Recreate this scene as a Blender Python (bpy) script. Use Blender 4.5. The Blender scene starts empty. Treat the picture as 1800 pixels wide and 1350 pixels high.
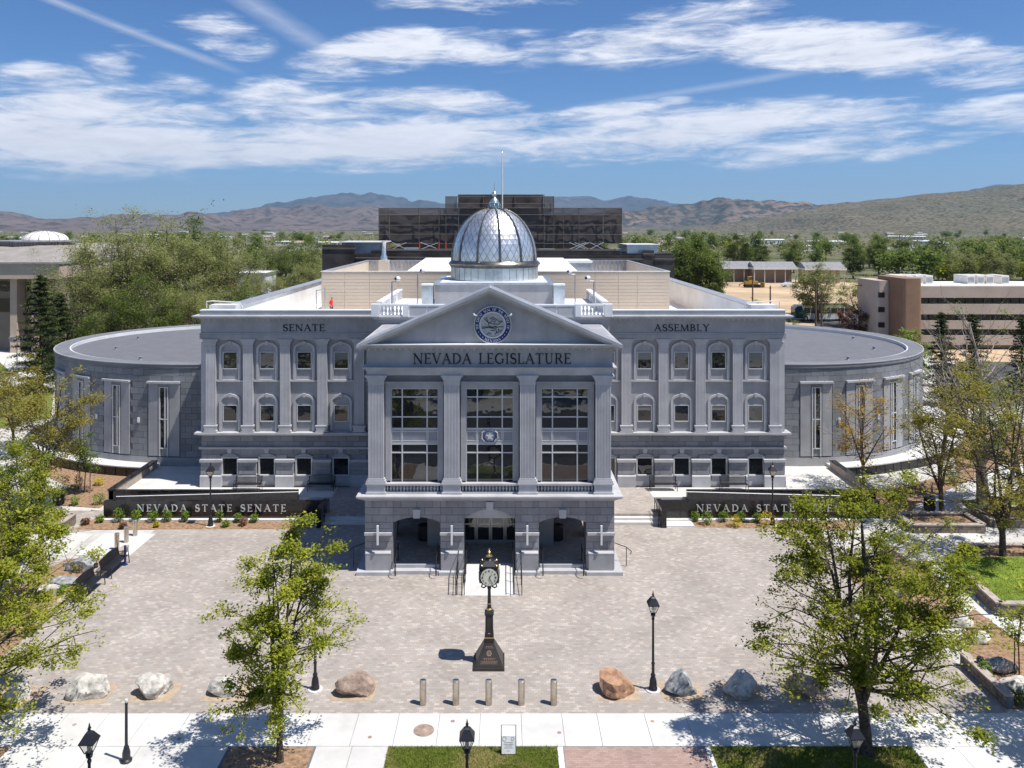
import bpy, bmesh, math, random
import numpy as np
from mathutils import Vector, Matrix, noise as mnoise

# ---------------------------------------------------------------- camera, sky, sun
scene = bpy.context.scene
COL = scene.collection
F, HX, HY, CH = 1450.0, 885.0, 400.0, 18.0      # focal length, vanishing point (photo pixels), camera height in metres
cam_d = bpy.data.cameras.new('camera'); cam = bpy.data.objects.new('camera', cam_d); COL.objects.link(cam)
cam.location = (0, 0, CH); cam.rotation_euler = (math.pi/2, 0, 0)
cam_d.sensor_width = 36; cam_d.lens = F/1800*36
cam_d.shift_x = (900-HX)/1800; cam_d.shift_y = (HY-675)/1800
cam_d.clip_start = 0.5; cam_d.clip_end = 90000
scene.camera = cam
scene.view_settings.view_transform = 'Standard'; scene.view_settings.look = 'None'
scene.view_settings.exposure = 0.30; scene.view_settings.gamma = 1
scene.view_settings.use_curve_mapping = False

SUN = Vector((0.43, -0.19, 1.0)).normalized()   # towards the sun
sun_d = bpy.data.lights.new('sun', 'SUN'); sun_d.energy = 5.0; sun_d.angle = math.radians(0.53); sun_d.color = (1, 0.955, 0.89)
sun = bpy.data.objects.new('sun', sun_d); COL.objects.link(sun)
sun.rotation_euler = SUN.to_track_quat('Z', 'Y').to_euler(); sun.location = (20, -10, 80)

world = bpy.data.worlds.new('World'); scene.world = world; world.use_nodes = True
def world_sky():
    nt = world.node_tree; N = nt.nodes; L = nt.links
    N.clear()
    def nd(t, **k):
        n = N.new(t)
        for a, b in k.items(): setattr(n, a, b)
        return n
    def mth(op, a, b=None, c=None, clamp=False):
        n = nd('ShaderNodeMath', operation=op); n.use_clamp = clamp
        for i, v in enumerate((a, b, c)):
            if v is None: continue
            if isinstance(v, (int, float)): n.inputs[i].default_value = v
            else: L.new(v, n.inputs[i])
        return n.outputs[0]
    sky = nd('ShaderNodeTexSky', sky_type='NISHITA'); sky.sun_disc = False
    sky.sun_elevation = math.asin(SUN.z); sky.sun_rotation = math.atan2(SUN.x, SUN.y)
    sky.altitude = 1400; sky.air_density = 1.0; sky.dust_density = 0.9; sky.ozone_density = 3.0
    bg = nd('ShaderNodeBackground'); bg.inputs[1].default_value = 0.08
    hs = nd('ShaderNodeHueSaturation'); hs.inputs['Saturation'].default_value = 1.14
    mu = nd('ShaderNodeMix'); mu.data_type = 'RGBA'; mu.blend_type = 'MULTIPLY'; mu.inputs[0].default_value = 1; mu.inputs[7].default_value = (0.72, 0.94, 1.17, 1)
    L.new(sky.outputs[0], hs.inputs['Color']); L.new(hs.outputs[0], mu.inputs[6]); L.new(mu.outputs[2], bg.inputs[0])
    tc = nd('ShaderNodeTexCoord'); sp = nd('ShaderNodeSeparateXYZ'); L.new(tc.outputs['Generated'], sp.inputs[0])
    X, Y, Z = sp.outputs
    zc = mth('MAXIMUM', Z, 0.004)
    u = mth('DIVIDE', X, mth('ADD', zc, 0.05)); v = mth('DIVIDE', Y, mth('ADD', zc, 0.05))       # a cloud deck seen in perspective
    cu = nd('ShaderNodeCombineXYZ'); L.new(u, cu.inputs[0]); L.new(v, cu.inputs[1])
    az = mth('ARCTAN2', X, Y); el = mth('ARCSINE', Z)
    ca = nd('ShaderNodeCombineXYZ'); L.new(mth('MULTIPLY_ADD', el, -.35, mth('MULTIPLY', az, .85)), ca.inputs[0]); L.new(mth('MULTIPLY', el, 4.4), ca.inputs[1])
    def noise(vec, scale, detail, rough, dist=0.0, off=0.0):
        n = nd('ShaderNodeTexNoise'); n.noise_dimensions = '3D'
        n.inputs['Scale'].default_value = scale; n.inputs['Detail'].default_value = detail
        n.inputs['Roughness'].default_value = rough; n.inputs['Distortion'].default_value = dist
        mo = nd('ShaderNodeVectorMath', operation='ADD'); mo.inputs[1].default_value = (off, off*.37, off*1.7); L.new(vec, mo.inputs[0])
        L.new(mo.outputs[0], n.inputs['Vector']); return n.outputs['Fac']
    n_big = noise(ca.outputs[0], 4.2, 4, 0.55, 0.5, 3.1)
    n_fine = noise(ca.outputs[0], 17, 7, 0.66, 0.4, 7.7)
    n_deck = noise(cu.outputs[0], 0.55, 4, 0.6, 0.4, 1.3)
    # cloud banks: (azimuth, elevation, half width, half height, amount, tilt); the same sort of cloud goes on all round
    pxb = [(150,235,360,62,1.2,0), (620,240,360,52,1.2,.02), (520,172,120,30,.8,0), (1010,250,260,36,.95,0), (1330,212,330,30,1.0,0), (1420,250,330,34,.85,.03), (1740,205,170,28,.9,0),
           (1190,50,190,46,1.0,.10), (1470,85,230,38,1.0,-.14), (1730,118,130,28,.9,-.08), (660,95,130,36,.95,.22), (860,80,120,36,.6,0), (850,8,150,24,.75,0),
           (392,66,80,32,.75,-.1), (228,68,50,24,.6,0), (85,135,85,22,.65,0), (188,115,45,24,.55,0), (770,188,150,28,.95,0), (1085,195,100,13,.8,.06), (325,148,55,18,.4,0), (1185,177,30,10,.6,0), (1290,12,60,14,.45,0), (60,175,160,20,.5,0)]
    banks = []
    for bx, by, bw, bh, am, ti in pxb:
        a_ = math.atan((bx-HX)/F); banks.append((a_, math.atan((HY-by)/F*math.cos(a_)), bw/F*math.cos(a_)**2, bh/F, am, ti))
    tot = None; tilted = {}
    def vm(op, *ins):
        n = nd('ShaderNodeVectorMath', operation=op)
        for i, v in enumerate(ins):
            if isinstance(v, tuple): n.inputs[i].default_value = v
            else: L.new(v, n.inputs[i])
        return n
    for a0, e0, wa, we, amt, tilt in banks:
        if tilt not in tilted:
            c_ = nd('ShaderNodeCombineXYZ'); L.new(az, c_.inputs[0]); L.new(mth('MULTIPLY_ADD', az, -tilt, el) if tilt else el, c_.inputs[1]); tilted[tilt] = c_.outputs[0]
        q = vm('MULTIPLY_ADD', tilted[tilt], (1/wa, 1/we, 0), (-a0/wa, -(e0-tilt*a0)/we, 0)).outputs[0]
        g = mth('MULTIPLY_ADD', vm('DOT_PRODUCT', q, q).outputs['Value'], -0.62*amt, 1.25*amt)
        tot = mth('MAXIMUM', g, 0.0) if tot is None else mth('MAXIMUM', tot, g)
    # elsewhere round the horizon the deck noise gives the same broken cloud
    away = mth('MULTIPLY', mth('SUBTRACT', mth('ABSOLUTE', az), 0.72), 5.0, clamp=True)
    cover = mth('MAXIMUM', tot, mth('MULTIPLY', away, mth('MULTIPLY', mth('SUBTRACT', n_deck, 0.45), 4.0, clamp=True)))
    hi = mth('MULTIPLY', mth('SUBTRACT', el, 0.31), 12.0, clamp=True)
    cover = mth('MAXIMUM', cover, mth('MULTIPLY', hi, mth('MULTIPLY', mth('SUBTRACT', n_deck, 0.47), 4.0, clamp=True)))
    mixn = mth('ADD', mth('MULTIPLY', n_big, 0.55), mth('MULTIPLY', n_fine, 0.45))
    dens = mth('ADD', mth('MULTIPLY', cover, 0.50), mth('MULTIPLY', mth('SUBTRACT', mixn, 0.5), 3.3))
    mr = nd('ShaderNodeMapRange'); mr.interpolation_type = 'SMOOTHSTEP'
    mr.inputs[1].default_value = 0.10; mr.inputs[2].default_value = 0.80; L.new(dens, mr.inputs[0])
    gate = mth('MULTIPLY', cover, 2.2, clamp=True)
    mask = mth('MULTIPLY', mr.outputs[0], gate)
    # contrails and thin veils
    def streak(a1, e1, a2, e2, w, amt):
        dx, dy = a2-a1, e2-e1; ln = math.hypot(dx, dy)
        t = mth('DIVIDE', mth('ADD', mth('MULTIPLY', mth('SUBTRACT', az, a1), dx), mth('MULTIPLY', mth('SUBTRACT', el, e1), dy)), ln*ln)
        dd = mth('ABSOLUTE', mth('DIVIDE', mth('SUBTRACT', mth('MULTIPLY', mth('SUBTRACT', az, a1), dy), mth('MULTIPLY', mth('SUBTRACT', el, e1), dx)), ln))
        s = mth('SUBTRACT', 1.0, mth('DIVIDE', dd, w), clamp=True)
        ends = mth('MULTIPLY', mth('MULTIPLY', t, 6.0, clamp=True), mth('MULTIPLY', mth('SUBTRACT', 1.0, t), 6.0, clamp=True))
        return mth('MULTIPLY', mth('MULTIPLY', s, ends), mth('MULTIPLY', mth('ADD', n_fine, 0.3), amt))
    st = [streak(-0.58, 0.262, -0.30, 0.175, 0.006, 0.5), streak(-0.36, 0.29, -0.18, 0.19, 0.016, 0.36), streak(0.06, 0.140, 0.42, 0.185, 0.006, 0.3)]
    for s in st: mask = mth('MAXIMUM', mask, s)
    mask = mth('MULTIPLY', mask, mth('MULTIPLY', mth('SUBTRACT', el, 0.035), 30.0, clamp=True), clamp=True)
    cb = nd('ShaderNodeBackground'); cb.inputs[0].default_value = (0.93, 0.945, 1.0, 1)
    cs = mth('ADD', 0.60, mth('MULTIPLY', n_fine, 0.5)); L.new(cs, cb.inputs[1])
    mx = nd('ShaderNodeMixShader'); L.new(mth('MULTIPLY', mask, 0.93), mx.inputs[0]); L.new(bg.outputs[0], mx.inputs[1]); L.new(cb.outputs[0], mx.inputs[2])
    out = nd('ShaderNodeOutputWorld'); L.new(mx.outputs[0], out.inputs[0])
world_sky()
world.cycles.sampling_method = 'MANUAL'; world.cycles.sample_map_resolution = 256

# ---------------------------------------------------------------- helpers
R = math.radians
rnd = random.Random(11)
def G(px, py, z=0.0):
    """photo pixel of a point at height z -> world x, y"""
    D = F*(CH-z)/(py-HY); return ((px-HX)*D/F, D)
def XD(px, D): return (px-HX)*D/F
def ZD(py, D): return CH-(py-HY)*D/F

class MB:
    def __init__(s): s.v = []; s.f = []; s.m = []; s.mi = 0
    def add(s, vs, fs):
        o = len(s.v); s.v += [tuple(p) for p in vs]
        for f in fs: s.f.append(tuple(i+o for i in f)); s.m.append(s.mi)
        return s
    def box(s, x0, x1, y0, y1, z0, z1):
        return s.add([(x0,y0,z0),(x1,y0,z0),(x1,y1,z0),(x0,y1,z0),(x0,y0,z1),(x1,y0,z1),(x1,y1,z1),(x0,y1,z1)],
                     [(0,3,2,1),(4,5,6,7),(0,1,5,4),(1,2,6,5),(2,3,7,6),(3,0,4,7)])
    def cbox(s, x, y, z, w, d, h): return s.box(x-w/2, x+w/2, y-d/2, y+d/2, z, z+h)
    def frustum(s, x, y, z0, z1, w0, d0, w1, d1):
        vs = []
        for z, w, d in ((z0,w0,d0),(z1,w1,d1)):
            vs += [(x-w/2,y-d/2,z),(x+w/2,y-d/2,z),(x+w/2,y+d/2,z),(x-w/2,y+d/2,z)]
        return s.add(vs, [(0,3,2,1),(4,5,6,7),(0,1,5,4),(1,2,6,5),(2,3,7,6),(3,0,4,7)])
    def prism_z(s, poly, z0, z1):
        n = len(poly)
        a = sum(poly[i][0]*poly[(i+1)%n][1]-poly[(i+1)%n][0]*poly[i][1] for i in range(n))
        if a < 0: poly = poly[::-1]
        return s.add([(p[0],p[1],z0) for p in poly]+[(p[0],p[1],z1) for p in poly],
            [tuple(range(n-1,-1,-1)), tuple(range(n,2*n))]+[(i,(i+1)%n,n+(i+1)%n,n+i) for i in range(n)])
    def prism_y(s, poly, y0, y1):   # poly in (x, z), extruded along y
        n = len(poly)
        a = sum(poly[i][0]*poly[(i+1)%n][1]-poly[(i+1)%n][0]*poly[i][1] for i in range(n))
        if a < 0: poly = poly[::-1]
        return s.add([(p[0],y0,p[1]) for p in poly]+[(p[0],y1,p[1]) for p in poly],
            [tuple(range(n)), tuple(range(2*n-1,n-1,-1))]+[(i,n+i,n+(i+1)%n,(i+1)%n) for i in range(n)])
    def prism_x(s, poly, x0, x1):   # poly in (y, z)
        n = len(poly)
        a = sum(poly[i][0]*poly[(i+1)%n][1]-poly[(i+1)%n][0]*poly[i][1] for i in range(n))
        if a < 0: poly = poly[::-1]
        return s.add([(x0,p[0],p[1]) for p in poly]+[(x1,p[0],p[1]) for p in poly],
            [tuple(range(n-1,-1,-1)), tuple(range(n,2*n))]+[(i,(i+1)%n,n+(i+1)%n,n+i) for i in range(n)])
    def lathe(s, prof, x=0, y=0, n=16, a0=0.0, sx=1.0, sy=1.0):
        vs = []; fs = []
        for r, z in prof:
            for k in range(n):
                a = a0+2*math.pi*k/n; vs.append((x+r*sx*math.cos(a), y+r*sy*math.sin(a), z))
        for i in range(len(prof)-1):
            for k in range(n):
                k2 = (k+1)%n; fs.append((i*n+k, i*n+k2, (i+1)*n+k2, (i+1)*n+k))
        fs.append(tuple(range(n-1,-1,-1))); fs.append(tuple(range((len(prof)-1)*n, len(prof)*n)))
        return s.add(vs, fs)
    def tube(s, pts, r, n=6):
        pts = [Vector(p) for p in pts]; rs = r if isinstance(r, (list, tuple)) else [r]*len(pts)
        vs = []; fs = []; up = None
        for i, p in enumerate(pts):
            t = (pts[min(i+1,len(pts)-1)]-pts[max(i-1,0)])
            if t.length < 1e-9: t = Vector((0,0,1))
            t.normalize()
            if up is None: up = t.orthogonal().normalized()
            b = (up-t*up.dot(t))
            if b.length < 1e-6: b = t.orthogonal()
            b.normalize(); up = b; c = t.cross(b)
            for k in range(n):
                a = 2*math.pi*k/n; vs.append(tuple(p+(b*math.cos(a)+c*math.sin(a))*rs[i]))
        for i in range(len(pts)-1):
            for k in range(n):
                k2 = (k+1)%n; fs.append((i*n+k, i*n+k2, (i+1)*n+k2, (i+1)*n+k))
        fs.append(tuple(range(n-1,-1,-1))); fs.append(tuple(range((len(pts)-1)*n, len(pts)*n)))
        return s.add(vs, fs)
    def disc_y(s, x, z, r, y0, y1, n=32):
        return s.prism_y([(x+r*math.cos(2*math.pi*k/n), z+r*math.sin(2*math.pi*k/n)) for k in range(n)], y0, y1)
    def mesh(s, name, off=(0,0,0)):
        me = bpy.data.meshes.new(name)
        ox, oy, oz = off
        me.from_pydata([(a-ox,b-oy,c-oz) for a,b,c in s.v], [], s.f)
        if any(s.m): me.polygons.foreach_set('material_index', s.m)
        return me
    def build(s, name, mat, parent=None, smooth=None, world=True):
        off = tuple(parent['_o']) if (parent is not None and world and '_o' in parent) else (0,0,0)
        me = s.mesh(name, off)
        for m in (mat if isinstance(mat, (list, tuple)) else [mat]): me.materials.append(M[m])
        if smooth is not None:
            me.polygons.foreach_set('use_smooth', [True]*len(me.polygons)); me.set_sharp_from_angle(angle=R(smooth))
        return link(name, me, parent)
def link(name, me, parent=None):
    o = bpy.data.objects.new(name, me); COL.objects.link(o)
    if parent is not None:
        o.parent = parent
        if '_o' in parent: o['_o'] = list(parent['_o'])
    return o
def thing(name, label, cat, loc=(0,0,0), group=None, rz=0.0):
    o = bpy.data.objects.new(name, None); COL.objects.link(o); o.empty_display_size = 0.3
    o.location = loc; o.rotation_euler = (0,0,rz); o['_o'] = list(loc)
    return tag(o, label, cat, group)
def tag(o, label, cat, group=None):
    o['label'] = label; o['category'] = cat
    if group: o['group'] = group
    return o
def struct(o): o['kind'] = 'structure'; return o
def stuff(o): o['kind'] = 'stuff'; return o
def local(o): o['_o'] = [0,0,0]; return o       # parts of this thing are built round its own origin
def dup(root, loc, rz=0.0, label=None, scale=None):
    r = root.copy(); COL.objects.link(r); r.location = loc; r.rotation_euler = (0,0,rz)
    if label: r['label'] = label
    if scale is not None: r.scale = (scale,)*3 if isinstance(scale, (int, float)) else scale
    def rec(a, b):
        for ch in a.children:
            c = ch.copy(); COL.objects.link(c); c.parent = b; rec(ch, c)
    rec(root, r); return r
def sheet(name, poly, z, mat):
    return struct(MB().add([(p[0],p[1],z) for p in ccw(poly)], [tuple(range(len(poly)))]).build(name, mat))
def ccw(poly):
    n = len(poly); a = sum(poly[i][0]*poly[(i+1)%n][1]-poly[(i+1)%n][0]*poly[i][1] for i in range(n))
    return poly if a > 0 else poly[::-1]
def PX(lst, z=0.0): return [G(a, b, z) for a, b in lst]

# ---------------------------------------------------------------- materials
M = {}
def new_mat(name):
    m = bpy.data.materials.new(name); m.use_nodes = True; M[name] = m
    return m, m.node_tree, m.node_tree.nodes['Principled BSDF']
def simple(name, col, rough=0.6, metal=0.0, var=0.12, scale=1.5, bump=0.0, bscale=30, spec=0.35, rand=0.0, island=0.0, col2=None, streak=0.0, trans=0.0, detail=6, lo=0.34, hi=0.68):
    """colour varied by world-space noise, by object and by mesh island"""
    m, nt, b = new_mat(name); N = nt.nodes; L = nt.links
    geo = N.new('ShaderNodeNewGeometry')
    no = N.new('ShaderNodeTexNoise'); no.inputs['Scale'].default_value = scale; no.inputs['Detail'].default_value = detail; no.inputs['Roughness'].default_value = 0.62
    L.new(geo.outputs['Position'], no.inputs['Vector'])
    ramp = N.new('ShaderNodeMix'); ramp.data_type = 'RGBA'
    c2 = col2 or tuple(max(0, c*(1-2.4*var)) for c in col)
    c1 = col if col2 else tuple(min(1, c*(1+1.3*var)) for c in col)
    ramp.inputs[6].default_value = (*c1, 1); ramp.inputs[7].default_value = (*c2, 1)
    mr = N.new('ShaderNodeMapRange'); mr.inputs[1].default_value = lo; mr.inputs[2].default_value = hi
    L.new(no.outputs['Fac'], mr.inputs[0]); L.new(mr.outputs[0], ramp.inputs[0])
    out = ramp.outputs[2]
    def bright(val, amt, src):
        hs = N.new('ShaderNodeHueSaturation'); ma = N.new('ShaderNodeMapRange')
        ma.inputs[3].default_value = 1-amt; ma.inputs[4].default_value = 1+amt
        L.new(val, ma.inputs[0]); L.new(ma.outputs[0], hs.inputs['Value']); L.new(src, hs.inputs['Color']); return hs.outputs[0]
    if rand:
        oi = N.new('ShaderNodeObjectInfo'); out = bright(oi.outputs['Random'], rand, out)
    if island: out = bright(geo.outputs['Random Per Island'], island, out)
    if streak:
        mp = N.new('ShaderNodeMapping'); mp.inputs['Scale'].default_value = (3.2, 3.2, 0.22); L.new(geo.outputs['Position'], mp.inputs[0])
        n2 = N.new('ShaderNodeTexNoise'); n2.inputs['Scale'].default_value = 1.0; n2.inputs['Detail'].default_value = 5; L.new(mp.outputs[0], n2.inputs['Vector'])
        out = bright(n2.outputs['Fac'], streak, out)
    L.new(out, b.inputs['Base Color'])
    b.inputs['Roughness'].default_value = rough; b.inputs['Metallic'].default_value = metal
    b.inputs['Specular IOR Level'].default_value = spec
    if bump:
        n3 = N.new('ShaderNodeTexNoise'); n3.inputs['Scale'].default_value = bscale; n3.inputs['Detail'].default_value = 5; L.new(geo.outputs['Position'], n3.inputs['Vector'])
        bp = N.new('ShaderNodeBump'); bp.inputs['Strength'].default_value = bump; bp.inputs['Distance'].default_value = 0.05
        L.new(n3.outputs['Fac'], bp.inputs['Height']); L.new(bp.outputs[0], b.inputs['Normal'])
    return m
def leafmat(name, c1, c2, trans=0.35, rand=0.15):
    m, nt, b = new_mat(name); N = nt.nodes; L = nt.links
    geo = N.new('ShaderNodeNewGeometry'); no = N.new('ShaderNodeTexNoise'); no.inputs['Scale'].default_value = 0.9; no.inputs['Detail'].default_value = 3
    L.new(geo.outputs['Position'], no.inputs['Vector'])
    ad = N.new('ShaderNodeMath'); ad.operation = 'ADD'; ml = N.new('ShaderNodeMath'); ml.operation = 'MULTIPLY'; ml.inputs[1].default_value = 0.55
    L.new(geo.outputs['Random Per Island'], ml.inputs[0]); L.new(ml.outputs[0], ad.inputs[0]); L.new(no.outputs['Fac'], ad.inputs[1])
    mr = N.new('ShaderNodeMapRange'); mr.inputs[1].default_value = 0.45; mr.inputs[2].default_value = 1.1; L.new(ad.outputs[0], mr.inputs[0])
    mx = N.new('ShaderNodeMix'); mx.data_type = 'RGBA'; mx.inputs[6].default_value = (*c1,1); mx.inputs[7].default_value = (*c2,1); L.new(mr.outputs[0], mx.inputs[0])
    oi = N.new('ShaderNodeObjectInfo'); ma = N.new('ShaderNodeMapRange'); ma.inputs[3].default_value = 1-rand; ma.inputs[4].default_value = 1+rand
    hs = N.new('ShaderNodeHueSaturation'); L.new(oi.outputs['Random'], ma.inputs[0]); L.new(ma.outputs[0], hs.inputs['Value']); L.new(mx.outputs[2], hs.inputs['Color'])
    L.new(hs.outputs[0], b.inputs['Base Color']); b.inputs['Roughness'].default_value = 0.7; b.inputs['Specular IOR Level'].default_value = 0.08
    tr = N.new('ShaderNodeBsdfTranslucent'); L.new(hs.outputs[0], tr.inputs[0])
    ms = N.new('ShaderNodeMixShader'); ms.inputs[0].default_value = trans
    L.new(b.outputs[0], ms.inputs[1]); L.new(tr.outputs[0], ms.inputs[2]); L.new(ms.outputs[0], N['Material Output'].inputs['Surface'])
    return m
def paver(name, cols, bw, bh, mortar, seedscale=1.0):
    """small concrete pavers, too small in the picture to pick apart: colour per paver from a brick grid in world space"""
    m, nt, b = new_mat(name); N = nt.nodes; L = nt.links
    geo = N.new('ShaderNodeNewGeometry'); br = N.new('ShaderNodeTexBrick'); br.offset = 0.5
    br.inputs['Scale'].default_value = 1.0; br.inputs['Brick Width'].default_value = bw; br.inputs['Row Height'].default_value = bh
    br.inputs['Mortar Size'].default_value = 0.006; br.inputs['Mortar Smooth'].default_value = 0.2; br.inputs['Bias'].default_value = 0
    br.inputs['Color1'].default_value = (0,0,0,1); br.inputs['Color2'].default_value = (1,1,1,1); br.inputs['Mortar'].default_value = (0.5,0.5,0.5,1)
    L.new(geo.outputs['Position'], br.inputs['Vector'])
    rp = N.new('ShaderNodeValToRGB'); e = rp.color_ramp.elements
    rp.color_ramp.interpolation = 'LINEAR'
    e[0].position = 0; e[0].color = (*cols[0],1); e[1].position = 1; e[1].color = (*cols[-1],1)
    for i, c in enumerate(cols[1:-1]):
        k = e.new((i+1)/(len(cols)-1)); k.color = (*c,1)
    L.new(br.outputs['Color'], rp.inputs[0])
    no = N.new('ShaderNodeTexNoise'); no.inputs['Scale'].default_value = 0.35; no.inputs['Detail'].default_value = 6; no.inputs['Roughness'].default_value = .65; L.new(geo.outputs['Position'], no.inputs['Vector'])
    ma = N.new('ShaderNodeMapRange'); ma.inputs[1].default_value = .3; ma.inputs[2].default_value = .7; ma.inputs[3].default_value = 0.80; ma.inputs[4].default_value = 1.14; L.new(no.outputs['Fac'], ma.inputs[0])
    hs = N.new('ShaderNodeHueSaturation'); L.new(ma.outputs[0], hs.inputs['Value']); L.new(rp.outputs[0], hs.inputs['Color'])
    mx = N.new('ShaderNodeMix'); mx.data_type = 'RGBA'; L.new(br.outputs['Fac'], mx.inputs[0]); L.new(hs.outputs[0], mx.inputs[6]); mx.inputs[7].default_value = (*mortar,1)
    L.new(mx.outputs[2], b.inputs['Base Color']); b.inputs['Roughness'].default_value = 0.85; b.inputs['Specular IOR Level'].default_value = 0.2
    return m

simple('stone', (0.35,0.35,0.362), 0.8, var=0.07, scale=0.7, streak=0.13, bump=0.08, bscale=14, spec=0.2)
simple('stone_trim', (0.455,0.455,0.47), 0.75, var=0.06, scale=0.9, streak=0.11, spec=0.2)
simple('stone_block', (0.29,0.288,0.30), 0.82, var=0.06, scale=1.5, rand=0.13, streak=0.12, bump=0.15, bscale=12, spec=0.2)
simple('block_field', (0.265,0.265,0.28), 0.82, var=0.06, scale=0.6, island=0.16, streak=0.12, bump=0.15, bscale=12, spec=0.2)
simple('rotunda_block', (0.215,0.225,0.24), 0.8, var=0.06, scale=0.4, rand=0.17, streak=0.13, bump=0.15, bscale=12, spec=0.2)
simple('rotunda_field', (0.215,0.225,0.24), 0.8, var=0.06, scale=0.4, island=0.17, streak=0.13, bump=0.15, bscale=12, spec=0.2)
simple('parapet_cap', (0.185,0.19,0.205), .7, var=.08, scale=.5)
simple('joint', (0.15,0.155,0.17), 0.9, var=0.05)
simple('letter_black', (0.012,0.014,0.022), 0.4, var=0.02)
simple('letter_silver', (0.72,0.73,0.75), 0.35, metal=0.35, var=0.03)
simple('metal_roof', (0.50,0.50,0.52), 0.38, metal=0.55, var=0.08, scale=0.8)
simple('dome_metal', (0.80,0.79,0.77), 0.36, metal=0.85, var=0.07, scale=1.2, rand=0.13)
simple('dome_rib', (0.20,0.19,0.175), 0.33, metal=0.85, var=0.2, scale=2.5)
simple('drum_metal', (0.62,0.66,0.70), 0.32, metal=0.8, var=0.1, scale=1.5, rand=0.05)
simple('finial_metal', (0.45,0.53,0.56), 0.35, metal=0.8, var=0.1)
simple('roof_membrane', (0.46,0.445,0.42), 0.75, var=0.1, scale=0.3, col2=(0.315,0.32,0.34), lo=.38, hi=.52)
def membrane():
    m = M['roof_membrane']; nt = m.node_tree; n = [k for k in nt.nodes if k.type == 'TEX_NOISE'][0]; mp = nt.nodes.new('ShaderNodeMapping'); mp.inputs['Scale'].default_value = (.55, 1.6, 1)
    g = [k for k in nt.nodes if k.type == 'NEW_GEOMETRY'][0]; nt.links.new(g.outputs['Position'], mp.inputs[0]); nt.links.new(mp.outputs[0], n.inputs['Vector'])
membrane()
simple('membrane_seam', (0.42,0.42,0.43), .7, var=.05)
simple('white_roof', (0.80,0.80,0.79), 0.7, var=0.05, scale=0.4)
simple('white_metal', (0.74,0.75,0.76), 0.45, var=0.04)
simple('beige_panel', (0.63,0.52,0.405), 0.6, var=0.03, scale=0.3, rand=0.015)
simple('corrugated', (0.36,0.37,0.40), 0.5, metal=0.3, var=0.1)
simple('frame_light', (0.56,0.57,0.575), 0.45, var=0.03)
simple('frame_steel', (0.42,0.43,0.44), 0.35, metal=0.6, var=0.03)
simple('black_metal', (0.018,0.018,0.024), 0.42, var=0.1, spec=0.5)
simple('dark_bronze', (0.055,0.048,0.042), 0.42, metal=0.3, var=0.15, spec=0.5)
simple('gold', (0.72,0.56,0.24), 0.3, metal=0.9, var=0.05)
simple('copper_mark', (0.55,0.36,0.27), 0.5, metal=0.3, var=0.05)
simple('steel_brushed', (0.53,0.47,0.39), 0.34, metal=0.9, var=0.08, scale=6)
simple('dial', (0.74,0.72,0.58), 0.7, var=0.02)
simple('seal_blue', (0.018,0.03,0.16), 0.4, var=0.05)
simple('seal_grey', (0.42,0.43,0.43), 0.6, var=0.08, scale=9)
simple('granite', (0.014,0.013,0.016), 0.14, var=0.4, scale=6, spec=0.6)
simple('concrete', (0.60,0.59,0.565), 0.85, var=0.055, scale=0.8, rand=0.05, spec=0.2)
simple('concrete_old', (0.52,0.50,0.47), 0.88, var=0.08, scale=1.2, rand=0.04, spec=0.2)
simple('concrete_edge', (0.64,0.63,0.61), 0.85, var=0.04, scale=1.2, spec=0.2)
simple('asphalt', (0.075,0.076,0.08), 0.9, var=0.15, scale=1.0, bump=0.1, bscale=40)
simple('paint_white', (0.8,0.8,0.78), 0.7, var=0.06)
simple('mulch', (0.33,0.215,0.135), 0.95, var=0.24, scale=5, bump=0.5, bscale=22, spec=0.1, detail=10)
simple('pit_dirt', (0.43,0.34,0.25), 0.95, var=0.1, scale=5, bump=0.3, bscale=22, spec=0.1)
simple('dirt_lot', (0.52,0.385,0.25), 0.95, var=0.16, scale=0.05, spec=0.1)
simple('turf', (0.30,0.245,0.10), 0.9, var=0.3, scale=0.7, col2=(0.13,0.165,0.035), spec=0.1, lo=.33, hi=.50)
simple('turf_green', (0.19,0.26,0.04), 0.9, var=0.2, scale=1.2, spec=0.1)
simple('blade_green', (0.21,0.28,0.045), 0.8, var=0.2, scale=1.2, island=.25, spec=0.1)
simple('blind', (0.20,0.195,0.185), .35, var=.04, spec=.6, rand=.25)
simple('spandrel', (0.27,0.275,0.32), 0.4, metal=.2, var=0.05)
simple('grass_blade', (0.34,0.30,0.11), 0.8, var=0.3, scale=0.7, col2=(0.17,0.215,0.035), island=0.3, spec=0.1, lo=.33, hi=.50)
simple('wall_stone', (0.235,0.19,0.155), 0.9, var=0.15, scale=3, rand=0.16, bump=0.3, bscale=20, spec=0.15)
simple('wall_cap', (0.42,0.36,0.31), 0.9, var=0.1, scale=3, rand=0.06, spec=0.15)
simple('bark', (0.10,0.078,0.062), 0.95, var=0.3, scale=9, bump=0.5, bscale=25, spec=0.1)
simple('bark_pale', (0.36,0.31,0.26), 0.95, var=0.3, scale=4, bump=0.3, bscale=20, spec=0.1)
simple('bark_grey', (0.17,0.145,0.12), 0.95, var=0.3, scale=5, spec=0.1)
leafmat('leaf_maple', (0.145,0.19,0.02), (0.47,0.475,0.06), trans=0.45)
leafmat('leaf_deep', (0.08,0.125,0.026), (0.21,0.26,0.06), trans=0.4)
leafmat('leaf_olive', (0.20,0.225,0.07), (0.38,0.39,0.155), trans=0.45)
leafmat('leaf_orange', (0.36,0.20,0.04), (0.44,0.33,0.07))
leafmat('leaf_tan', (0.27,0.205,0.055), (0.31,0.31,0.06), trans=.4)
leafmat('leaf_lime', (0.22,0.27,0.03), (0.34,0.35,0.03))
leafmat('leaf_wood', (0.12,0.145,0.055), (0.28,0.27,0.12), trans=.3)
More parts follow.
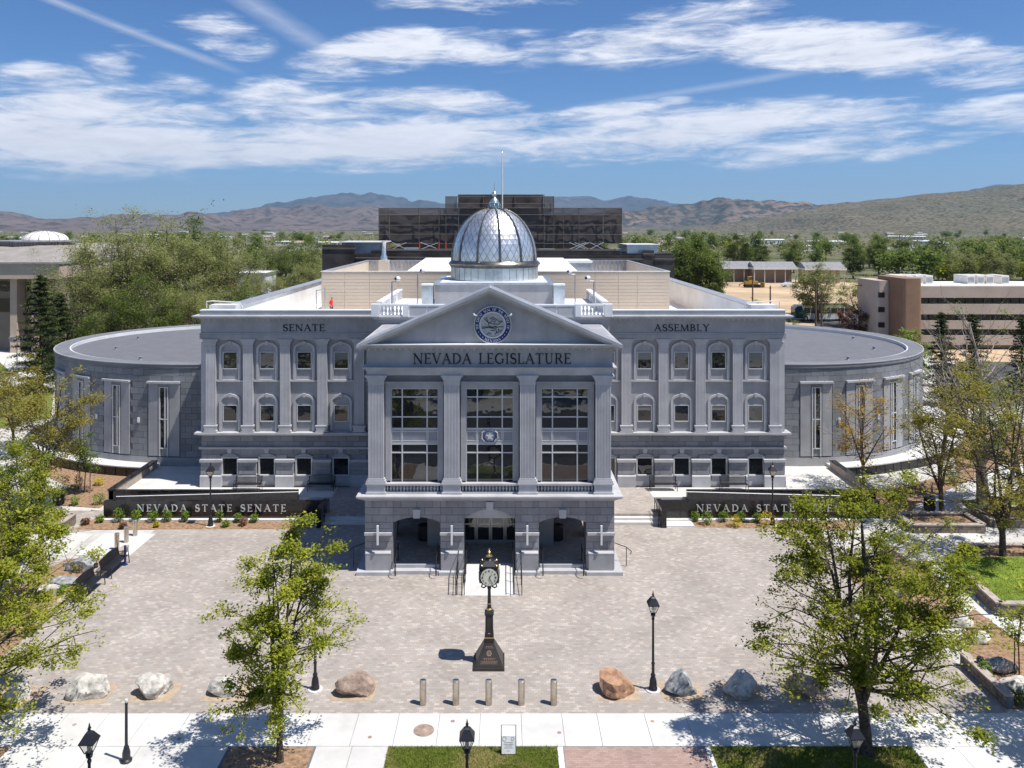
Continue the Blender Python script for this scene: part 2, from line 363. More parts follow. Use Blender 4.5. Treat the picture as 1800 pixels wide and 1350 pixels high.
leafmat('leaf_red', (0.14,0.06,0.04), (0.22,0.12,0.07))
leafmat('needle', (0.028,0.05,0.022), (0.085,0.105,0.03), trans=0.15)
leafmat('shrub_green', (0.10,0.19,0.02), (0.25,0.34,0.05))
leafmat('shrub_yellow', (0.50,0.40,0.02), (0.62,0.52,0.05))
leafmat('shrub_brown', (0.18,0.08,0.05), (0.30,0.16,0.08))
paver('pavers', [(0.325,0.285,0.255),(0.36,0.315,0.28),(0.38,0.335,0.295),(0.365,0.34,0.315),(0.40,0.355,0.315),(0.49,0.44,0.39)], 0.21, 0.14, (0.28,0.25,0.225))
paver('brick_path', [(0.33,0.22,0.185),(0.38,0.265,0.225),(0.41,0.30,0.26)], 0.2, 0.1, (0.26,0.19,0.16))

def glass(name, tint=(0.012,0.015,0.018), rough=0.015):
    m, nt, b = new_mat(name); b.inputs['Base Color'].default_value = (*tint,1); b.inputs['Roughness'].default_value = rough
    b.inputs['Specular IOR Level'].default_value = 0.75; b.inputs['IOR'].default_value = 1.6
    N = nt.nodes; geo = N.new('ShaderNodeNewGeometry'); no = N.new('ShaderNodeTexNoise'); no.inputs['Scale'].default_value = 1.1
    nt.links.new(geo.outputs['Position'], no.inputs['Vector']); bp = N.new('ShaderNodeBump'); bp.inputs['Strength'].default_value = 0.02; bp.inputs['Distance'].default_value = 0.3
    nt.links.new(no.outputs['Fac'], bp.inputs['Height']); nt.links.new(bp.outputs[0], b.inputs['Normal'])
glass('glass_dark')
glass('lamp_glass', (0.5,0.47,0.36), 0.15)
# ---------------------------------------------------------------- lettering: serif capitals built from ribbons
def arc(cx, cz, rx, rz, a0, a1, n=10): return [(cx+rx*math.cos(R(a0+(a1-a0)*i/n)), cz+rz*math.sin(R(a0+(a1-a0)*i/n))) for i in range(n+1)]
TK, TN = 0.135, 0.055
def wv(n, a, b): return [a+(b-a)*math.sin(math.pi*i/(n-1)) for i in range(n)]
def glyphs():
    g = {}
    S = lambda x, z, w=0.30: ([(x-w/2, z), (x+w/2, z)], TN)
    def st(x, z0=0.0, z1=1.0, w=TK): return [([(x, z0), (x, z1)], w)]
    def stem(x, w=TK): return st(x, w=w)+[S(x, TN/2), S(x, 1-TN/2)]
    g['A'] = (0.92, [([(0.10,0),(0.45,1.0)], TN), ([(0.43,1.0),(0.80,0)], TK), ([(0.24,0.36),(0.66,0.36)], TN), S(0.10,TN/2,.24), S(0.80,TN/2,.30)])
    g['V'] = (0.90, [([(0.12,1),(0.46,0)], TK), ([(0.46,0.0),(0.80,1)], TN), S(0.12,1-TN/2,.30), S(0.80,1-TN/2,.24)])
    g['Y'] = (0.86, [([(0.12,1),(0.44,0.48)], TK), ([(0.44,0.48),(0.76,1)], TN), ([(0.44,0.5),(0.44,0)], TK), S(0.12,1-TN/2), S(0.76,1-TN/2,.24), S(0.44,TN/2)])
    g['N'] = (1.0, [([(0.16,0),(0.16,1)], TN), ([(0.13,1),(0.84,0)], TK), ([(0.84,0),(0.84,1)], TN), S(0.16,TN/2,.26), S(0.84,1-TN/2,.26), S(0.10,1-TN/2,.2)])
    g['M'] = (1.15, [([(0.14,0),(0.20,1)], TN), ([(0.20,1),(0.57,0)], TK), ([(0.57,0),(0.93,1)], TN), ([(0.93,1),(1.0,0)], TK), S(0.14,TN/2,.24), S(1.0,TN/2,.30)])
    bars = lambda zs, x1: sum([[([(0.18,z),(x,z)], TN), ([(x,z-s*0.16),(x,z+0.02*s)], TN)] for z, x, s in zs], [])
    g['E'] = (0.72, stem(0.18)+bars([(1-TN/2,0.62,1),(TN/2,0.66,-1)], 0)+[([(0.18,0.52),(0.52,0.52)], TN), ([(0.52,0.44),(0.52,0.6)], TN)])
    g['F'] = (0.68, stem(0.18)+bars([(1-TN/2,0.62,1)], 0)+[([(0.18,0.52),(0.52,0.52)], TN), ([(0.52,0.44),(0.52,0.6)], TN)])
    g['L'] = (0.70, stem(0.18)+bars([(TN/2,0.64,-1)], 0))
    g['I'] = (0.36, stem(0.18))
    g['H'] = (0.98, stem(0.18)+stem(0.80)+[([(0.18,0.52),(0.80,0.52)], TN)])
    g['T'] = (0.82, stem(0.41)[:2]+[([(0.06,1-TN/2),(0.76,1-TN/2)], TN), ([(0.06,1),(0.06,0.82)], TN), ([(0.76,1),(0.76,0.82)], TN)])
    o = arc(0.46,0.5,0.36,0.47,90,450,28)
    g['O'] = (0.95, [(o, [TN+(TK-TN)*abs(math.cos(R(90+360*i/28))) for i in range(29)])])
    d = [(0.18,0.97)]+arc(0.36,0.5,0.44,0.47,90,-90,14)+[(0.18,0.03)]
    g['D'] = (0.92, stem(0.18)+[(d, [TN]+wv(15,TN,TK*1.1)+[TN])])
    c = arc(0.48,0.5,0.39,0.47,48,318,22)
    g['G'] = (0.98, [(c, wv(23,TN,TK*1.2)), ([(0.80,0.08),(0.80,0.44)], TK), S(0.80,0.44,.28), ([(0.75,0.72),(0.75,0.95)], TN)])
    u = [(0.2,1.0),(0.2,0.36)]+arc(0.46,0.32,0.26,0.30,180,360,10)+[(0.72,1.0)]
    g['U'] = (0.92, [(u, [TK,TK]+[TK+(TN-TK)*i/10 for i in range(11)]+[TN]), S(0.2,1-TN/2), S(0.72,1-TN/2,.24)])
    def bowl(z0, z1, x): return [(0.18,z1-.03)]+arc(x-.24,(z0+z1)/2,0.24,(z1-z0)/2-.03,90,-90,10)+[(0.18,z0+.03)]
    g['R'] = (0.84, stem(0.18)+[(bowl(0.47,1.0,.62), [TN]+wv(11,TN,TK)+[TN]), ([(0.40,0.5),(0.78,0.02)], TK)])
    g['B'] = (0.78, stem(0.18)+[(bowl(0.50,1.0,.58), [TN]+wv(11,TN,TK)+[TN]), (bowl(0.0,0.53,.66), [TN]+wv(11,TN,TK)+[TN])])
    s = arc(0.34,0.74,0.22,0.23,35,270,12)[:-1]+arc(0.34,0.26,0.25,0.25,90,-145,12)
    g['S'] = (0.66, [(s, wv(len(s),TN,TK*1.35)), ([(0.54,0.74),(0.54,0.96)], TN), ([(0.10,0.04),(0.10,0.28)], TN)])
    return g
GL = glyphs()
def ribbon(mb, pts, w, tf, y, depth, k):
    n = len(pts); ws = w if isinstance(w, list) else [w]*n
    Lf, Rt = [], []
    for i in range(n):
        a = pts[max(i-1,0)]; b = pts[min(i+1,n-1)]; dx, dz = b[0]-a[0], b[1]-a[1]; l = math.hypot(dx,dz) or 1
        nx, nz = -dz/l*ws[i]/2, dx/l*ws[i]/2
        Lf.append((pts[i][0]+nx, pts[i][1]+nz)); Rt.append((pts[i][0]-nx, pts[i][1]-nz))
    yf = y-depth-0.0013*k
    o = len(mb.v)
    for p in Lf+Rt: q = tf(p); mb.v.append((q[0], yf, q[1]))
    for p in Lf+Rt: q = tf(p); mb.v.append((q[0], y, q[1]))
    def add(f): mb.f.append(tuple(i+o for i in f)); mb.m.append(mb.mi)
    for i in range(n-1):
        add((n+i, n+i+1, i+1, i)); add((i, i+1, 2*n+i+1, 2*n+i)); add((n+i+1, n+i, 3*n+i, 3*n+i+1))
    add((0, 2*n, 3*n, n)); add((n-1, 2*n-1, 4*n-1, 3*n-1))
def text_width(t, sp): return sum(GL[c][0]+sp if c != ' ' else 0.55+sp for c in t)-sp
def letters(text, x0, x1, z, h, y, mat, parent, depth=0.04, sp=0.08, name='letter'):
    """one child mesh per letter, spread from x0 to x1"""
    wd = text_width(text, sp); sx = (x1-x0)/wd; x = x0
    for ch in text:
        if ch != ' ':
            mb = MB()
            for k, (pts, w) in enumerate(GL[ch][1]): ribbon(mb, pts, w, lambda p, x=x: (x+p[0]*sx, z+p[1]*h), y, depth, k)
            mb.build(name, mat, parent)
        x += ((GL[ch][0] if ch != ' ' else 0.55)+sp)*sx

# ---------------------------------------------------------------- the legislature building
AX = -0.72
def X(r): return AX+r
leg = thing('legislature_building', 'grey stone legislature building with pedimented portico, silver dome and two round chamber wings', 'building', (AX, 50, 0))
ZF, ZT = 0.36, 0.45          # portico floor, terrace
YP = 43.0
# --- portico base: steps, floor, piers
pb = MB()
for s in (-1, 1):
    pb.box(*sorted((X(s*5.02), X(s*6.9))), 42.62, 53, 0.0, 0.18); pb.box(*sorted((X(s*1.34), X(s*2.62))), 42.62, 45, 0.0, 0.18)
    pb.box(*sorted((X(s*2.622), X(s*5.018))), 42.80, 43.2, 0.0, 0.178); pb.box(*sorted((X(s*2.622), X(s*5.018))), 43.203, 53, 0.0, ZF-.01)
pb.build('portico_step', 'stone_trim', leg)
MB().box(X(-6.4), X(6.4), 43.35, 53, 0.1, ZF).build('portico_floor', 'pavers', leg)
# arches
OPEN = [(-5.03,-2.57,2.62,2.90), (-1.33,1.33,2.80,3.30), (2.57,5.03,2.62,2.90)]
def zarch(r):
    for a, b, zs, zc in OPEN:
        if a < r < b:
            c = (a+b)/2; hw = (b-a)/2; rise = zc-zs; rad = (hw*hw+rise*rise)/(2*rise)
            return zc-rad+math.sqrt(max(0, rad*rad-(r-c)**2))
    return None
wallb = MB()
for a, b in ((-6.5,-5.03),(-2.57,-1.33),(1.33,2.57),(5.03,6.5)): wallb.box(X(a), X(b), YP+0.03, YP+1.15, 0.18, 3.78)
for a, b, zs, zc in OPEN:
    rs = [a+(b-a)*i/16 for i in range(17)]
    poly = [(X(r), (zarch(r) or zs)) for r in rs]+[(X(b), 3.78), (X(a), 3.78)]
    wallb.prism_y(poly, YP+0.03, YP+1.15)
wallb.build('portico_base_wall', 'joint', leg)
bound = [-6.5,-5.03,-2.57,-1.33,1.33,2.57,5.03,6.5]
NBLK = 0
zc0 = [0.20, 0.56, 0.92, 1.28, 1.62, 1.96, 2.30, 2.64, 3.02, 3.40, 3.76]
for ci in range(len(zc0)-1):
    z0, z1 = zc0[ci]+0.010, zc0[ci+1]-0.010
    for seg in range(7):
        a, b = bound[seg], bound[seg+1]
        op = seg in (1,3,5)
        if op:
            zs, zc = OPEN[seg//2][2:]
            if z1 < zs: continue
        n = max(1, round((b-a)/0.82)); off = 0.5 if ci % 2 else 0.0
        cuts = sorted({a, b}|{a+(b-a)*(k+off)/n for k in range(n+1) if a+0.15 < a+(b-a)*(k+off)/n < b-0.15})
        for c0, c1 in zip(cuts, cuts[1:]):
            ra, rb = c0+(0.010 if c0 > -6.5 else 0), c1-(0.010 if c1 < 6.5 else 0)
            if op:
                rs = [ra+(rb-ra)*i/6 for i in range(7)]
                lo = [max(z0, (zarch(r) or zs)+0.005) for r in rs]
                if min(lo) > z1-0.05: continue
                poly = [(X(r), min(l, z1-0.004)) for r, l in zip(rs, lo)]+[(X(rb), z1), (X(ra), z1)]
            else: poly = [(X(ra), z0), (X(rb), z0), (X(rb), z1), (X(ra), z1)]
            MB().prism_y(poly, YP, YP+0.04).build('stone_block', 'stone_block', leg); NBLK += 1
for a, b, zs, zc in OPEN:      # keystones
    c = (a+b)/2
    MB().prism_y([(X(c-.17), zc-.03), (X(c+.17), zc-.03), (X(c+.2), zc+.42), (X(c-.2), zc+.42)], YP-0.10, YP+0.02).build('keystone', 'stone_trim', leg)
a, b, zs, zc = OPEN[1]
rs = [a+(b-a)*i/16 for i in range(17)]
MB().prism_y([(X(r), (zarch(r) or zs)-.01) for r in rs]+[(X(b), zs-.03), (X(a), zs-.03)], YP+0.25, YP+0.32).build('tympanum', 'stone_trim', leg)
for c, w in ((-5.80,1.30), (-1.96,1.12), (1.96,1.12), (5.80,1.30)):
    MB().box(X(c-w/2), X(c+w/2), YP-0.14, YP-0.002, 0.181, 1.02).add([], []).build('pier_plinth', 'stone', leg)
    MB().prism_x([(YP-0.15, 1.02), (YP-0.15, 1.07), (YP-0.003, 1.16), (YP-0.003, 1.02)], X(c-w/2-.01), X(c+w/2+.01)).build('plinth_cap', 'stone_trim', leg)
    MB().box(X(c-w/2-.06), X(c+w/2+.06), YP-0.16, YP-0.003, 2.0, 2.13).build('impost_band', 'stone_trim', leg)
    lf = MB().box(X(c-.05), X(c+.05), YP-0.30, YP-0.20, 1.55, 2.55).build('wall_light', 'white_metal', leg)
    MB().box(X(c-.03), X(c+.03), YP-0.198, YP-0.162, 2.02, 2.10).build('bracket', 'frame_steel', lf)
# doors and vestibule behind
vb = MB()
for s in (-1, 1): vb.box(*sorted((X(s*1.62), X(s*3.5))), 45.75, 52.9, ZF+.003, 3.78)
vb.box(X(-1.617), X(1.617), 46.25, 52.8, ZF+.003, 3.78); vb.box(X(-1.617), X(1.617), 45.80, 46.24, 2.75, 3.78)
for s in (-1, 1):
    vb.box(*sorted((X(s*5.35), X(s*6.45))), 46.9, 47.9, ZF+.003, 3.78); vb.box(*sorted((X(s*5.6), X(s*6.45))), 50.5, 53.2, ZF+.003, 3.78)
    vb.box(*sorted((X(s*6.0), X(s*6.47))), 44.2, 53.2, 2.8, 3.77)
vb.build('vestibule_wall', 'stone', leg)
MB().box(X(-6.45), X(6.45), 44.2, 53.2, 3.781, 3.95).build('portico_ceiling', 'stone', leg)
for k in range(4):
    x0 = -1.6+0.8*k
    dr = MB().box(X(x0+.012), X(x0+.788), 45.98, 46.03, ZF+.01, 2.74).build('door', 'frame_steel', leg)
    MB().box(X(x0+.09), X(x0+.71), 45.965, 45.978, ZF+.24, 1.42).build('pane', 'glass_dark', dr)
    MB().box(X(x0+.09), X(x0+.71), 45.965, 45.978, 1.52, 2.62).build('pane', 'glass_dark', dr)
    if k in (1, 2): MB().box(X(x0+.33), X(x0+.45), 45.952, 45.964, 1.56, 1.66).build('notice', 'paint_white', dr)
# lower cornice
def steps_x(name, mat, prof, x0, x1, parent=leg):
    mb = MB()
    for i, (y0, y1, z0, z1) in enumerate(prof): mb.box(x0-0.002*i, x1+0.002*i, y0, y1, z0, z1)
    return mb.build(name, mat, parent)
def cornice(name, mat, rx, yf, yb, z0, proj, hs):
    """stepped moulding round the front and both sides of a block of half width rx"""
    mb = MB(); z = z0
    for p, h in zip(proj, hs): mb.box(X(-rx-p), X(rx+p), yf-p, yb, z, z+h-0.0015); z += h
    return mb.build(name, mat, leg)
cornice('lower_cornice', 'stone_trim', 6.5, YP, 53, 3.78, (0.06,0.18,0.32,0.40), (0.08,0.08,0.08,0.08))
# balustrade and pedestals
PIL = (-5.93,-1.98,1.98,5.93)
for c in PIL:
    MB().box(X(c-.52), X(c+.52), YP-.08, YP+.7, 4.10, 4.20).box(X(c-.47), X(c+.47), YP-.03, YP+.7, 4.2015, 4.60).box(X(c-.53), X(c+.53), YP-.09, YP+.7, 4.6015, 4.70).build('pedestal', 'stone_trim', leg)
bal = MB().lathe([(.045,0),(.045,.04),(.028,.06),(.055,.16),(.05,.2),(.026,.28),(.03,.31),(.045,.33),(.045,.36)], n=10).mesh('baluster'); bal.materials.append(M['stone_trim'])
for b0, b1 in ((-5.45,-2.46),(-1.5,1.5),(2.46,5.45)):
    MB().box(X(b0), X(b1), YP+.08, YP+.36, 4.101, 4.17).build('bottom_rail', 'stone_trim', leg)
    MB().box(X(b0), X(b1), YP+.06, YP+.38, 4.53, 4.63).build('top_rail', 'stone_trim', leg)
    n = 17
    for k in range(n):
        o = link('baluster', bal, leg); x = b0+(b1-b0)*(k+.5)/n
        o.location = (x, YP+.22-50, 4.171)
# upper storey of the portico
MB().box(X(-6.35), X(6.35), YP+.55, 53, 4.10, 10.30).build('portico_wall', 'stone', leg)
def fluted(c, w, y0, y1, z0, z1, n=9, dp=.022):
    pts = [(X(c+w/2), y1), (X(c-w/2), y1), (X(c-w/2), y0)]; m = 0.05
    for k in range(n):
        a = -w/2+m+(w-2*m)*k/n; q = (w-2*m)/n
        pts += [(X(c+a+q*.22), y0), (X(c+a+q*.32), y0+dp), (X(c+a+q*.68), y0+dp), (X(c+a+q*.78), y0)]
    pts += [(X(c+w/2), y0)]
    return MB().prism_z(pts, z0, z1)
def capital(mb, c, w, y0, y1, z0, z1, p=0.16):
    n = 5
    for i in range(n):
        e = p*(i/(n-1))**1.6; a = z0+(z1-z0)*i/n; b = z0+(z1-z0)*(i+1)/n
        mb.box(X(c-w/2-e), X(c+w/2+e), y0-e*.6, y1, a, b-.001)
for c in PIL:
    pl = fluted(c, .80, YP+.02, YP+.55, 4.90, 9.80).build('pilaster', 'stone_trim', leg)
    mb = MB(); mb.box(X(c-.5), X(c+.5), YP-.06, YP+.545, 4.701, 4.80).box(X(c-.45), X(c+.45), YP-.02, YP+.545, 4.8015, 4.899); mb.build('pilaster_base', 'stone_trim', pl)
    mb = MB(); mb.box(X(c-.43), X(c+.43), YP, YP+.545, 9.801, 9.88); capital(mb, c, .82, YP, YP+.545, 9.882, 10.30); mb.build('capital', 'stone_trim', pl)
for s in (-1, 1):
    for yy in (46.5, 49.5, 52.4):
        MB().box(*sorted((X(s*6.352), X(s*6.55))), yy-.4, yy+.4, 4.10, 10.3).build('side_pilaster', 'stone', leg)
for c in (-3.955, 0.0, 3.955):
    win = MB()
    gx0, gx1 = c-1.24, c+1.24; yf, yg = YP+.27, YP+.50
    win.box(X(gx0-.28), X(gx0), yf, YP+.55, 4.72, 9.84).box(X(gx1), X(gx1+.28), yf, YP+.55, 4.72, 9.84).box(X(gx0-.001), X(gx1+.001), yf, YP+.55, 9.55, 9.839)
    win.box(X(gx0), X(gx1), yf+.05, YP+.55, 4.10, 4.45).box(X(gx0-.30), X(gx1+.30), YP+.20, YP+.28, 9.845, 9.93)
    w = win.build('tall_window', 'stone', leg)
    def glaz(z0, z1, rows):
        xs = [gx0, gx0+.585, gx1-.585, gx1]; zs = [z1]+[z1-(z1-z0)*r for r in rows]+[z0]
        for i in range(3):
            for j in range(len(zs)-1):
                MB().box(X(xs[i]+.02), X(xs[i+1]-.02), yg-.02, yg, zs[j+1]+.02, zs[j]-.02).build('pane', 'glass_dark', w)
        fr = MB()
        for i, x in enumerate(xs): fr.box(X(x-.032), X(x+.032), yg-.07, yg+.03, z0, z1)
        for z in zs: fr.box(X(gx0+.002), X(gx1-.002), yg-.065, yg+.028, z-.03, z+.03)
        fr.build('mullion', 'frame_light', w)
    glaz(7.42, 9.52, (.21,.71)); glaz(4.50, 6.60, (.216,))
    spn = MB().box(X(gx0), X(gx1), yg-.03, yg+.02, 6.64, 7.38); spn.build('spandrel', 'spandrel', w)
    fr = MB()
    for i, x in enumerate((gx0+.03, gx0+.53, gx0+.60, gx1-.60, gx1-.53, gx1-.03)): fr.box(X(x-.018), X(x+.018), yg-.06, yg-.031, 6.66, 7.36)
    for z in (6.67, 6.76, 7.26, 7.35): fr.box(X(gx0+.001), X(gx1-.001), yg-.057, yg-.033, z-.018, z+.018)
    fr.build('spandrel_frame', 'frame_light', w)
    if c == 0:     # round badge with a star
        bd = MB(); bd.disc_y(X(0), 7.02, .33, yg-.10, yg-.06, 20); b_ = bd.build('badge', 'seal_grey', w)
        pts = []
        for k in range(10): r_ = .22 if k % 2 == 0 else .09; pts.append((X(0)+r_*math.sin(math.pi*k/5), 7.02+r_*math.cos(math.pi*k/5)))
        MB().prism_y(pts, yg-.14, yg-.101).build('star', 'frame_light', b_)
        rg = MB()
        rg.tube([(X(0)+.29*math.cos(t), yg-.115, 7.02+.29*math.sin(t)) for t in [2*math.pi*k/20 for k in range(21)]], .03, 5); rg.build('ring', 'seal_blue', b_)
        for s in (-1, 1): MB().tube([(X(s*.25), yg-.09, 6.74), (X(s*.42), yg-.09, 6.92), (X(s*.4), yg-.09, 7.2), (X(s*.27), yg-.09, 7.3)], .045, 5).build('scroll', 'seal_grey', b_)
cornice('architrave', 'stone_trim', 6.40, YP+.0, 53, 10.30, (0.0,0.06,0.16,0.22), (.22,.12,.05,.05))
MB().box(X(-6.42), X(6.42), YP+.03, 53, 10.74, 11.70).build('frieze', 'stone', leg)
cornice('eave_cornice', 'stone_trim', 6.42, YP+.03, 53, 11.70, (0.06,0.16,0.32,0.42), (.06,.06,.06,.06))
dn = MB()
for k in range(40): dn.cbox(X(-6.3+12.6*k/39), YP-.0, 11.61, .1, .08, .085)
stuff(dn.build('dentil_row', 'stone_trim', leg))
letters('NEVADA LEGISLATURE', XD(726, YP), XD(1004, YP), 10.90, 0.54, YP+.03, 'letter_black', leg, 0.04)
# pediment
ZE, ZA, EW = 11.94, 14.92, 6.86
MB().prism_y([(X(-6.4), ZE+.001), (X(6.4), ZE+.001), (X(0), ZA-.30)], YP+.08, YP+.5).build('pediment_wall', 'stone', leg)
def rake(s, t0, t1, y0, y1, ext):
    """a raking band between vertical offsets t0 and t1 below the roof line"""
    sl = (ZA-ZE)/EW
    return MB().prism_y([(X(0), ZA-t1), (X(0), ZA-t0), (X(s*(EW+ext)), ZA-sl*(EW+ext)-t0), (X(s*(EW+ext)), ZA-sl*(EW+ext)-t1)], y0, y1)
for s in (-1, 1):
    rake(s, 0.0, .17, YP-.50, YP+.6, .02).build('raking_cornice', 'metal_roof', leg)
    rake(s, .172, .32, YP-.40, YP+.6, -.08).build('raking_moulding', 'stone_trim', leg)
    rake(s, .322, .46, YP-.16, YP+.6, -.30).build('raking_moulding', 'stone', leg)
    sl = (ZA-ZE)/EW
    MB().prism_y([(X(0), ZA-.18), (X(0), ZA-.004), (X(s*EW), ZE-.004), (X(s*EW), ZE-.18)], YP+.602, YP+1.5).build('gable_roof', 'metal_roof', leg)
MB().prism_y([(X(-6.4), ZE+.001), (X(6.4), ZE+.001), (X(0), ZA-.30)], YP+.9, YP+1.4).build('gable_back', 'stone', leg)
MB().box(X(-6.7), X(6.7), YP+1.51, 51.5, ZE-.25, ZE+.02).build('portico_roof', 'roof_membrane', leg)
MB().box(X(-6.80), X(6.80), YP-.47, YP+.08, ZE-.003, ZE+.03).build('ledge_flashing', 'white_metal', leg)
# seal
sx, sz = XD(866, YP), ZD(571, YP)
seal = MB().disc_y(sx, sz, .99, YP-.04, YP+.079, 40).build('seal', 'seal_grey', leg)
def ring_y(r0, r1, y0, y1, n=48):
    mb = MB(); vs = []
    for r, y in ((r0,y0),(r1,y0),(r1,y1),(r0,y1)): vs += [(sx+r*math.cos(2*math.pi*k/n), y, sz+r*math.sin(2*math.pi*k/n)) for k in range(n)]
    fs = []
    for q in range(4):
        for k in range(n): k2 = (k+1)%n; fs.append((q*n+k, q*n+k2, ((q+1)%4)*n+k2, ((q+1)%4)*n+k))
    return mb.add(vs, fs)
ring_y(.70, .93, YP-.07, YP-.041).build('seal_ring', 'seal_blue', seal)
ring_y(.62, .70, YP-.085, YP-.042).build('seal_rim', 'frame_light', seal)
ring_y(.93, .985, YP-.085, YP-.042).build('seal_rim', 'metal_roof', seal)
def arc_text(t, a0, a1, r, h, flip, mat):
    mb = MB()
    n = len(t)
    for i, ch in enumerate(t):
        if ch == ' ': continue
        a = R(a0+(a1-a0)*(i+.5)/n); up = Vector((math.cos(a), math.sin(a))); 
        if flip: up = -up
        ri = Vector((up.y, -up.x)); c = Vector((sx, sz))+Vector((math.cos(a), math.sin(a)))*r
        for k, (pts, w) in enumerate(GL[ch][1]):
            wd = [q*1.6 for q in w] if isinstance(w, list) else w*1.6
            ribbon(mb, pts, wd, lambda p: tuple(c+ri*((p[0]-GL[ch][0]/2)*h)+up*((p[1]-.5)*h)), YP-.0705, .012, k)
    return stuff(mb.build('seal_text', mat, seal))
arc_text('THE GREAT SEAL OF THE STATE OF', 196, -16, .815, .13, False, 'frame_light')
arc_text('NEVADA', 240, 300, .815, .14, True, 'frame_light')
dots = MB()
for a in (207, 219, 231, 309, 321, 333): dots.disc_y(sx+.815*math.cos(R(a)), sz+.815*math.sin(R(a)), .025, YP-.084, YP-.071, 8)
stuff(dots.build('seal_dot', 'frame_light', seal))
rl = MB()
def rline(pts, w=.018): rl.tube([(sx+a, YP-.05, sz+b) for a, b in pts], w, 5)
rline([(-.44,.35),(-.3,.18),(-.18,.1),(-.02,.22),(.08,.13),(.2,.3),(.34,.16),(.46,.22)]); rline([(-.34,.42),(-.2,.05),(-.25,-.12),(-.55,-.1)]); rline([(-.24,.12),(.05,.05),(.3,.03),(.52,.2)])
rline([(-.56,-.18),(-.2,-.14),(.1,-.2),(.3,-.1),(.56,-.1)]); rline([(-.2,-.08),(0,-.13),(.2,-.08)], .03); rline([(-.3,-.5),(-.18,-.4),(-.08,-.48)]); rline([(.15,-.25),(.22,-.36),(.12,-.5)]); rline([(.3,-.2),(.32,-.32)], .025)
rline([(-.12,-.28),(.12,-.3)]); rline([(.2,-.42),(.4,-.35),(.48,-.24)]); rline([(-.15,.32),(0,.38),(.15,.34)]); rline([(-.1,.27),(.12,.28)], .012)
stuff(rl.build('seal_relief', 'dark_bronze', seal))
for s in (-1, 1): MB().tube([(sx+s*.74, YP-.03, sz+.46), (sx+s*.84, YP-.3, sz+.52), (sx+s*.95, YP-.42, sz+.56), (sx+s*.98, YP-.40, sz+.64)], [.022,.026,.045,.03], 6).build('seal_light', 'white_metal', leg)

# --- central block behind the portico with its balustraded roof terrace
ZB = 12.25
MB().box(X(-7.35), X(7.35), 51.6, 64.5, 0.0, ZB).build('central_block', 'stone', leg)
cornice('terrace_cornice', 'stone_trim', 7.35, 51.6, 64.4, ZB, (0.04,0.12,0.22), (.07,.07,.06))
for s in (-1, 1):
    xa, xb = sorted((X(s*7.2), X(s*7.5)))
    pn = MB().box(xa, xb, 53.6, 64.4, 12.45, 13.10); pn.box(xa-.05, xb+.05, 53.6, 64.45, 13.1015, 13.20); pn.build('terrace_parapet', 'white_metal', leg)
    pn = MB()
    for k in range(6): pn.box(*sorted((X(s*7.2-s*.06), X(s*7.2-s*.001))), 53.9+k*1.75, 55.2+k*1.75, 12.62, 12.98)
    pn.build('parapet_panel', 'stone_trim', leg)
    for yy in (57.2, 60.8):
        MB().box(xa-.1, xb+.1, yy-.15, yy+.15, 12.45, 13.24).build('parapet_pier', 'white_metal', leg)
    # the baluster panel at the front corner
    for a, b in ((7.02,7.52),(5.2,5.55)): MB().box(*sorted((X(s*a), X(s*b))), 51.35, 51.85, 12.45, 13.22).build('corner_pier', 'white_metal', leg)
    MB().box(*sorted((X(s*5.551), X(s*7.019))), 51.40, 51.78, 13.10, 13.22).build('top_rail', 'white_metal', leg)
    MB().box(*sorted((X(s*5.551), X(s*7.019))), 51.42, 51.76, 12.451, 12.52).build('bottom_rail', 'white_metal', leg)
    bal2 = MB().lathe([(.07,0),(.07,.05),(.045,.08),(.10,.22),(.09,.28),(.045,.42),(.05,.46),(.075,.5),(.075,.58)], n=10).mesh('baluster'); bal2.materials.append(M['white_metal'])
    for k in range(6):
        o = link('baluster', bal2, leg); o.location = (s*(5.72+k*.23), 51.6-50, 12.521)
    MB().box(*sorted((X(s*1.0), X(s*5.199))), 51.45, 51.75, 12.451, 13.12).box(*sorted((X(s*.9), X(s*5.199))), 51.40, 51.80, 13.1215, 13.20).build('terrace_parapet', 'white_metal', leg)
    for k in range(3): MB().box(*sorted((X(s*(1.9+k*1.1)), X(s*(2.9+k*1.1)))), 51.43, 51.449, 12.56, 13.04).build('parapet_panel', 'stone_trim', leg)
    bx = MB().box(*sorted((X(s*4.22), X(s*5.0))), 57.6, 58.6, 12.45, 13.95).build('roof_cabinet', 'drum_metal', leg)
    MB().box(*sorted((X(s*4.19), X(s*5.04))), 57.56, 58.64, 13.952, 14.04).build('lid', 'white_metal', bx)
MB().box(X(-7.15), X(7.15), 51.9, 64.3, ZB+.18, ZB+.21).build('terrace_floor', 'white_roof', leg)
# --- dome
DY, DX = 62.2, XD(869, 62.2)
hb = 4.15
MB().box(DX-hb, DX+hb, DY-hb, DY+hb, 12.0, 13.98).build('dome_base', 'stone', leg)
MB().box(DX-hb-.1, DX+hb+.1, DY-hb-.1, DY+hb+.1, 13.98, 14.10).build('dome_base_coping', 'drum_metal', leg)
MB().box(DX-hb+.35, DX+hb-.35, DY-hb+.35, DY+hb-.35, 14.10, 14.13).build('dome_base_roof', 'white_roof', leg)
drum = MB().lathe([(3.24,14.13),(3.24,15.10)], DX, DY, 72).build('drum', 'drum_metal', leg, 40)
ns = 36
for k in range(ns):
    a0, a1 = 2*math.pi*(k+.04)/ns, 2*math.pi*(k+.96)/ns
    if math.sin((a0+a1)/2) > 0.35: continue
    MB().prism_z([(DX+r*math.cos(a), DY+r*math.sin(a)) for r, a in ((3.25,a0),(3.29,a0),(3.29,a1),(3.25,a1))], 14.16, 15.06).build('panel', 'drum_metal', drum)
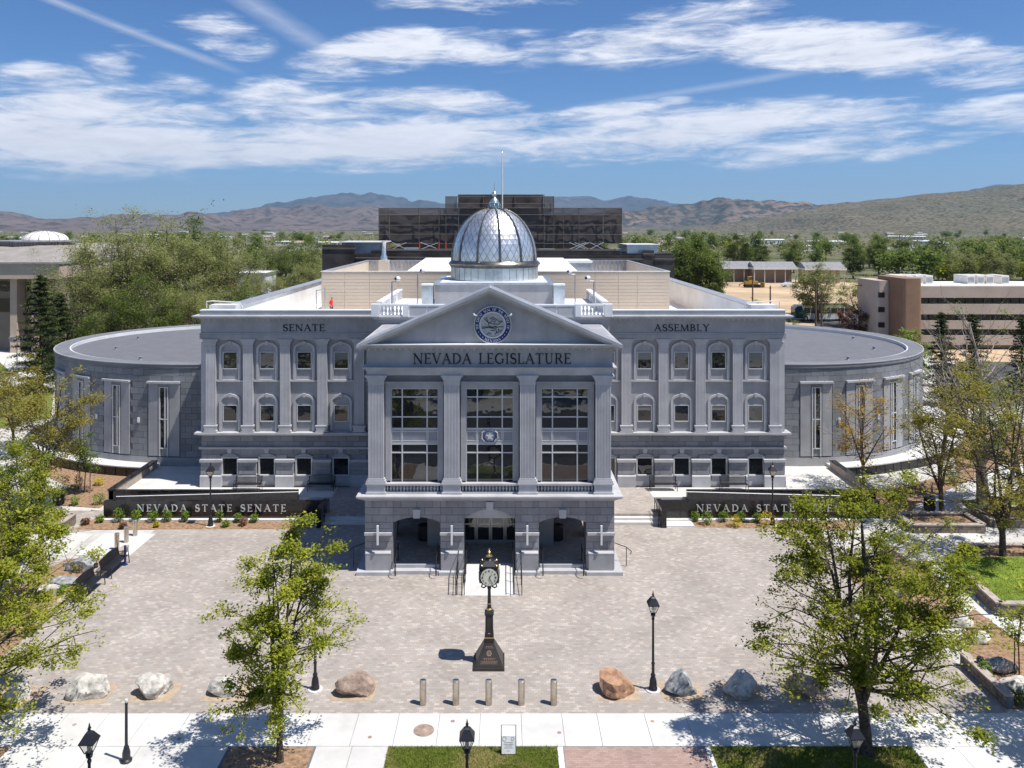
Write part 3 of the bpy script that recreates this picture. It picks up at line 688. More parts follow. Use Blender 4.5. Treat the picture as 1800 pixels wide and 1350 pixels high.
MB().lathe([(3.26,15.06),(3.34,15.10),(3.34,15.2),(3.44,15.24),(3.46,15.34),(3.40,15.40),(3.36,15.46),(3.32,15.5),(3.22,15.56),(3.10,15.58)], DX, DY, 72).build('ring_moulding', 'dome_rib', leg, 35)
ZD0, RD, HD = 15.56, 3.15, 3.85
def dpt(u, t, e=0.0):
    """point on the dome: u angle, t 0..1 up the slightly pointed profile"""
    r = (RD)*math.cos(t*math.pi/2)**0.93; z = ZD0+HD*math.sin(t*math.pi/2)
    return Vector((DX+(r+e)*math.cos(u), DY+(r+e)*math.sin(u), z+e*math.sin(t*math.pi/2)))
under = MB(); vs = []; n = 60; m = 24
for j in range(m+1): vs += [tuple(dpt(2*math.pi*k/n, min(j/m, .985), -.03)) for k in range(n)]
under.add(vs, [(j*n+k, j*n+(k+1)%n, (j+1)*n+(k+1)%n, (j+1)*n+k) for j in range(m) for k in range(n)])
dome = under.build('dome', 'dome_rib', leg, 60)
NS = 40; rest = MB(); single = 0
rows = []; t = 0.0
while t < 0.93:
    rows.append(t); t += 0.07*max(.38, math.cos(t*math.pi/2)**.6)
for j in range(len(rows)-1):
    tm = rows[j]; tu = rows[min(j+1, len(rows)-1)]; td = rows[j-1] if j else 0.0
    cnt = NS if tm < 0.80 else NS//2
    for k in range(cnt):
        uc = 2*math.pi*(k+.5*(j%2))/cnt; du = math.pi/cnt*.95
        a, b, c, d = dpt(uc, td+.004, .012), dpt(uc+du, tm, .03), dpt(uc, tu-.004, .018), dpt(uc-du, tm, .03)
        mid = dpt(uc, tm, .035)
        vs = [tuple(p) for p in (a, b, c, d, mid)]; fs = [(0,1,4),(1,2,4),(2,3,4),(3,0,4)]
        front = math.sin(uc) < -0.12
        if front and single < 300: MB().add(vs, fs).build('shingle', 'dome_metal', dome); single += 1
        else: rest.add(vs, fs)
stuff(rest.build('shingle_field', 'dome_metal', dome))
for k in range(12):
    u = 2*math.pi*(k+.27)/12
    MB().tube([dpt(u, i/16*.985, .035) for i in range(17)], [.10-.045*i/16 for i in range(17)], 6).build('rib', 'dome_rib', dome, 50)
zt = ZD0+HD-.06
MB().lathe([(.50,zt-.1),(.52,zt),(.36,zt+.06),(.34,zt+.42),(.42,zt+.46),(.42,zt+.52),(.34,zt+.56),(.28,zt+.75),(.14,zt+.9),(.09,zt+.96),(.08,zt+1.02),(.17,zt+1.1),(.2,zt+1.2),(.15,zt+1.3),(.06,zt+1.38),(.035,zt+1.5),(.012,zt+2.05)], DX, DY, 16).build('finial', 'finial_metal', dome, 40)
lo = MB()
for k in range(8):
    u = 2*math.pi*k/8; lo.tube([(DX+.38*math.cos(u), DY+.38*math.sin(u), zt+.1), (DX+.47*math.cos(u), DY+.47*math.sin(u), zt+.3), (DX+.4*math.cos(u), DY+.4*math.sin(u), zt+.44)], .04, 5)
stuff(lo.build('finial_scrolls', 'finial_metal', dome))

# --- wings
YW = 56.2
PC = [19.14, 16.62, 14.10, 11.58, 9.06, 6.54]
WC = [17.88, 15.36, 12.84, 10.32, 7.80]
def arch_ring(c, w, z0, zs, rise, t, y0, y1):
    """an arched surround: outer half width w, springing zs"""
    n = 12
    out = [(c-w, z0), (c-w, zs)]+[(c-w*math.cos(math.pi*i/n), zs+rise*math.sin(math.pi*i/n)) for i in range(1, n)]+[(c+w, zs), (c+w, z0)]
    inn = [(c-w+t, z0), (c-w+t, zs)]+[(c-(w-t)*math.cos(math.pi*i/n), zs+(rise-t)*math.sin(math.pi*i/n)) for i in range(1, n)]+[(c+w-t, zs), (c+w-t, z0)]
    mb = MB(); m = len(out)
    vs = [(X(p[0]), y0, p[1]) for p in out]+[(X(p[0]), y0, p[1]) for p in inn]+[(X(p[0]), y1, p[1]) for p in out]+[(X(p[0]), y1, p[1]) for p in inn]
    fs = []
    for i in range(m-1): fs += [(i, m+i, m+i+1, i+1), (i, i+1, 2*m+i+1, 2*m+i), (m+i+1, m+i, 3*m+i, 3*m+i+1)]
    fs += [(0, 2*m, 3*m, m), (m-1, 2*m-1, 4*m-1, 3*m-1)]
    return mb.add(vs, fs)
fld = MB(); brn = random.Random(5)
for s in (-1, 1):
    side = 'wing_wall'
    wx0, wx1 = sorted((X(s*6.3), X(s*19.72)))
    MB().box(wx0, wx1, YW, 60.0, 0.0, 10.85).build(side, 'stone', leg)
    # the deep body of the wing
    MB().box(*sorted((X(s*7.4), X(s*19.4))), 60.001, 98.0, 0.0, 9.97).build('wing_body', 'stone', leg)
    ex = s*19.72
    MB().box(*sorted((X(ex-s*.72), X(ex+s*.12))), YW-.10, YW+.6, 4.15, 10.2).build('corner_strip', 'stone_trim', leg)
    for c in PC:
        c *= s
        pl = fluted(c, .66, YW-.26, YW-.001, 4.62, 9.85, 6, .012).build('pilaster', 'stone_trim', leg)
        mb = MB(); mb.box(X(c-.44), X(c+.44), YW-.42, YW-.002, 4.15, 4.24).frustum(X(c), YW-.21, 4.2415, 4.50, .72, .42, .84, .42).box(X(c-.44), X(c+.44), YW-.43, YW-.003, 4.5015, 4.60); mb.build('pilaster_base', 'stone_trim', pl)
        mb = MB(); mb.box(X(c-.36), X(c+.36), YW-.30, YW-.002, 9.851, 9.95); capital(mb, c, .68, YW-.28, YW-.002, 9.952, 10.45, .2); mb.build('capital', 'stone_trim', pl)
    MB().box(*sorted((X(s*6.3), X(s*19.86))), YW-.34, YW-.001, 10.452, 10.80).build('architrave', 'stone', leg)
    for c in WC:
        c *= s
        for z0, zs, rise, g0, g1, up in ((7.66,9.72,.50,8.42,9.50,True), (4.16,6.18,.48,4.84,5.88,False)):
            w = arch_ring(c, .73, z0, zs, rise, .15, YW-.12, YW-.001).build('window', 'stone_trim', leg)
            arch_ring(c, .57, z0, zs, rise-.15, .07, YW-.06, YW-.002).build('inner_surround', 'stone', w)
            MB().box(X(c-.45), X(c+.45), YW-.035, YW-.012, g0, g1).build('pane', 'glass_dark', w)
            if brn.random() < .3: MB().box(X(c-.449), X(c+.449), YW-.0375, YW-.0355, g1-(g1-g0)*brn.choice((.3,.45,.6)), g1).build('blind', 'blind', w)
            fr = MB().box(X(c-.5), X(c-.45), YW-.07, YW-.012, g0-.05, g1+.05).box(X(c+.45), X(c+.5), YW-.07, YW-.012, g0-.05, g1+.05).box(X(c-.449), X(c+.449), YW-.068, YW-.012, g1, g1+.05).box(X(c-.449), X(c+.449), YW-.09, YW-.012, g0-.06, g0)
            fr.build('frame', 'frame_light', w)
            MB().prism_y([(X(c-.09), zs+rise-.2), (X(c+.09), zs+rise-.2), (X(c+.11), zs+rise+.06), (X(c-.11), zs+rise+.06)], YW-.17, YW-.03).build('keystone', 'stone_trim', w)
        MB().box(X(c-.90), X(c+.90), YW-.16, YW-.001, 7.52, 7.64).build('sill_band', 'stone_trim', leg)
        MB().box(X(c-.75), X(c+.75), YW-.10, YW-.001, 10.36, 10.445).build('bay_head', 'stone_trim', leg)
    # mid cornice
    mb = MB(); e0 = s*19.72
    for p, z, h in ((.10,3.84,.08),(.28,3.9215,.08),(.46,4.003,.12)): mb.box(*sorted((X(s*6.3), X(e0+s*p))), YW-p-.05, YW+.5, z, z+h)
    mb.build('mid_cornice', 'stone_trim', leg)
    mb = MB()
    mb.box(*sorted((X(s*6.3), X(e0+s*.22))), YW-.28, YW+.3, 2.97, 3.10); mb.build('string_course', 'stone_trim', leg)
    # ground storey: blocks (small in the picture), piers, windows
    for ci, (z0, z1) in enumerate(((.45,.80),(.80,1.15),(1.15,1.5),(1.5,1.85),(1.85,2.2),(2.2,2.58),(2.58,2.96),(3.11,3.46),(3.46,3.83))):
        x = 6.35+(.45 if ci % 2 else 0)
        while x < 19.78:
            x2 = min(x+.9, 19.80); a, b = sorted((X(s*(x+.008)), X(s*(x2-.008))))
            ok = z0 > 2.3 or all(abs((x+x2)/2-c) > .9 for c in WC)
            if ok and x2-x > .1: fld.box(a, b, YW-.14, YW-.001, z0+.008, z1-.008)
            x = x2
    for c in PC:
        c *= s; hw = .62
        if abs(c) > 19: c -= s*.05; hw = .72
        pm = MB().box(X(c-hw+.05), X(c+hw-.05), YW-.32, YW-.142, 1.24, 2.12)
        for z0_, z1_, h_ in ((1.305,1.56,0),(1.58,1.84,1),(1.86,2.12,0)):
            cut = c if h_ else c-.3
            pm.box(X(c-hw+.03), X(cut-.012), YW-.35, YW-.143, z0_, z1_).box(X(cut+.012), X(c+hw-.03), YW-.35, YW-.143, z0_, z1_)
        pr = pm.build('ground_pier', 'stone_block', leg)
        MB().box(X(c-hw-.03), X(c+hw+.03), YW-.46, YW-.143, 2.1215, 2.30).build('pier_cap', 'stone_trim', pr)
        MB().box(X(c-hw), X(c+hw), YW-.46, YW-.142, ZT, 1.17).prism_x([(YW-.46,1.17),(YW-.142,1.17),(YW-.142,1.30),(YW-.35,1.238)], X(c-hw+.001), X(c+hw-.001)).build('pier_plinth', 'stone_trim', pr)
    for c in WC:
        c *= s
        w = MB().box(X(c-.58), X(c-.49), YW-.17, YW-.001, 1.12, 2.40).box(X(c+.49), X(c+.58), YW-.17, YW-.001, 1.12, 2.40).box(X(c-.489), X(c+.489), YW-.169, YW-.001, 2.32, 2.40).box(X(c-.489), X(c+.489), YW-.19, YW-.001, 1.12, 1.19).build('ground_window', 'frame_light', leg)
        MB().box(X(c-.489), X(c+.489), YW-.03, YW-.008, 1.191, 2.319).build('pane', 'glass_dark', w)
        n = 8
        MB().prism_y([(X(c-.66+1.32*i/n), 2.43+.24*math.sin(math.pi*i/n)) for i in range(n+1)], YW-.20, YW-.142).build('arch_head', 'stone', w)
        MB().prism_y([(X(c-.12), 2.70), (X(c+.12), 2.70), (X(c+.17), 2.965), (X(c-.17), 2.965)], YW-.26, YW-.143).build('keystone', 'stone_trim', w)
        MB().box(X(c-.62), X(c+.62), YW-.12, YW-.001, ZT, 1.10).build('apron', 'stone_trim', w)
    # frieze, main cornice, parapet
    MB().box(*sorted((X(s*6.3), X(s*19.80))), YW-.28, YW+.6, 10.85, 11.80).build('frieze', 'stone', leg)
    mb = MB()
    for p, z, h in ((.34,10.78,.07),(.06+.28,11.80,.05),(.46,11.8515,.06),(.66,11.913,.07),(.74,11.9845,.07)): mb.box(*sorted((X(s*6.3), X(s*(19.52+p)))), YW-p, YW+.6, z, z+h)
    mb.build('main_cornice', 'stone_trim', leg)
    MB().box(*sorted((X(s*6.3), X(s*19.82))), YW-.30, YW+.25, 12.056, 12.36).build('parapet', 'metal_roof', leg)
    MB().box(*sorted((X(s*6.3), X(s*19.86))), YW-.34, YW+.30, 12.3615, 12.42).build('parapet_coping', 'white_metal', leg)
    dn = MB()
    for k in range(36): dn.cbox(X(s*(6.8+12.8*k/35)), YW-.31, 11.70, .10, .06, .09)
    stuff(dn.build('dentil_row', 'stone_trim', leg))
    # roof and side parapets
    MB().box(*sorted((X(s*7.4), X(s*19.0))), 56.6, 98, 9.98, 10.02).build('wing_roof', 'white_roof', leg)
    pp = MB().box(*sorted((X(s*18.9), X(s*19.6))), 56.5, 98, 9.9, 12.20); pp.build('side_parapet', 'white_roof', leg)
    MB().box(*sorted((X(s*18.75), X(s*19.75))), 58.6, 98, 12.2015, 12.30).build('parapet_coping', 'metal_roof', leg)
    MB().box(*sorted((X(s*17.9), X(s*19.7))), 57.2, 58.4, 12.05, 12.62).build('corner_hatch', 'white_metal', leg)
    MB().tube([(X(s*19.9), 57.3, 12.42), (X(s*19.9), 57.3, 12.86), (X(s*19.5), 57.3, 12.9), (X(s*17.6), 57.3, 12.78), (X(s*17.4), 57.3, 12.42)], .045, 6).build('roof_davit', 'white_metal', leg)
stuff(fld.build('block_courses', 'block_field', leg))
letters('SENATE', XD(497, YW-.28), XD(571, YW-.28), 10.98, .46, YW-.28, 'letter_black', leg)
letters('ASSEMBLY', XD(1150, YW-.28), XD(1247, YW-.28), 10.98, .46, YW-.28, 'letter_black', leg)

# --- round chambers
RZ0, RZ1 = 1.18, 7.95
EA, EB, EY = 15.2, 13.4, 74.1
for s in (-1, 1):
    cx = X(s*22.7); EA = 15.2 if s < 0 else 14.1
    def E(u, e=0.0): return (cx+s*(EA+e)*math.sin(u), EY-(EB+e)*math.cos(u))   # u: 0 faces the camera, + outwards
    def pxu(u): p = E(u); return HX+F*p[0]/p[1]
    def find(px):
        return min((abs(pxu(R(q*.25))-px), R(q*.25)) for q in range(-120, 330))[1]
    targets = (288, 206, 144, 106) if s < 0 else (1435, 1511, 1568, 1605)
    us = [find(t) for t in targets[:2]]; us = [us[0]+k*(us[1]-us[0]) for k in range(4)]
    n = 120
    ring = lambda e: [E(2*math.pi*k/n, e) for k in range(n)]
    MB().prism_z(ring(-.02), 0.0, RZ1-.3).build('chamber_wall', 'joint', leg, 30)
    MB().prism_z(ring(.06), ZT-.4, RZ1-6.87).build('chamber_plinth', 'stone', leg, 30)
    # parapet ring and roof
    def annulus(e0, e1, z0, z1, name, mat):
        vs = []; fs = []
        for e, z in ((e0,z0),(e1,z0),(e1,z1),(e0,z1)): vs += [(*E(2*math.pi*k/n, e), z) for k in range(n)]
        for q in range(4):
            for k in range(n): k2 = (k+1)%n; fs.append((q*n+k, q*n+k2, ((q+1)%4)*n+k2, ((q+1)%4)*n+k))
        return MB().add(vs, fs).build(name, mat, leg, 40)
    annulus(-1.05, .10, RZ1-.28, RZ1, 'chamber_parapet', 'parapet_cap')
    annulus(.02, .13, RZ1-.05, RZ1+.012, 'parapet_edge', 'stone')
    annulus(-1.16, -1.06, RZ1-.42, RZ1-.02, 'parapet_flashing', 'white_metal')
    MB().prism_z(ring(-1.0), RZ1-.44, RZ1-.38).build('chamber_roof', 'roof_membrane', leg)
    for k in range(-4, 5):
        u_ = k*2.9; hl = (EB-1.3)*math.sqrt(max(0, 1-(u_/(EA-1.3))**2))
        if hl > 1.5: MB().box(cx+u_-.07, cx+u_+.07, EY-hl, EY+hl, RZ1-.381, RZ1-.368).build('membrane_seam', 'membrane_seam', leg)
    for du, dv in ((9.5,-4.0),(5.0,-9.5),(10.5,2.5),(3.0,3.5)):
        MB().lathe([(.16,RZ1-.38),(.16,RZ1-.33),(.1,RZ1-.28),(.1,RZ1-.12),(.13,RZ1-.1),(.13,RZ1-.05),(.02,RZ1-.02)], cx+s*du, EY+dv, 10).build('roof_vent', 'corrugated', leg, 40)
    # tall recessed windows
    def arcbox(u0, u1, e0, e1, z0, z1, k=4):
        pts = [E(u0+(u1-u0)*i/k, e1) for i in range(k+1)]+[E(u1-(u1-u0)*i/k, e0) for i in range(k+1)]
        return MB().prism_z(pts, z0, z1)
    spans = []
    ds = lambda u: math.hypot(EA*math.cos(u), EB*math.sin(u))
    for u in us:
        h = 1.2/ds(u); spans.append((u-h-.004, u+h+.004))
        w = arcbox(u-h, u+h, -.015, .012, RZ0, 6.62).build('chamber_window', 'stone_block', leg)
        for q in (-1, 1):
            a, b = sorted((u+q*h*.36, u+q*h)); arcbox(a+.001, b-.001, .013, .07, RZ0+.002, 6.5).build('jamb_panel', 'stone', w)
        arcbox(u-h*1.03, u+h*1.03, -.01, .26, 6.54, 6.68).build('lintel', 'stone_trim', w)
        g = h*.26
        arcbox(u-g, u+g, .014, .03, 1.75, 6.2).build('pane', 'glass_dark', w)
        fr = MB()
        for q in (-1, -.35, 1): 
            p = arcbox(u+q*g-.045/ds(u), u+q*g+.045/ds(u), .031, .10, RZ0+.003 if abs(q) == 1 else 1.74, 6.28, 1); fr.add(p.v, p.f)
        for z in (1.70, 3.85, 6.2):
            p = arcbox(u-g*.95, u+g*.95, .0312, .095, z, z+.07, 1); fr.add(p.v, p.f)
        fr.build('frame', 'frame_light', w)
    # blocks
    fieldm = MB(); cand = []
    z = RZ1-6.85; ci = 0
    while z < RZ1-.32:
        z1 = min(z+.46, RZ1-.30); u = R(-14)+(ci%2)*.03
        while u < R(122):
            u2 = u+.92/ds(u)
            segs = [(u, u2)]
            if z < 6.55:
                for a, b in spans:
                    ns_ = []
                    for p, q in segs:
                        if q <= a or p >= b: ns_.append((p, q))
                        else:
                            if p < a: ns_.append((p, a))
                            if q > b: ns_.append((b, q))
                    segs = ns_
            for p, q in segs:
                if q-p > .012: cand.append((E((p+q)/2)[1], p+.0007, q-.0007, z+.009, z1-.009))
            u = u2
        z = z1; ci += 1
    cand.sort()
    for i, (_, p, q, a, b) in enumerate(cand):
        mb = arcbox(p, q, -.018, .03, a, b, 1)
        if i < 95: mb.build('stone_block', 'rotunda_block', leg)
        else: fieldm.add(mb.v, mb.f)
    stuff(fieldm.build('block_courses', 'rotunda_field', leg))
    # small wall lights
    for a, b in zip(us, us[1:]):
        p = E((a+b)/2, .06); MB().cbox(p[0], p[1], 3.6, .16, .14, .34).build('wall_light', 'white_metal', leg)
    MB().tube([E(R(-6), .0)+(7.0,), E(R(-6), .4)+(7.1,), E(R(-6), .45)+(6.8,)], .04, 5).build('wall_camera', 'white_metal', leg)

# --- beige screen wall on the roof, roof boxes, poles
PY0, PY1, PX0, PX1, PZ = 75.0, 100.0, XD(565, 75), XD(1177, 75), 13.97
scr = MB(); scr.box(PX0, PX1, PY0, PY0+.25, 9.9, PZ).box(PX0, PX0+.25, PY0+.25, PY1, 9.9, PZ).box(PX1-.25, PX1, PY0+.25, PY1, 9.9, PZ).box(PX0, PX1, PY1, PY1+.25, 9.9, PZ)
screen = scr.build('roof_screen', 'beige_panel', leg)
xs = [PX0, XD(606,75), XD(649.5,75), XD(700,75), XD(1046,75), XD(1087,75), XD(1120,75), PX1]
for a, b in zip(xs, xs[1:]):
    z = 10.0
    while z < PZ-.05:
        z2 = min(z+.30, PZ); MB().box(a+.025, b-.025, PY0-.03, PY0-.001, z+.02, z2-.012).build('siding_board', 'beige_panel', screen); z = z2
MB().box(PX0-.06, PX1+.06, PY0-.08, PY0+.3, PZ+.001, PZ+.07).build('screen_coping', 'white_metal', screen)
cor = MB(); x = PX0+.3
while x < PX1-.4: cor.box(x, x+.24, PY1-.12, PY1-.001, 11.5, PZ-.02); x += .48
stuff(cor.build('corrugated_lining', 'corrugated', screen))
MB().box(PX0, PX1, PY1-.2, PY1+.3, PZ+.001, PZ+.08).box(PX0-.06, PX0+.3, PY0+.3, PY1-.2, PZ+.002, PZ+.075).box(PX1-.3, PX1+.06, PY0+.3, PY1-.2, PZ+.002, PZ+.075).build('screen_coping', 'corrugated', screen)
MB().box(PX0+.25, PX1-.25, PY0+.3, PY1-.2, 11.6, 11.7).build('plant_deck', 'white_roof', leg)
hx0, hx1 = XD(720, 80), XD(1012, 80)
MB().prism_x([(78, 13.3), (78, 13.9), (97, 14.45), (97, 13.3)], hx0, hx1).build('roof_house', 'white_roof', leg)
MB().box(XD(962,92), XD(1037,92), 91, 96, 11.7, 14.1).build('roof_house', 'corrugated', leg)
MB().box(XD(961,92)-.1, XD(1038,92)+.1, 90.9, 96.1, 14.1015, 14.35).build('roof_house', 'white_metal', leg)
fx = XD(675, 84)
flue = MB().box(fx-.5, fx+.5, 83.5, 84.5, 11.7, ZD(457,84)).build('flue_stack', 'beige_panel', leg)
MB().lathe([(.34,ZD(457,84)),(.34,ZD(451,84)),(.22,ZD(448,84)),(.20,ZD(428,84)),(.24,ZD(427,84)),(.24,ZD(424,84))], fx, 84, 14).build('flue_pipe', 'drum_metal', flue, 40)
for px, pyb, pyt, D, sd in ((689,545,495,53,1), (734,545,480,60,1), (1011,545,482,60,-1), (1044,545,494,53,-1)):
    x = XD(px, D); zb, zt_ = 12.45, ZD(pyt, D)
    pl = MB().lathe([(.1,zb),(.1,zb+.05),(.05,zb+.1),(.045,zt_)], x, D, 8).build('camera_pole', 'frame_steel', leg, 40)
    MB().tube([(x, D, zt_-.02), (x+sd*.3, D-.1, zt_), (x+sd*.36, D-.12, zt_+.1)], .035, 6).build('arm', 'frame_steel', pl)
    MB().lathe([(.02,zt_+.05),(.13,zt_+.1),(.17,zt_+.2),(.13,zt_+.3),(.03,zt_+.36)], x+sd*.4, D-.14, 10).build('camera_head', 'white_metal', pl, 40)
    MB().lathe([(.02,zt_+.1),(.08,zt_+.15),(.08,zt_+.27),(.02,zt_+.3)], x+sd*.4-.14, D-.26, 10).build('camera_head', 'seal_blue', pl, 40)
# rooftop guard gate by the screen
gx = XD(556, 73)
MB().tube([(gx,73,10.02),(gx,73,12.5)], .05).tube([(gx+.75,73,10.02),(gx+.75,73,12.7)], .05).tube([(gx,73,12.4),(gx+.75,73,12.6)], .04).tube([(gx,73,11.3),(gx+.75,73,11.4)], .03).build('roof_ladder', 'frame_steel', leg)
# ---------------------------------------------------------------- ground, plaza, pavements
def scrub_ground():
    m, nt, b = new_mat('scrub'); N = nt.nodes; L = nt.links
    geo = N.new('ShaderNodeNewGeometry')
    def nz(s, d=8):
        n = N.new('ShaderNodeTexNoise'); n.inputs['Scale'].default_value = s; n.inputs['Detail'].default_value = d; n.inputs['Roughness'].default_value = .65; L.new(geo.outputs['Position'], n.inputs['Vector']); return n.outputs['Fac']
    def mix(f, a, b_, lo, hi):
        mr = N.new('ShaderNodeMapRange'); mr.inputs[1].default_value = lo; mr.inputs[2].default_value = hi; L.new(f, mr.inputs[0])
        x = N.new('ShaderNodeMix'); x.data_type = 'RGBA'; L.new(mr.outputs[0], x.inputs[0])
        for i, v in ((6,a),(7,b_)):
            if isinstance(v, tuple): x.inputs[i].default_value = (*v,1)
            else: L.new(v, x.inputs[i])
        return x.outputs[2]
    c = mix(nz(.004), (0.125,0.13,0.08), (0.175,0.155,0.105), .42, .58)
    c = mix(nz(.03), c, (0.075,0.095,0.04), .50, .60)
    L.new(c, b.inputs['Base Color']); b.inputs['Roughness'].default_value = 1; b.inputs['Specular IOR Level'].default_value = .05
scrub_ground()
struct(MB().add([(-15800,-290,-.03),(15800,-290,-.03),(15800,22900,-.03),(-15800,22900,-.03)], [(0,1,2,3)]).build('ground', 'scrub'))
struct(MB().add([(-60,-3,-.02),(60,-3,-.02),(60,125,-.02),(-60,125,-.02)], [(0,1,2,3)]).build('campus_ground', 'concrete_old'))
YS0, YS1 = G(0,1254)[1], G(0,1312)[1]         # back and front edge of the sidewalk
PL, PR = -20.75, 18.75                        # plaza edges
plaza = sheet('plaza', [(PL-9,YS0),(PR,YS0),(PR,49.9),(PL,49.9),(PL,38),(PL-9,34.2)], 0.0, 'pavers')
sheet('plaza_left_path', PX([(0,935),(20,905),(110,898),(245,896),(160,932),(115,937)]), 0.0, 'pavers')
MB_ = MB()
# upper walkways between portico and signs, with two steps up
for s in (-1, 1):
    xi, xo = s*7.0, s*10.45
    xa, xb = sorted((X(xi), X(xo)))
    struct(MB().box(xa, xb, 50.6, YW-.47, -.01, ZT).build('walkway', 'pavers'))
    for k in range(3): struct(MB().box(xa, xb, 49.95+.35*k, 50.6+.002*k, -.01, .15*(k+1)-.004).build('step', 'concrete_edge'))
    # terrace in front of the wing and round the chamber
    xa, xb = sorted((X(s*10.452), X(s*24.6)))
    struct(MB().box(xa, xb, 53.7, YW-.47, -.01, ZT-.003).build('terrace', 'concrete'))
    struct(MB().box(*sorted((X(s*19.9), X(s*24.6))), YW-.468, 62.5, -.01, ZT-.004).build('terrace', 'concrete'))
    cx = X(s*22.7); EA = 15.2 if s < 0 else 14.1
    ww = lambda u: 1.25+(2.4*max(0, u-R(30))**1.0 if s > 0 else .25*max(0, u))
    def EW_(u, e): return (cx+s*(EA+e)*math.sin(u), EY-(EB+e)*math.cos(u))
    aq = [R(7.2+q*3.1) for q in range(41)]
    struct(MB().prism_z([EW_(u, ww(u)) for u in aq]+[EW_(u, -.5) for u in aq[::-1]], .2, .66).build('chamber_walk', 'concrete'))
    # curved black granite retaining wall below the walk
    gw = thing('granite_wall', 'curved black granite retaining wall below the '+('left' if s < 0 else 'right')+' round chamber', 'wall', (cx, EY-EB-1.3, 0), 'curved granite walls')
    for u0, u1 in zip(aq, aq[1:]):
        MB().prism_z([EW_(u0+.002, ww(u0)+.01), EW_(u0+.002, ww(u0)+.15), EW_(u1-.002, ww(u1)+.15), EW_(u1-.002, ww(u1)+.01)], -.25, .66).build('granite_slab', 'granite', gw)
    MB().prism_z([EW_(u, ww(u)-.12) for u in aq]+[EW_(u, ww(u)+.21) for u in aq[::-1]], .662, .74).build('coping', 'concrete_edge', gw)
    # sign wall
    which = 'SENATE' if s < 0 else 'ASSEMBLY'
    sw = thing('sign_wall', 'long black granite sign wall reading NEVADA STATE '+which+' in silver letters', 'sign', (X(s*17), 51.0, 0))
    xs = [10.5+1.12*k for k in range(13)]
    for a, b in zip(xs, xs[1:]):
        p, q = sorted((X(s*(a+.006)), X(s*(b-.006)))); MB().box(p, q, 50.85, 51.15, -.02, 1.13).build('granite_slab', 'granite', sw)
    MB().box(*sorted((X(s*10.2), X(s*10.49))), 49.4, 51.3, -.02, 1.15).build('end_slab', 'granite', sw)
    MB().box(*sorted((X(s*10.5), X(s*24.0))), 50.55, 50.845, -.02, .09).build('footing', 'concrete_edge', sw)
    if s < 0: letters('NEVADA STATE SENATE', XD(241,50.85), XD(503,50.85), .50, .43, 50.849, 'letter_silver', sw, .03, .30)
    else: letters('NEVADA STATE ASSEMBLY', XD(1224,50.85), XD(1524,50.85), .50, .43, 50.849, 'letter_silver', sw, .03, .30)
    # ramp behind with parapet wall and handrail
    xa, xb = X(s*10.6), X(s*24.4)
    vs = [(xa,51.16,.40),(xb,51.16,0.0),(xb,53.35,0.0),(xa,53.35,.40)]
    struct(MB().add(vs+[(a,b,-.02) for a,b,c in vs], [(0,1,2,3) if s > 0 else (3,2,1,0)]).build('ramp', 'concrete_old'))
    rw = thing('ramp_wall', 'low black granite parapet with a handrail behind the NEVADA STATE '+which+' sign', 'wall', (X(s*18), 53.5, 0), 'ramp parapets')
    xs = [12.6+1.02*k for k in range(13)]
    for a, b in zip(xs, xs[1:]):
        p, q = sorted((X(s*(a+.006)), X(s*(b-.006)))); MB().box(p, q, 53.4, 53.7, -.02, .97).build('granite_slab', 'granite', rw)
    rail = MB().tube([(X(s*12.5),53.3,.93),(X(s*24.3),53.3,.62)], .03); 
    for k in range(9): x = 13+1.35*k; rail.tube([(X(s*x),53.3,.93-.31*(x-12.5)/11.8),(X(s*x),53.4,.88-.31*(x-12.5)/11.8)], .018, 5)
    rail.build('handrail', 'white_metal', rw)
    # side wall of the terrace
    MB().box(*sorted((X(s*24.55), X(s*24.9))), 53.4, 60.2, -.02, .98).build('side_wall', 'wall_cap', rw)
    MB().box(*sorted((X(s*24.5), X(s*24.95))), 53.38, 60.2, .9815, 1.03).build('coping', 'granite', rw)
    # stair handrail
    hr = thing('stair_handrail', 'thin steel handrail at the steps beside the '+('Senate' if s < 0 else 'Assembly')+' sign wall', 'handrail', (X(s*10.0), 50, 0), 'step handrails')
    MB().tube([(X(s*10.05),49.6,0),(X(s*10.05),49.6,.85),(X(s*10.05),50.9,1.3),(X(s*10.05),50.9,ZT)], .025).build('rail', 'black_metal', hr)
# planting beds
sheet('planting_bed', PX([(128,931),(168,911),(560,911.5),(546,930)]), .006, 'mulch')
sheet('planting_bed', PX([(1203,912),(1520,912),(1500,932),(1226,927)]), .006, 'mulch')
struct(MB().box(*sorted((X(10.5),X(12.2))), 49.6, 50.5, -.01, .06).build('utility_pad', 'concrete_edge'))
sheet('planting_bed', PX([(206,982),(118,982),(-60,1085),(-60,1190),(-10,1168)]), .006, 'mulch')
sheet('planting_bed', PX([(86,887),(175,893),(215,862),(283,822),(200,822),(110,800),(40,815),(120,855)]), .006, 'mulch')
sheet('planting_bed', PX([(1470,855),(1560,862),(1660,835),(1720,838),(1620,880),(1590,910),(1480,915),(1420,880)]), .006, 'mulch')
sheet('planting_bed', PX([(1698,1082),(1712,1070),(1890,1200),(1890,1246),(1775,1246),(1702,1176)]), .006, 'mulch')
sheet('planting_bed', PX([(1480,1010),(1560,960),(1640,1010),(1700,1082),(1640,1110)]), .006, 'mulch')
sheet('concrete_pad', PX([(60,977),(88,938),(167,938),(114,977)]), .004, 'concrete')
sheet('concrete_pad', PX([(132,976.5),(183,938),(274,938),(228,976.5)]), .004, 'concrete')
sheet('concrete_pad', PX([(0,1062),(60,980),(116,984),(-30,1082)]), .004, 'pavers')
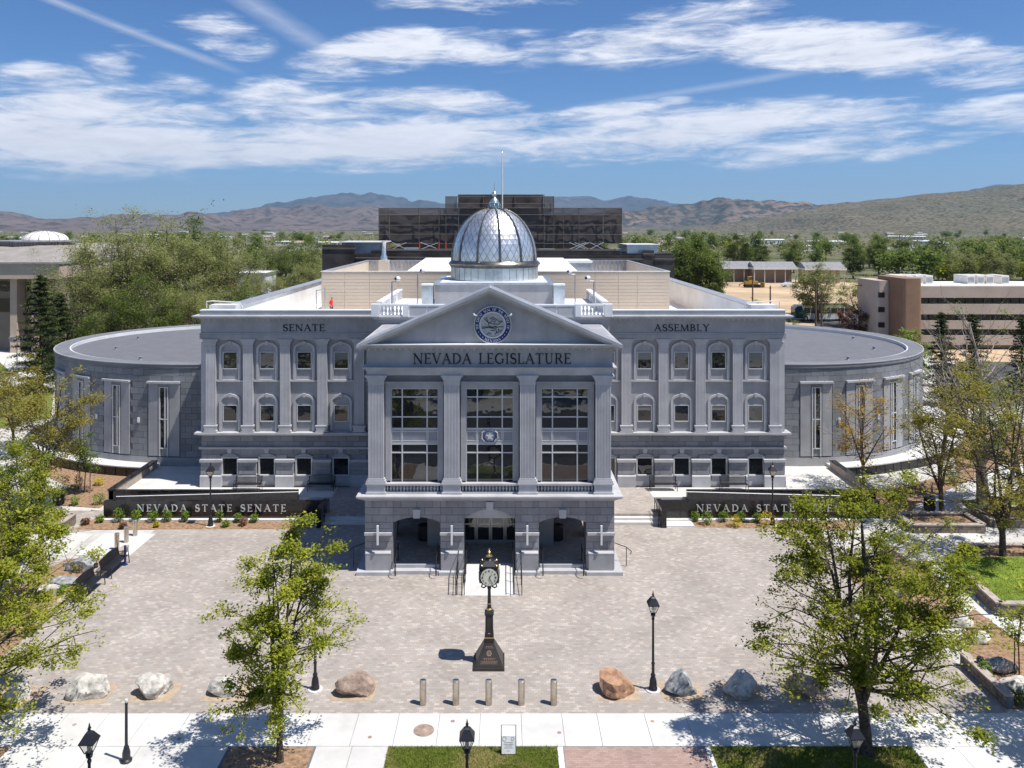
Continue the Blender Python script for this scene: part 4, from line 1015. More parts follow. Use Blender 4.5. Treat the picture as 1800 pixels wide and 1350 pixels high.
# sidewalk of single slabs
sw = struct(MB().add([(-40,YS1,-.012),(40,YS1,-.012),(40,YS0,-.012),(-40,YS0,-.012)], [(0,1,2,3)]).build('sidewalk', 'joint'))
rr = random.Random(4); x = -34.0
while x < 34:
    w = rr.choice((1.3,1.5,1.5,1.75)); MB().box(x+.008, x+w-.008, YS1+.01, YS0-.006, -.03, .004+rr.uniform(-.002,.002)).build('slab', 'concrete', sw); x += w
# verge strip: tree wells, lawn, brick path, slabs
Y0 = 24.6
vg = struct(MB().add([(-40,Y0,-.013),(40,Y0,-.013),(40,YS1,-.013),(-40,YS1,-.013)], [(0,1,2,3)]).build('verge', 'joint'))
def lx(px): return XD(px, YS1)
spans_ = [(-34,lx(402)),(lx(556),lx(683)),(lx(1602),34)]
for a, b in spans_:
    n = max(1, round((b-a)/1.5))
    for k in range(n):
        for j in range(3):
            y0 = Y0+(YS1-Y0)*j/3; MB().box(a+(b-a)*k/n+.008, a+(b-a)*(k+1)/n-.008, y0+.008, Y0+(YS1-Y0)*(j+1)/3-.008, -.03, .003+rr.uniform(-.002,.002)).build('slab', 'concrete', vg)
sheet('tree_well', [(lx(407),Y0),(lx(552),Y0),(lx(552),YS1-.03),(lx(407),YS1-.03)], -.004, 'mulch')
sheet('tree_well', [(lx(-60),Y0),(lx(20),Y0),(lx(20),YS1-.03),(lx(-60),YS1-.03)], .0065, 'mulch')
lawns = [[(lx(683),Y0),(lx(979),Y0),(lx(979),YS1-.02),(lx(683),YS1-.02)], [(lx(1247),Y0),(lx(1600),Y0),(lx(1600),YS1-.02),(lx(1247),YS1-.02)]]
for l in lawns: sheet('lawn', l, -.002, 'turf')
sheet('brick_path', [(lx(990),Y0),(lx(1238),Y0),(lx(1238),YS1-.02),(lx(990),YS1-.02)], 0.0, 'brick_path')
for a, b in ((979,989.5),(1238.5,1247)): struct(MB().box(lx(a)+.005, lx(b)-.005, Y0, YS1-.025, -.03, .012).build('path_edging', 'concrete_edge'))
# street on the camera's side (mirrored in the windows)
struct(MB().box(-45, 45, Y0-.18, Y0-.004, -.15, .0).build('kerb', 'concrete_edge'))
struct(MB().add([(-200,6,-.016),(200,6,-.016),(200,Y0-.19,-.016),(-200,Y0-.19,-.016)], [(0,1,2,3)]).build('road', 'asphalt'))
for y in (15.2, 15.5): struct(MB().box(-200, 200, y, y+.1, -.016, -.011).build('road_line', 'gold'))
struct(MB().add([(-200,2.5,-.012),(200,2.5,-.012),(200,5.9,-.012),(-200,5.9,-.012)], [(0,1,2,3)]).build('far_sidewalk', 'concrete'))
# grass blades on the verge lawns
gr = np.random.default_rng(5)
def blades(polyrects, n, name='grass', h=.075, z=0.0):
    vs = []; 
    ar = np.array([(r[1]-r[0])*(r[3]-r[2]) for r in polyrects]); ar = ar/ar.sum()
    for r, a in zip(polyrects, ar):
        k = int(n*a); x = gr.uniform(r[0], r[1], k); y = gr.uniform(r[2], r[3], k); t = gr.uniform(0, 6.28, k); hh = h*gr.uniform(.5, 1.3, k); l = gr.normal(0, .035, (k,2)); w = .009
        p = np.zeros((k,3,3)); p[:,0] = np.c_[x-w*np.cos(t), y-w*np.sin(t), np.full(k,z)]; p[:,1] = np.c_[x+w*np.cos(t), y+w*np.sin(t), np.full(k,z)]; p[:,2] = np.c_[x+l[:,0], y+l[:,1], z+hh]
        vs.append(p.reshape(-1,3))
    v = np.concatenate(vs); me = bpy.data.meshes.new(name); n3 = len(v)//3
    me.vertices.add(len(v)); me.vertices.foreach_set('co', v.ravel()); me.loops.add(n3*3); me.loops.foreach_set('vertex_index', np.arange(n3*3)); me.polygons.add(n3); me.polygons.foreach_set('loop_start', np.arange(0,n3*3,3)); me.polygons.foreach_set('loop_total', np.full(n3,3)); me.update(); me.materials.append(M['grass_blade'])
    return stuff(link(name, me))
g1 = blades([(l[0][0], l[1][0], 26.6, YS1-.04) for l in lawns], 60000)
g1['label'] = 'short green grass on the two verge lawns beside the sidewalk'; g1['category'] = 'grass'

# ---------------------------------------------------------------- stone block walls and planters on the right and left
def block_wall(name, label, path, h, th=.3, group=None, z0=0.0):
    t = thing(name, label, 'wall', (path[0][0], path[0][1], z0), group)
    for (ax, ay), (bx, by) in zip(path, path[1:]):
        d = Vector((bx-ax, by-ay)); ln = d.length; d.normalize(); nrm = Vector((-d.y, d.x))*th/2
        MB().prism_z([tuple(Vector((ax,ay))-nrm*.86), tuple(Vector((bx,by))-nrm*.86), tuple(Vector((bx,by))+nrm*.86), tuple(Vector((ax,ay))+nrm*.86)], z0, z0+h-.07).build('core', 'joint', t)
        nc = max(2, round((h-.07)/.2)); rh = (h-.07)/nc
        for j in range(nc):
            n = max(1, round(ln/.5)); off = .5*(j%2)
            cs = sorted({0.0, ln}|{ln*(k+off)/n for k in range(n+1) if .1 < ln*(k+off)/n < ln-.1})
            for a, b in zip(cs, cs[1:]):
                p, q = Vector((ax,ay))+d*(a+.016), Vector((ax,ay))+d*(b-.016)
                MB().prism_z([tuple(p-nrm), tuple(q-nrm), tuple(q+nrm), tuple(p+nrm)], z0+rh*j+.010, z0+rh*(j+1)-.010).build('stone_block', 'wall_stone', t)
        n = max(1, round(ln/.7)); e = nrm*1.18
        for k in range(n):
            p, q = Vector((ax,ay))+d*(ln*k/n+.004), Vector((ax,ay))+d*(ln*(k+1)/n-.004)
            MB().prism_z([tuple(p-e), tuple(q-e), tuple(q+e), tuple(p+e)], z0+h-.068, z0+h).build('cap_stone', 'wall_cap', t)
    return t
block_wall('seat_wall', 'straight tan stone seat wall along the right edge of the plaza by the mulch bed', [(18.95,G(0,1246)[1]), (18.95,G(0,1168)[1])], .52)
block_wall('seat_wall', 'tan stone seat wall half hidden behind the large maple on the right', [(18.95,G(0,1060)[1]), (18.95,G(0,985)[1])], .52)
block_wall('seat_wall', 'low pale seat wall behind the two mesh benches', [(PL-.25,G(0,1110)[1]), (PL-.25,G(0,968)[1])], .34, .26)
def planter(lab, c, w, d, h, group=None):
    x, y = c
    t = block_wall('planter', lab, [(x-w/2,y-d/2),(x+w/2,y-d/2),(x+w/2,y+d/2),(x-w/2,y+d/2),(x-w/2,y-d/2)], h, .3, group); t['category'] = 'planter'
    MB().box(x-w/2+.15, x+w/2-.15, y-d/2+.15, y+d/2-.15, 0.01, h-.16).build('soil', 'mulch', t)
planter('square stone planter around the nearer dark trunk at the right edge', (XD(1765,G(0,990)[1])+.2, G(0,990)[1]), 3.4, 2.6, .55)
planter('stone planter behind the waste bin at the foot of the forked tree', (XD(1655,G(0,928)[1]), G(0,925)[1]), 4.2, 2.0, .5)
planter('stone planter at the right edge beyond the near square planter', (XD(1790,G(0,915)[1]), G(0,915)[1]), 4.4, 2.2, .5)
planter('shaded stone planter at the left edge beside the paver path', (XD(45,G(0,935)[1]), G(0,928)[1]), 4.2, 1.6, .6)
# raised lawn behind a stone wall
lw = PX([(1706,1035),(1757,1082),(1900,1082)]); lz = .55
block_wall('lawn_wall', 'angled stone retaining wall holding up the bright raised lawn', [lw[0], lw[1], (lw[2][0]+2, lw[1][1])], .62)
struct(MB().prism_z([(lw[0][0]+.15,lw[0][1]+.1),(lw[1][0]+.05,lw[1][1]+.15),(lw[1][0]+9,lw[1][1]+.15),(lw[1][0]+9,lw[0][1]+2.6),(lw[0][0]+.15,lw[0][1]+2.6)], 0, .56).build('raised_lawn', 'turf_green'))
g2 = blades([(lw[1][0]+.1, lw[1][0]+6, lw[1][1]+.2, lw[0][1]+2.5)], 16000, h=.06, z=.56)
g2.data.materials[0] = M['blade_green']; g2['label'] = 'close green grass on the raised lawn at the right'; g2['category'] = 'grass'
# pale paths and lawns at the sides
sheet('path', PX([(1660,1040),(1700,1080),(1870,1215),(1990,1215),(1780,1090),(1712,1040)]), .002, 'concrete')
for i, pl in enumerate(([(1640,935),(1712,935),(1800,975),(1800,1010),(1730,985)], [(1690,860),(1760,820),(1830,820),(1830,860),(1740,885)], [(1640,1018),(1700,1020),(1830,1020),(1830,1012),(1700,1010)])):
    sheet('path', PX(pl), .0022+.0008*i, 'concrete')
sheet('side_lawn', PX([(1690,880),(1790,868),(1900,880),(1900,912),(1715,912)]), .003, 'turf')
sheet('planting_bed', PX([(1665,765),(1850,745),(1850,815),(1765,815),(1690,848)]), .0045, 'mulch')
sheet('side_street', PX([(1640,640),(1950,640),(1950,705),(1655,720)]), .004, 'asphalt')
sheet('planting_bed', PX([(1640,600),(1950,600),(1950,636),(1640,636)]), .005, 'dirt_lot')
sheet('side_lawn', PX([(1795,1150),(1870,1150),(1900,1190),(1850,1190)]), .012, 'turf')
sheet('side_lawn', PX([(-60,612),(10,610),(40,655),(-60,662)]), .003, 'turf')
sheet('side_lawn', PX([(-40,700),(60,668),(95,685),(90,735),(-40,760)]), .003, 'turf')
sheet('path', PX([(-40,600),(30,590),(95,650),(70,668),(20,655)]), .006, 'concrete')
# ---------------------------------------------------------------- street lamps
def make_lamp():
    t = local(thing('street_lamp', 'x', 'lamp'))
    MB().lathe([(.28,0),(.28,.03),(.24,.035)], n=20).build('footing', 'concrete_edge', t)
    MB().lathe([(.17,.036),(.17,.12),(.14,.16),(.15,.22),(.13,.40),(.085,.52),(.075,.54),(.095,.57),(.095,.61),(.06,.66)], n=12).build('base', 'black_metal', t, 40)
    MB().lathe([(.055,.655),(.055,1.0),(.07,1.02),(.07,1.06),(.05,1.09),(.042,2.72),(.06,2.75),(.06,2.8),(.04,2.85)], n=12).build('post', 'black_metal', t, 40)
    hd = MB().lathe([(.04,2.85),(.09,2.9),(.1,2.97),(.07,3.0),(.12,3.03)], n=12).build('lantern', 'black_metal', t, 40)
    for k in range(4):
        a = math.pi/4+k*math.pi/2; c, s = math.cos(a), math.sin(a)
        MB().tube([(c*.13,s*.13,3.03),(c*.27,s*.27,3.33)], .013, 4).build('corner_bar', 'black_metal', hd)
        b = a+math.pi/2; c2, s2 = math.cos(b), math.sin(b); e = .97
        MB().add([(c*.13*e,s*.13*e,3.035),(c2*.13*e,s2*.13*e,3.035),(c2*.27*e,s2*.27*e,3.325),(c*.27*e,s*.27*e,3.325)], [(0,1,2,3)]).build('pane', 'lamp_clear', hd)
    MB().lathe([(.045,3.03),(.06,3.1),(.05,3.22),(.02,3.27)], n=8).build('bulb', 'lamp_glass', hd, 40)
    MB().lathe([(.285,3.33),(.31,3.345),(.31,3.37),(.2,3.5),(.12,3.6),(.05,3.64),(.035,3.67),(.06,3.71),(.035,3.75),(.012,3.86)], n=4, a0=math.pi/4).build('lantern_roof', 'black_metal', hd)
    return t
def clearglass():
    m, nt, b = new_mat('lamp_clear'); N = nt.nodes; L = nt.links
    tr = N.new('ShaderNodeBsdfTransparent'); gl = N.new('ShaderNodeBsdfGlossy'); gl.inputs['Roughness'].default_value = .08; gl.inputs['Color'].default_value = (.9,.86,.72,1)
    mx = N.new('ShaderNodeMixShader'); mx.inputs[0].default_value = .3; L.new(tr.outputs[0], mx.inputs[1]); L.new(gl.outputs[0], mx.inputs[2]); L.new(mx.outputs[0], N['Material Output'].inputs[0])
clearglass()
lamp0 = make_lamp()
# each: where it stands (pixel of its foot or, below the frame, of its lantern tip at 3.86 m), label
def foot(px, py): x, y = G(px, py); return (x, y, 0)
def tip(px, py): x, y = G(px, py, 3.86); return (x, y, 0)
lamps = [(foot(1148,1213), 'black lantern street lamp standing free on the plaza right of the clock'), (foot(370,925), 'black lantern street lamp in front of the NEVADA STATE SENATE sign'),
  (foot(1358,924), 'black lantern street lamp in front of the NEVADA STATE ASSEMBLY sign'), (tip(157,1271), 'black lantern street lamp at the bottom left corner of the picture'),
  (tip(821,1264), 'black lantern street lamp on the verge lawn below the bollards'), (tip(1503,1262), 'black lantern street lamp in front of the big maple trunk on the right'),
  (foot(72,1010-56), 'black lantern street lamp behind the maple at the left edge'), (foot(554,1212), 'black lantern street lamp behind the young maple on the left of the plaza'), (foot(1541,1085), 'black lantern street lamp hidden behind the big maple crown')]
for i, (p, lab) in enumerate(lamps):
    o = lamp0 if i == 0 else dup(lamp0, p); o.location = p; o['label'] = lab; o['group'] = 'lantern street lamps'
# plain short post lamp without lantern
pp = thing('post', 'plain slim black post without a lantern on the lower left sidewalk', 'post', foot(222,1338))
x, y = G(222,1338)
MB().lathe([(.19,0),(.19,.06),(.13,.1),(.13,.3),(.08,.5),(.07,.52),(.05,.56),(.045,1.9),(.05,1.905),(.05,1.98),(.02,2.0)], x, y, 12).build('shaft', 'black_metal', pp, 40)
MB().lathe([(.046,1.99),(.05,2.0),(.05,2.08),(.02,2.1)], x, y, 10).build('cap', 'white_metal', pp, 40)
x, y = G(1700,955); pq = thing('bollard_post', 'short navy post at the corner of the plaza by the benches', 'post', (*G(220,993),0))
x, y = G(220,993); MB().lathe([(.14,0),(.14,.03),(.06,.05),(.06,.95),(.07,.97),(.07,1.02),(.03,1.04)], x, y, 12).build('shaft', 'seal_blue', pq, 40)
# ---------------------------------------------------------------- steel bollards
def make_bollard():
    t = local(thing('bollard', 'x', 'bollard'))
    MB().lathe([(.128,0),(.128,.90),(.12,.905)], n=24).build('sleeve', 'steel_brushed', t, 40)
    cp = MB().lathe([(.119,.904),(.119,.915),(.09,.925)], n=20).build('cap', 'drum_metal', t, 40)
    MB().box(-.1,.1,-.012,.012,.9255,.94).build('cap_slot', 'black_metal', cp)
    return t
bol0 = make_bollard()
five = ['leftmost', 'second from the left', 'middle one', 'second from the right', 'rightmost']
bl = [(743.5,1238),(801.5,1238),(859,1238),(916.5,1238),(973.5,1238)]
for i, (a, b) in enumerate(bl):
    o = bol0 if i == 0 else dup(bol0, (0,0,0)); o.location = foot(a, b); o['label'] = five[i]+' of five steel bollards in front of the clock'; o['group'] = 'steel bollards in front of the clock'
for (a, b), w in zip(((205.5,966),(222,953.5),(237.5,941.5)), ('nearest', 'middle', 'farthest')):
    o = dup(bol0, foot(a, b), 0, w+' of the three steel bollards on the white concrete pad'); o['group'] = 'steel bollards on the concrete pad'
# ---------------------------------------------------------------- street clock
cx, cy = G(860,1166)
ck = thing('street_clock', 'black four sided street clock with gold trim on a sloped dark plinth', 'clock', (cx, cy, 0))
MB().cbox(cx, cy, 0, 1.26, 1.26, .12).build('plinth_step', 'dark_bronze', ck)
pyr = MB().frustum(cx, cy, .1205, .20, 1.16, 1.16, 1.12, 1.12).frustum(cx, cy, .2005, .92, 1.12, 1.12, .42, .42).build('plinth', 'dark_bronze', ck)
# emblem and worn lettering rows on the sloping face
fy = lambda z: cy-(.56-(.56-.21)*(z-.2)/.72)-.004
def on_slope(pts, w=.012):
    mb = MB(); mb.tube([(cx+a, fy(z), z) for a, z in pts], w, 4); return mb
em = MB()
for k in range(12):
    a0, a1 = 2*math.pi*k/12, 2*math.pi*(k+1)/12; q = on_slope([(.09*math.cos(a0),.60+.085*math.sin(a0)),(.09*math.cos(a1),.60+.085*math.sin(a1))], .012); em.add(q.v, q.f)
for k in range(6):
    a0 = math.pi*k/3; q = on_slope([(0.02*math.cos(a0),.60+.02*math.sin(a0)),(.075*math.cos(a0),.60+.07*math.sin(a0))], .009); em.add(q.v, q.f)
em.build('wheel_emblem', 'copper_mark', pyr)
rw_ = MB(); r3 = random.Random(9)
for z, hw in ((.83,.13),(.78,.18),(.44,.26),(.39,.22),(.34,.34),(.30,.30),(.26,.36)):
    a = -hw
    while a < hw:
        b = a+r3.uniform(.03,.08); q = on_slope([(a,z),(min(b,hw),z)], .0065); rw_.add(q.v, q.f); a = b+.02
stuff(rw_.build('worn_lettering', 'copper_mark', pyr))
MB().cbox(cx, cy, .921, .37, .37, .20).build('pedestal', 'black_metal', ck)
MB().cbox(cx, cy, 1.1215, .385, .385, .03).build('gold_band', 'gold', ck)
col_ = MB().frustum(cx, cy, 1.1525, 1.30, .36, .36, .34, .34).frustum(cx, cy, 1.3005, 2.05, .33, .33, .31, .31).frustum(cx, cy, 2.0505, 2.12, .36, .36, .38, .38).frustum(cx, cy, 2.1205, 2.24, .37, .37, .2, .2).build('column', 'black_metal', ck)
for s in (-1, 1): MB().box(cx-.09, cx+.09, *sorted((cy+s*.158, cy+s*.172)), 1.36, 1.98).build('panel', 'dark_bronze', col_)
MB().box(cx-.05, cx+.05, cy-.18, cy-.1725, 1.3, 1.33).build('nameplate', 'gold', col_)
MB().lathe([(.13,2.24),(.13,2.28),(.10,2.3)], cx, cy, 12).lathe([(.085,2.47),(.085,2.5)], cx, cy, 12).build('gold_collar', 'gold', ck, 40)
MB().lathe([(.09,2.3),(.08,2.47),(.075,2.5),(.06,3.06),(.085,3.1),(.085,3.15),(.06,3.2),(.11,3.27)], cx, cy, 12).build('shaft', 'black_metal', ck, 40)
hz = 3.72
head = MB().cbox(cx, cy, hz-.30, .62, .62, .62).build('head', 'black_metal', ck)
MB().frustum(cx, cy, hz-.47, hz-.3005, .3, .3, .56, .56).build('head_base', 'black_metal', ck)
MB().frustum(cx, cy, hz+.3205, hz+.40, .7, .7, .72, .72).frustum(cx, cy, hz+.4005, hz+.56, .66, .66, .34, .34).lathe([(.17,hz+.561),(.12,hz+.62),(.05,hz+.66)], cx, cy, 12).build('head_roof', 'black_metal', ck)
fin = MB().lathe([(.03,hz+.66),(.03,hz+.7),(.13,hz+.71),(.13,hz+.74),(.04,hz+.76),(.03,hz+.82),(.06,hz+.86),(.06,hz+.9),(.025,hz+.93),(.035,hz+.97),(.008,hz+1.05)], cx, cy, 12).build('finial', 'gold', ck, 40)
fk = MB()
for a in (-1,1):
    for b in (-1,1): fk.lathe([(.03,hz+.40),(.045,hz+.44),(.01,hz+.48)], cx+a*.3, cy+b*.3, 8)
stuff(fk.build('corner_balls', 'gold', ck, 40))
sc = MB()
for a in (-1,1):
    for b in (-1,1): sc.tube([(cx+a*.27,cy+b*.27,hz-.3),(cx+a*.31,cy+b*.31,hz-.42),(cx+a*.22,cy+b*.22,hz-.5),(cx+a*.1,cy+b*.1,hz-.48)], .03, 5)
stuff(sc.build('bracket_scrolls', 'black_metal', ck))
for q in range(4):     # four dials
    dl = bpy.data.objects.new('dial', None)
    fz = MB(); rot = q*math.pi/2
    def turn(mb):
        c, s = math.cos(rot), math.sin(rot); mb.v = [(cx+(a-cx)*c-(b-cy)*s, cy+(a-cx)*s+(b-cy)*c, z) for a, b, z in mb.v]; return mb
    bpy.data.objects.remove(dl)
    ring_ = MB().disc_y(cx, hz, .385, cy-.40, cy-.3105, 32); rim = turn(ring_).build('dial_case', 'black_metal', ck)
    turn(MB().disc_y(cx, hz, .345, cy-.412, cy-.401, 32)).build('dial', 'dial', rim)
    nm = MB()
    for k in range(12):
        a = math.pi/2-k*math.pi/6; c, s = math.cos(a), math.sin(a)
        for off in ((-.02,.02) if k in (2,10,4,8,11,1) else (-.03,0,.03) if k in (3,7,9,0) else (0,)):
            p0, p1 = (.235,.305); nm.tube([(cx+c*p0-s*off, cy-.416, hz+s*p0+c*off),(cx+c*p1-s*off, cy-.416, hz+s*p1+c*off)], .008, 4)
    turn(nm).build('numerals', 'letter_black', rim)
    hn = MB()
    for ang, ln, w in ((R(90-42), .17, .016), (R(90-150), .27, .012)): hn.tube([(cx, cy-.425, hz), (cx+ln*math.cos(ang), cy-.425, hz+ln*math.sin(ang))], [w, w*.5], 5)
    turn(hn).build('clock_hands', 'letter_black', rim)
# ---------------------------------------------------------------- benches
def make_bench(mesh_back):
    t = local(thing('bench', 'x', 'bench')); W = 1.75
    for s in (-1, 1):
        f = MB(); x = s*W/2
        f.tube([(x,-.30,0),(x,-.27,.43),(x,-.25,.62),(x,.02,.64),(x,.2,.60)], .022).tube([(x,.24,0),(x,.18,.42),(x,.28,.88)], .022).tube([(x,-.27,.42),(x,.18,.42)], .022)
        f.build('leg_frame', 'black_metal', t)
    for k in range(9): MB().box(-W/2+.02, W/2-.02, -.27+.05*k, -.27+.05*k+.044, .425, .445).build('seat_slat', 'black_metal', t)
    bk = MB().tube([(-W/2,.19,.47),(W/2,.19,.47)], .018).tube([(-W/2,.28,.84)]+[(-W/2+W*i/10,.285,.86+.09*math.sin(math.pi*i/10)) for i in range(1,10)]+[(W/2,.28,.84)], .02).build('back_rail', 'black_metal', t)
    for k in range(24):
        x = -W/2+W*(k+.5)/24; MB().tube([(x,.19,.47),(x,.284,.86+.088*math.sin(math.pi*(k+.5)/24))], .022, 4).build('back_bar', 'black_metal', t)
    return t
b0 = make_bench(True)
bz = [(436,852,0,'slatted black bench by the Senate wing wall, left of the two there'), (565,850,0,'slatted black bench by the Senate wing wall next to the portico shade'), (1166,852,0,'slatted black bench by the Assembly wing wall nearer the portico'), (1290,852,0,'slatted black bench by the Assembly wing wall nearer the lamp')]
for i, (px, py, rz, lab) in enumerate(bz):
    p = (XD(px, 55.15), 55.15, ZT); o = b0 if i == 0 else dup(b0, p, rz); o.location = p; o['label'] = lab; o['group'] = 'black metal benches'
for (px, py), lab in (((192,1003),'black mesh bench at the left plaza edge, the farther of the pair'), ((142,1043),'black mesh bench at the left plaza edge, the nearer of the pair')):
    x, y = G(px, py); o = dup(b0, (PL+.33, y, 0), math.pi/2, lab, (1.15,1.1,1.0)); o['group'] = 'black metal benches'
# ---------------------------------------------------------------- waste bins
def make_bin():
    t = local(thing('waste_bin', 'x', 'bin'))
    MB().lathe([(.30,.02),(.31,.05),(.31,.78)], n=24).build('body', 'black_metal', t, 40)
    sl = MB()
    for k in range(24): a = 2*math.pi*k/24; sl.cbox(.325*math.cos(a), .325*math.sin(a), .06, .03, .03, .70)
    stuff(sl.build('slats', 'black_metal', t))
    MB().lathe([(.34,.78),(.35,.80),(.35,.85),(.25,.88),(.17,.87),(.16,.80)], n=24).build('lid', 'black_metal', t, 40)
    return t
bn0 = make_bin()
for i, (p, lab) in enumerate([(foot(103,887), 'black slatted waste bin beside the left mulch bed'), (foot(1634,897), 'black slatted waste bin below the forked tree on the right'), ((X(-3.75),46.6,ZF), 'dark waste bin in the shade of the left portico arch'), ((X(3.75),46.6,ZF), 'dark waste bin in the shade of the right portico arch')]):
    o = bn0 if i == 0 else dup(bn0, p); o.location = p; o['label'] = lab; o['group'] = 'waste bins'
def small_post(px, py, h, r, mat, lab):
    x, y = G(px, py); t = thing('marker_post', lab, 'post', (x,y,0)); MB().lathe([(r,0),(r,h-.03),(r*.85,h)], x, y, 14).build('shaft', mat, t, 40); MB().lathe([(r*1.04,h*.8),(r*1.04,h*.86)], x, y, 14).build('band', 'joint', t, 40)
small_post(168.5,1009,.55,.11,'black_metal','squat black post behind the farther mesh bench')
small_post(114,996,.22,.07,'corrugated','small grey stub post in the left boulder bed')
small_post(1723,1188,.75,.13,'black_metal','squat black post by the boulder in the right mulch bed')
# ---------------------------------------------------------------- boulders
def boulder(px, py, w, d, h, seed, mat, lab, pit=True):
    w, d, h = w*.93, d*.93, h*.84
    x, y = G(px, py); r = random.Random(seed)
    me = bpy.data.meshes.new('boulder'); bm = bmesh.new(); bmesh.ops.create_icosphere(bm, subdivisions=4, radius=1)
    planes = []
    for k in range(11):
        nv = Vector((r.gauss(0,1), r.gauss(0,1), r.gauss(.15,.8))).normalized(); planes.append((nv, r.uniform(.56,.86)))
    sk = Vector((r.uniform(-.3,.3), r.uniform(-.2,.2)))
    o = Vector((r.uniform(0,50),)*3)
    for v in bm.verts:
        c = v.co.copy()
        for nv, dd in planes:
            e = c.dot(nv)-dd
            if e > 0: c -= nv*e*.97
        c += c.normalized()*(.10*mnoise.noise(c*2.0+o)+.05*mnoise.noise(c*5+o)+.025*mnoise.noise(c*11+o))
        v.co = Vector(((c.x+sk.x*c.z)*w/1.45, (c.y+sk.y*c.z)*d/1.45, c.z*h/1.32+h*.36))
    bm.to_mesh(me); bm.free(); me.polygons.foreach_set('use_smooth', [True]*len(me.polygons)); me.set_sharp_from_angle(angle=R(24)); me.materials.append(M[mat])
    ob = link('boulder', me); ob.location = (x, y, 0); tag(ob, lab, 'boulder', 'landscape boulders'); ob.rotation_euler = (0,0,r.uniform(-.2,.2))
    if pit:
        q = .80; struct(MB().add([(x-q*1.0,y-.62,.005),(x+q*1.05,y-.62,.005),(x+q*1.05,y+.78,.005),(x-q,y+.78,.005)], [(0,1,2,3)]).build('dirt_patch', 'pit_dirt'))
simple('rock_white', (0.56,0.53,0.48), .9, var=.22, scale=3.2, bump=.5, bscale=9, spec=.15)
simple('rock_grey', (0.34,0.345,0.35), .9, var=.3, scale=3.5, bump=.5, bscale=9, spec=.15)
simple('rock_red', (0.43,0.255,0.16), .9, var=.2, scale=2.8, bump=.5, bscale=9, spec=.15)
simple('rock_brown', (0.36,0.27,0.215), .9, var=.2, scale=2.8, bump=.5, bscale=9, spec=.15)
for a in [(157,1221,1.25,1.0,.85,1,'rock_white','pale blocky boulder half under the left maple branches'), (272,1218,1.2,.9,.75,2,'rock_white','white jagged boulder in a dirt square, left part of the boulder row'), (398,1217,1.1,.9,.65,3,'rock_white','pale boulder partly hidden by the young maple on the left'),
          (622,1216,1.3,.95,.8,4,'rock_brown','brown saddle shaped boulder between the young maple and the bollards'), (1085,1216,1.25,1.05,.95,5,'rock_red','rounded rust coloured boulder just right of the bollards'), (1197,1217,1.0,.95,.92,6,'rock_grey','dark grey boulder right of the free standing lamp'),
          (1303,1216,1.15,1.0,.85,7,'rock_white','cream rounded boulder second from the right in the row'), (1413,1216,1.1,.95,.8,8,'rock_brown','grey brown boulder under the branches of the big maple'), (32,1225,.9,.8,.5,9,'rock_white','low white boulder at the left edge below the maple branch')]: boulder(*a)
for a in [(143,1001,1.35,.9,.85,21,'rock_grey','largest grey striped boulder in the bed behind the benches',False), (113,1027,1.25,.8,.55,22,'rock_grey','flat grey boulder in the bed behind the nearer bench',False), (140,1021,.5,.4,.35,23,'rock_red','small orange rock between the boulders in the left bed',False), (85,1045,1.1,.8,.5,24,'rock_white','white boulder half behind leaves in the left bed',False),
          (1752,1178,1.3,.8,.7,25,'rock_grey','grey boulder in the right mulch bed beside the squat post',False), (1790,1212,1.2,.8,.55,26,'rock_white','white boulder at the right edge of the mulch bed',False), (1690,1098,1.0,.6,.5,27,'rock_white','white rock at the far end of the right mulch bed',False), (1724,1128,.7,.6,.45,28,'rock_white','pale rock beside the maple leaves in the right bed',False), (168,897,.5,.25,.12,29,'rock_white','flat pale stone in the left rotunda bed',False)]: boulder(*a)
# ---------------------------------------------------------------- sandwich board, manhole, handrails, ramp
x, y = G(894,1328)
sb = thing('sandwich_board', 'white framed notice board standing on the verge lawn', 'sign', (x,y,0))
MB().tube([(x-.25,y,0),(x-.25,y+.2,.92),(x+.25,y+.2,.92),(x+.25,y,0)], .016, 5).build('frame', 'black_metal', sb)
MB().add([(x-.235,y+.0,.05),(x+.235,y+.0,.05),(x+.235,y+.12,.6),(x-.235,y+.12,.6),(x-.235,y+.03,.05),(x+.235,y+.03,.05),(x+.235,y+.15,.6),(x-.235,y+.15,.6)], [(0,1,2,3),(7,6,5,4),(0,3,7,4),(1,5,6,2),(2,6,7,3),(0,4,5,1)]).build('board', 'paint_white', sb)
pr = MB(); fyb = lambda z: y+.12*(z-.05)/.55-.004
for z, hw in ((.40,.14),(.35,.17),(.30,.12),(.24,.15),(.15,.06)): pr.tube([(x-hw,fyb(z),z),(x+hw,fyb(z),z)], .006, 4)
for s, q in ((-1,.07),(1,.05)):
    for k in range(8): a0, a1 = 2*math.pi*k/8, 2*math.pi*(k+1)/8; pr.tube([(x+s*.14+q*math.cos(a0),fyb(.51+q*math.sin(a0)),.51+q*math.sin(a0)),(x+s*.14+q*math.cos(a1),fyb(.51+q*math.sin(a1)),.51+q*math.sin(a1))], .006, 4)
stuff(pr.build('faint_print', 'corrugated', sb))
x, y = G(745,1284)
mh = thing('manhole_cover', 'round brown manhole cover in the sidewalk slabs', 'manhole cover', (x,y,.007)); MB().lathe([(.36,.006),(.36,.014),(.35,.016)], x, y, 28).build('lid', 'rock_brown', mh, 40); MB().lathe([(.375,.0055),(.375,.010),(.36,.010)], x, y, 28).build('rim', 'corrugated', mh, 40)
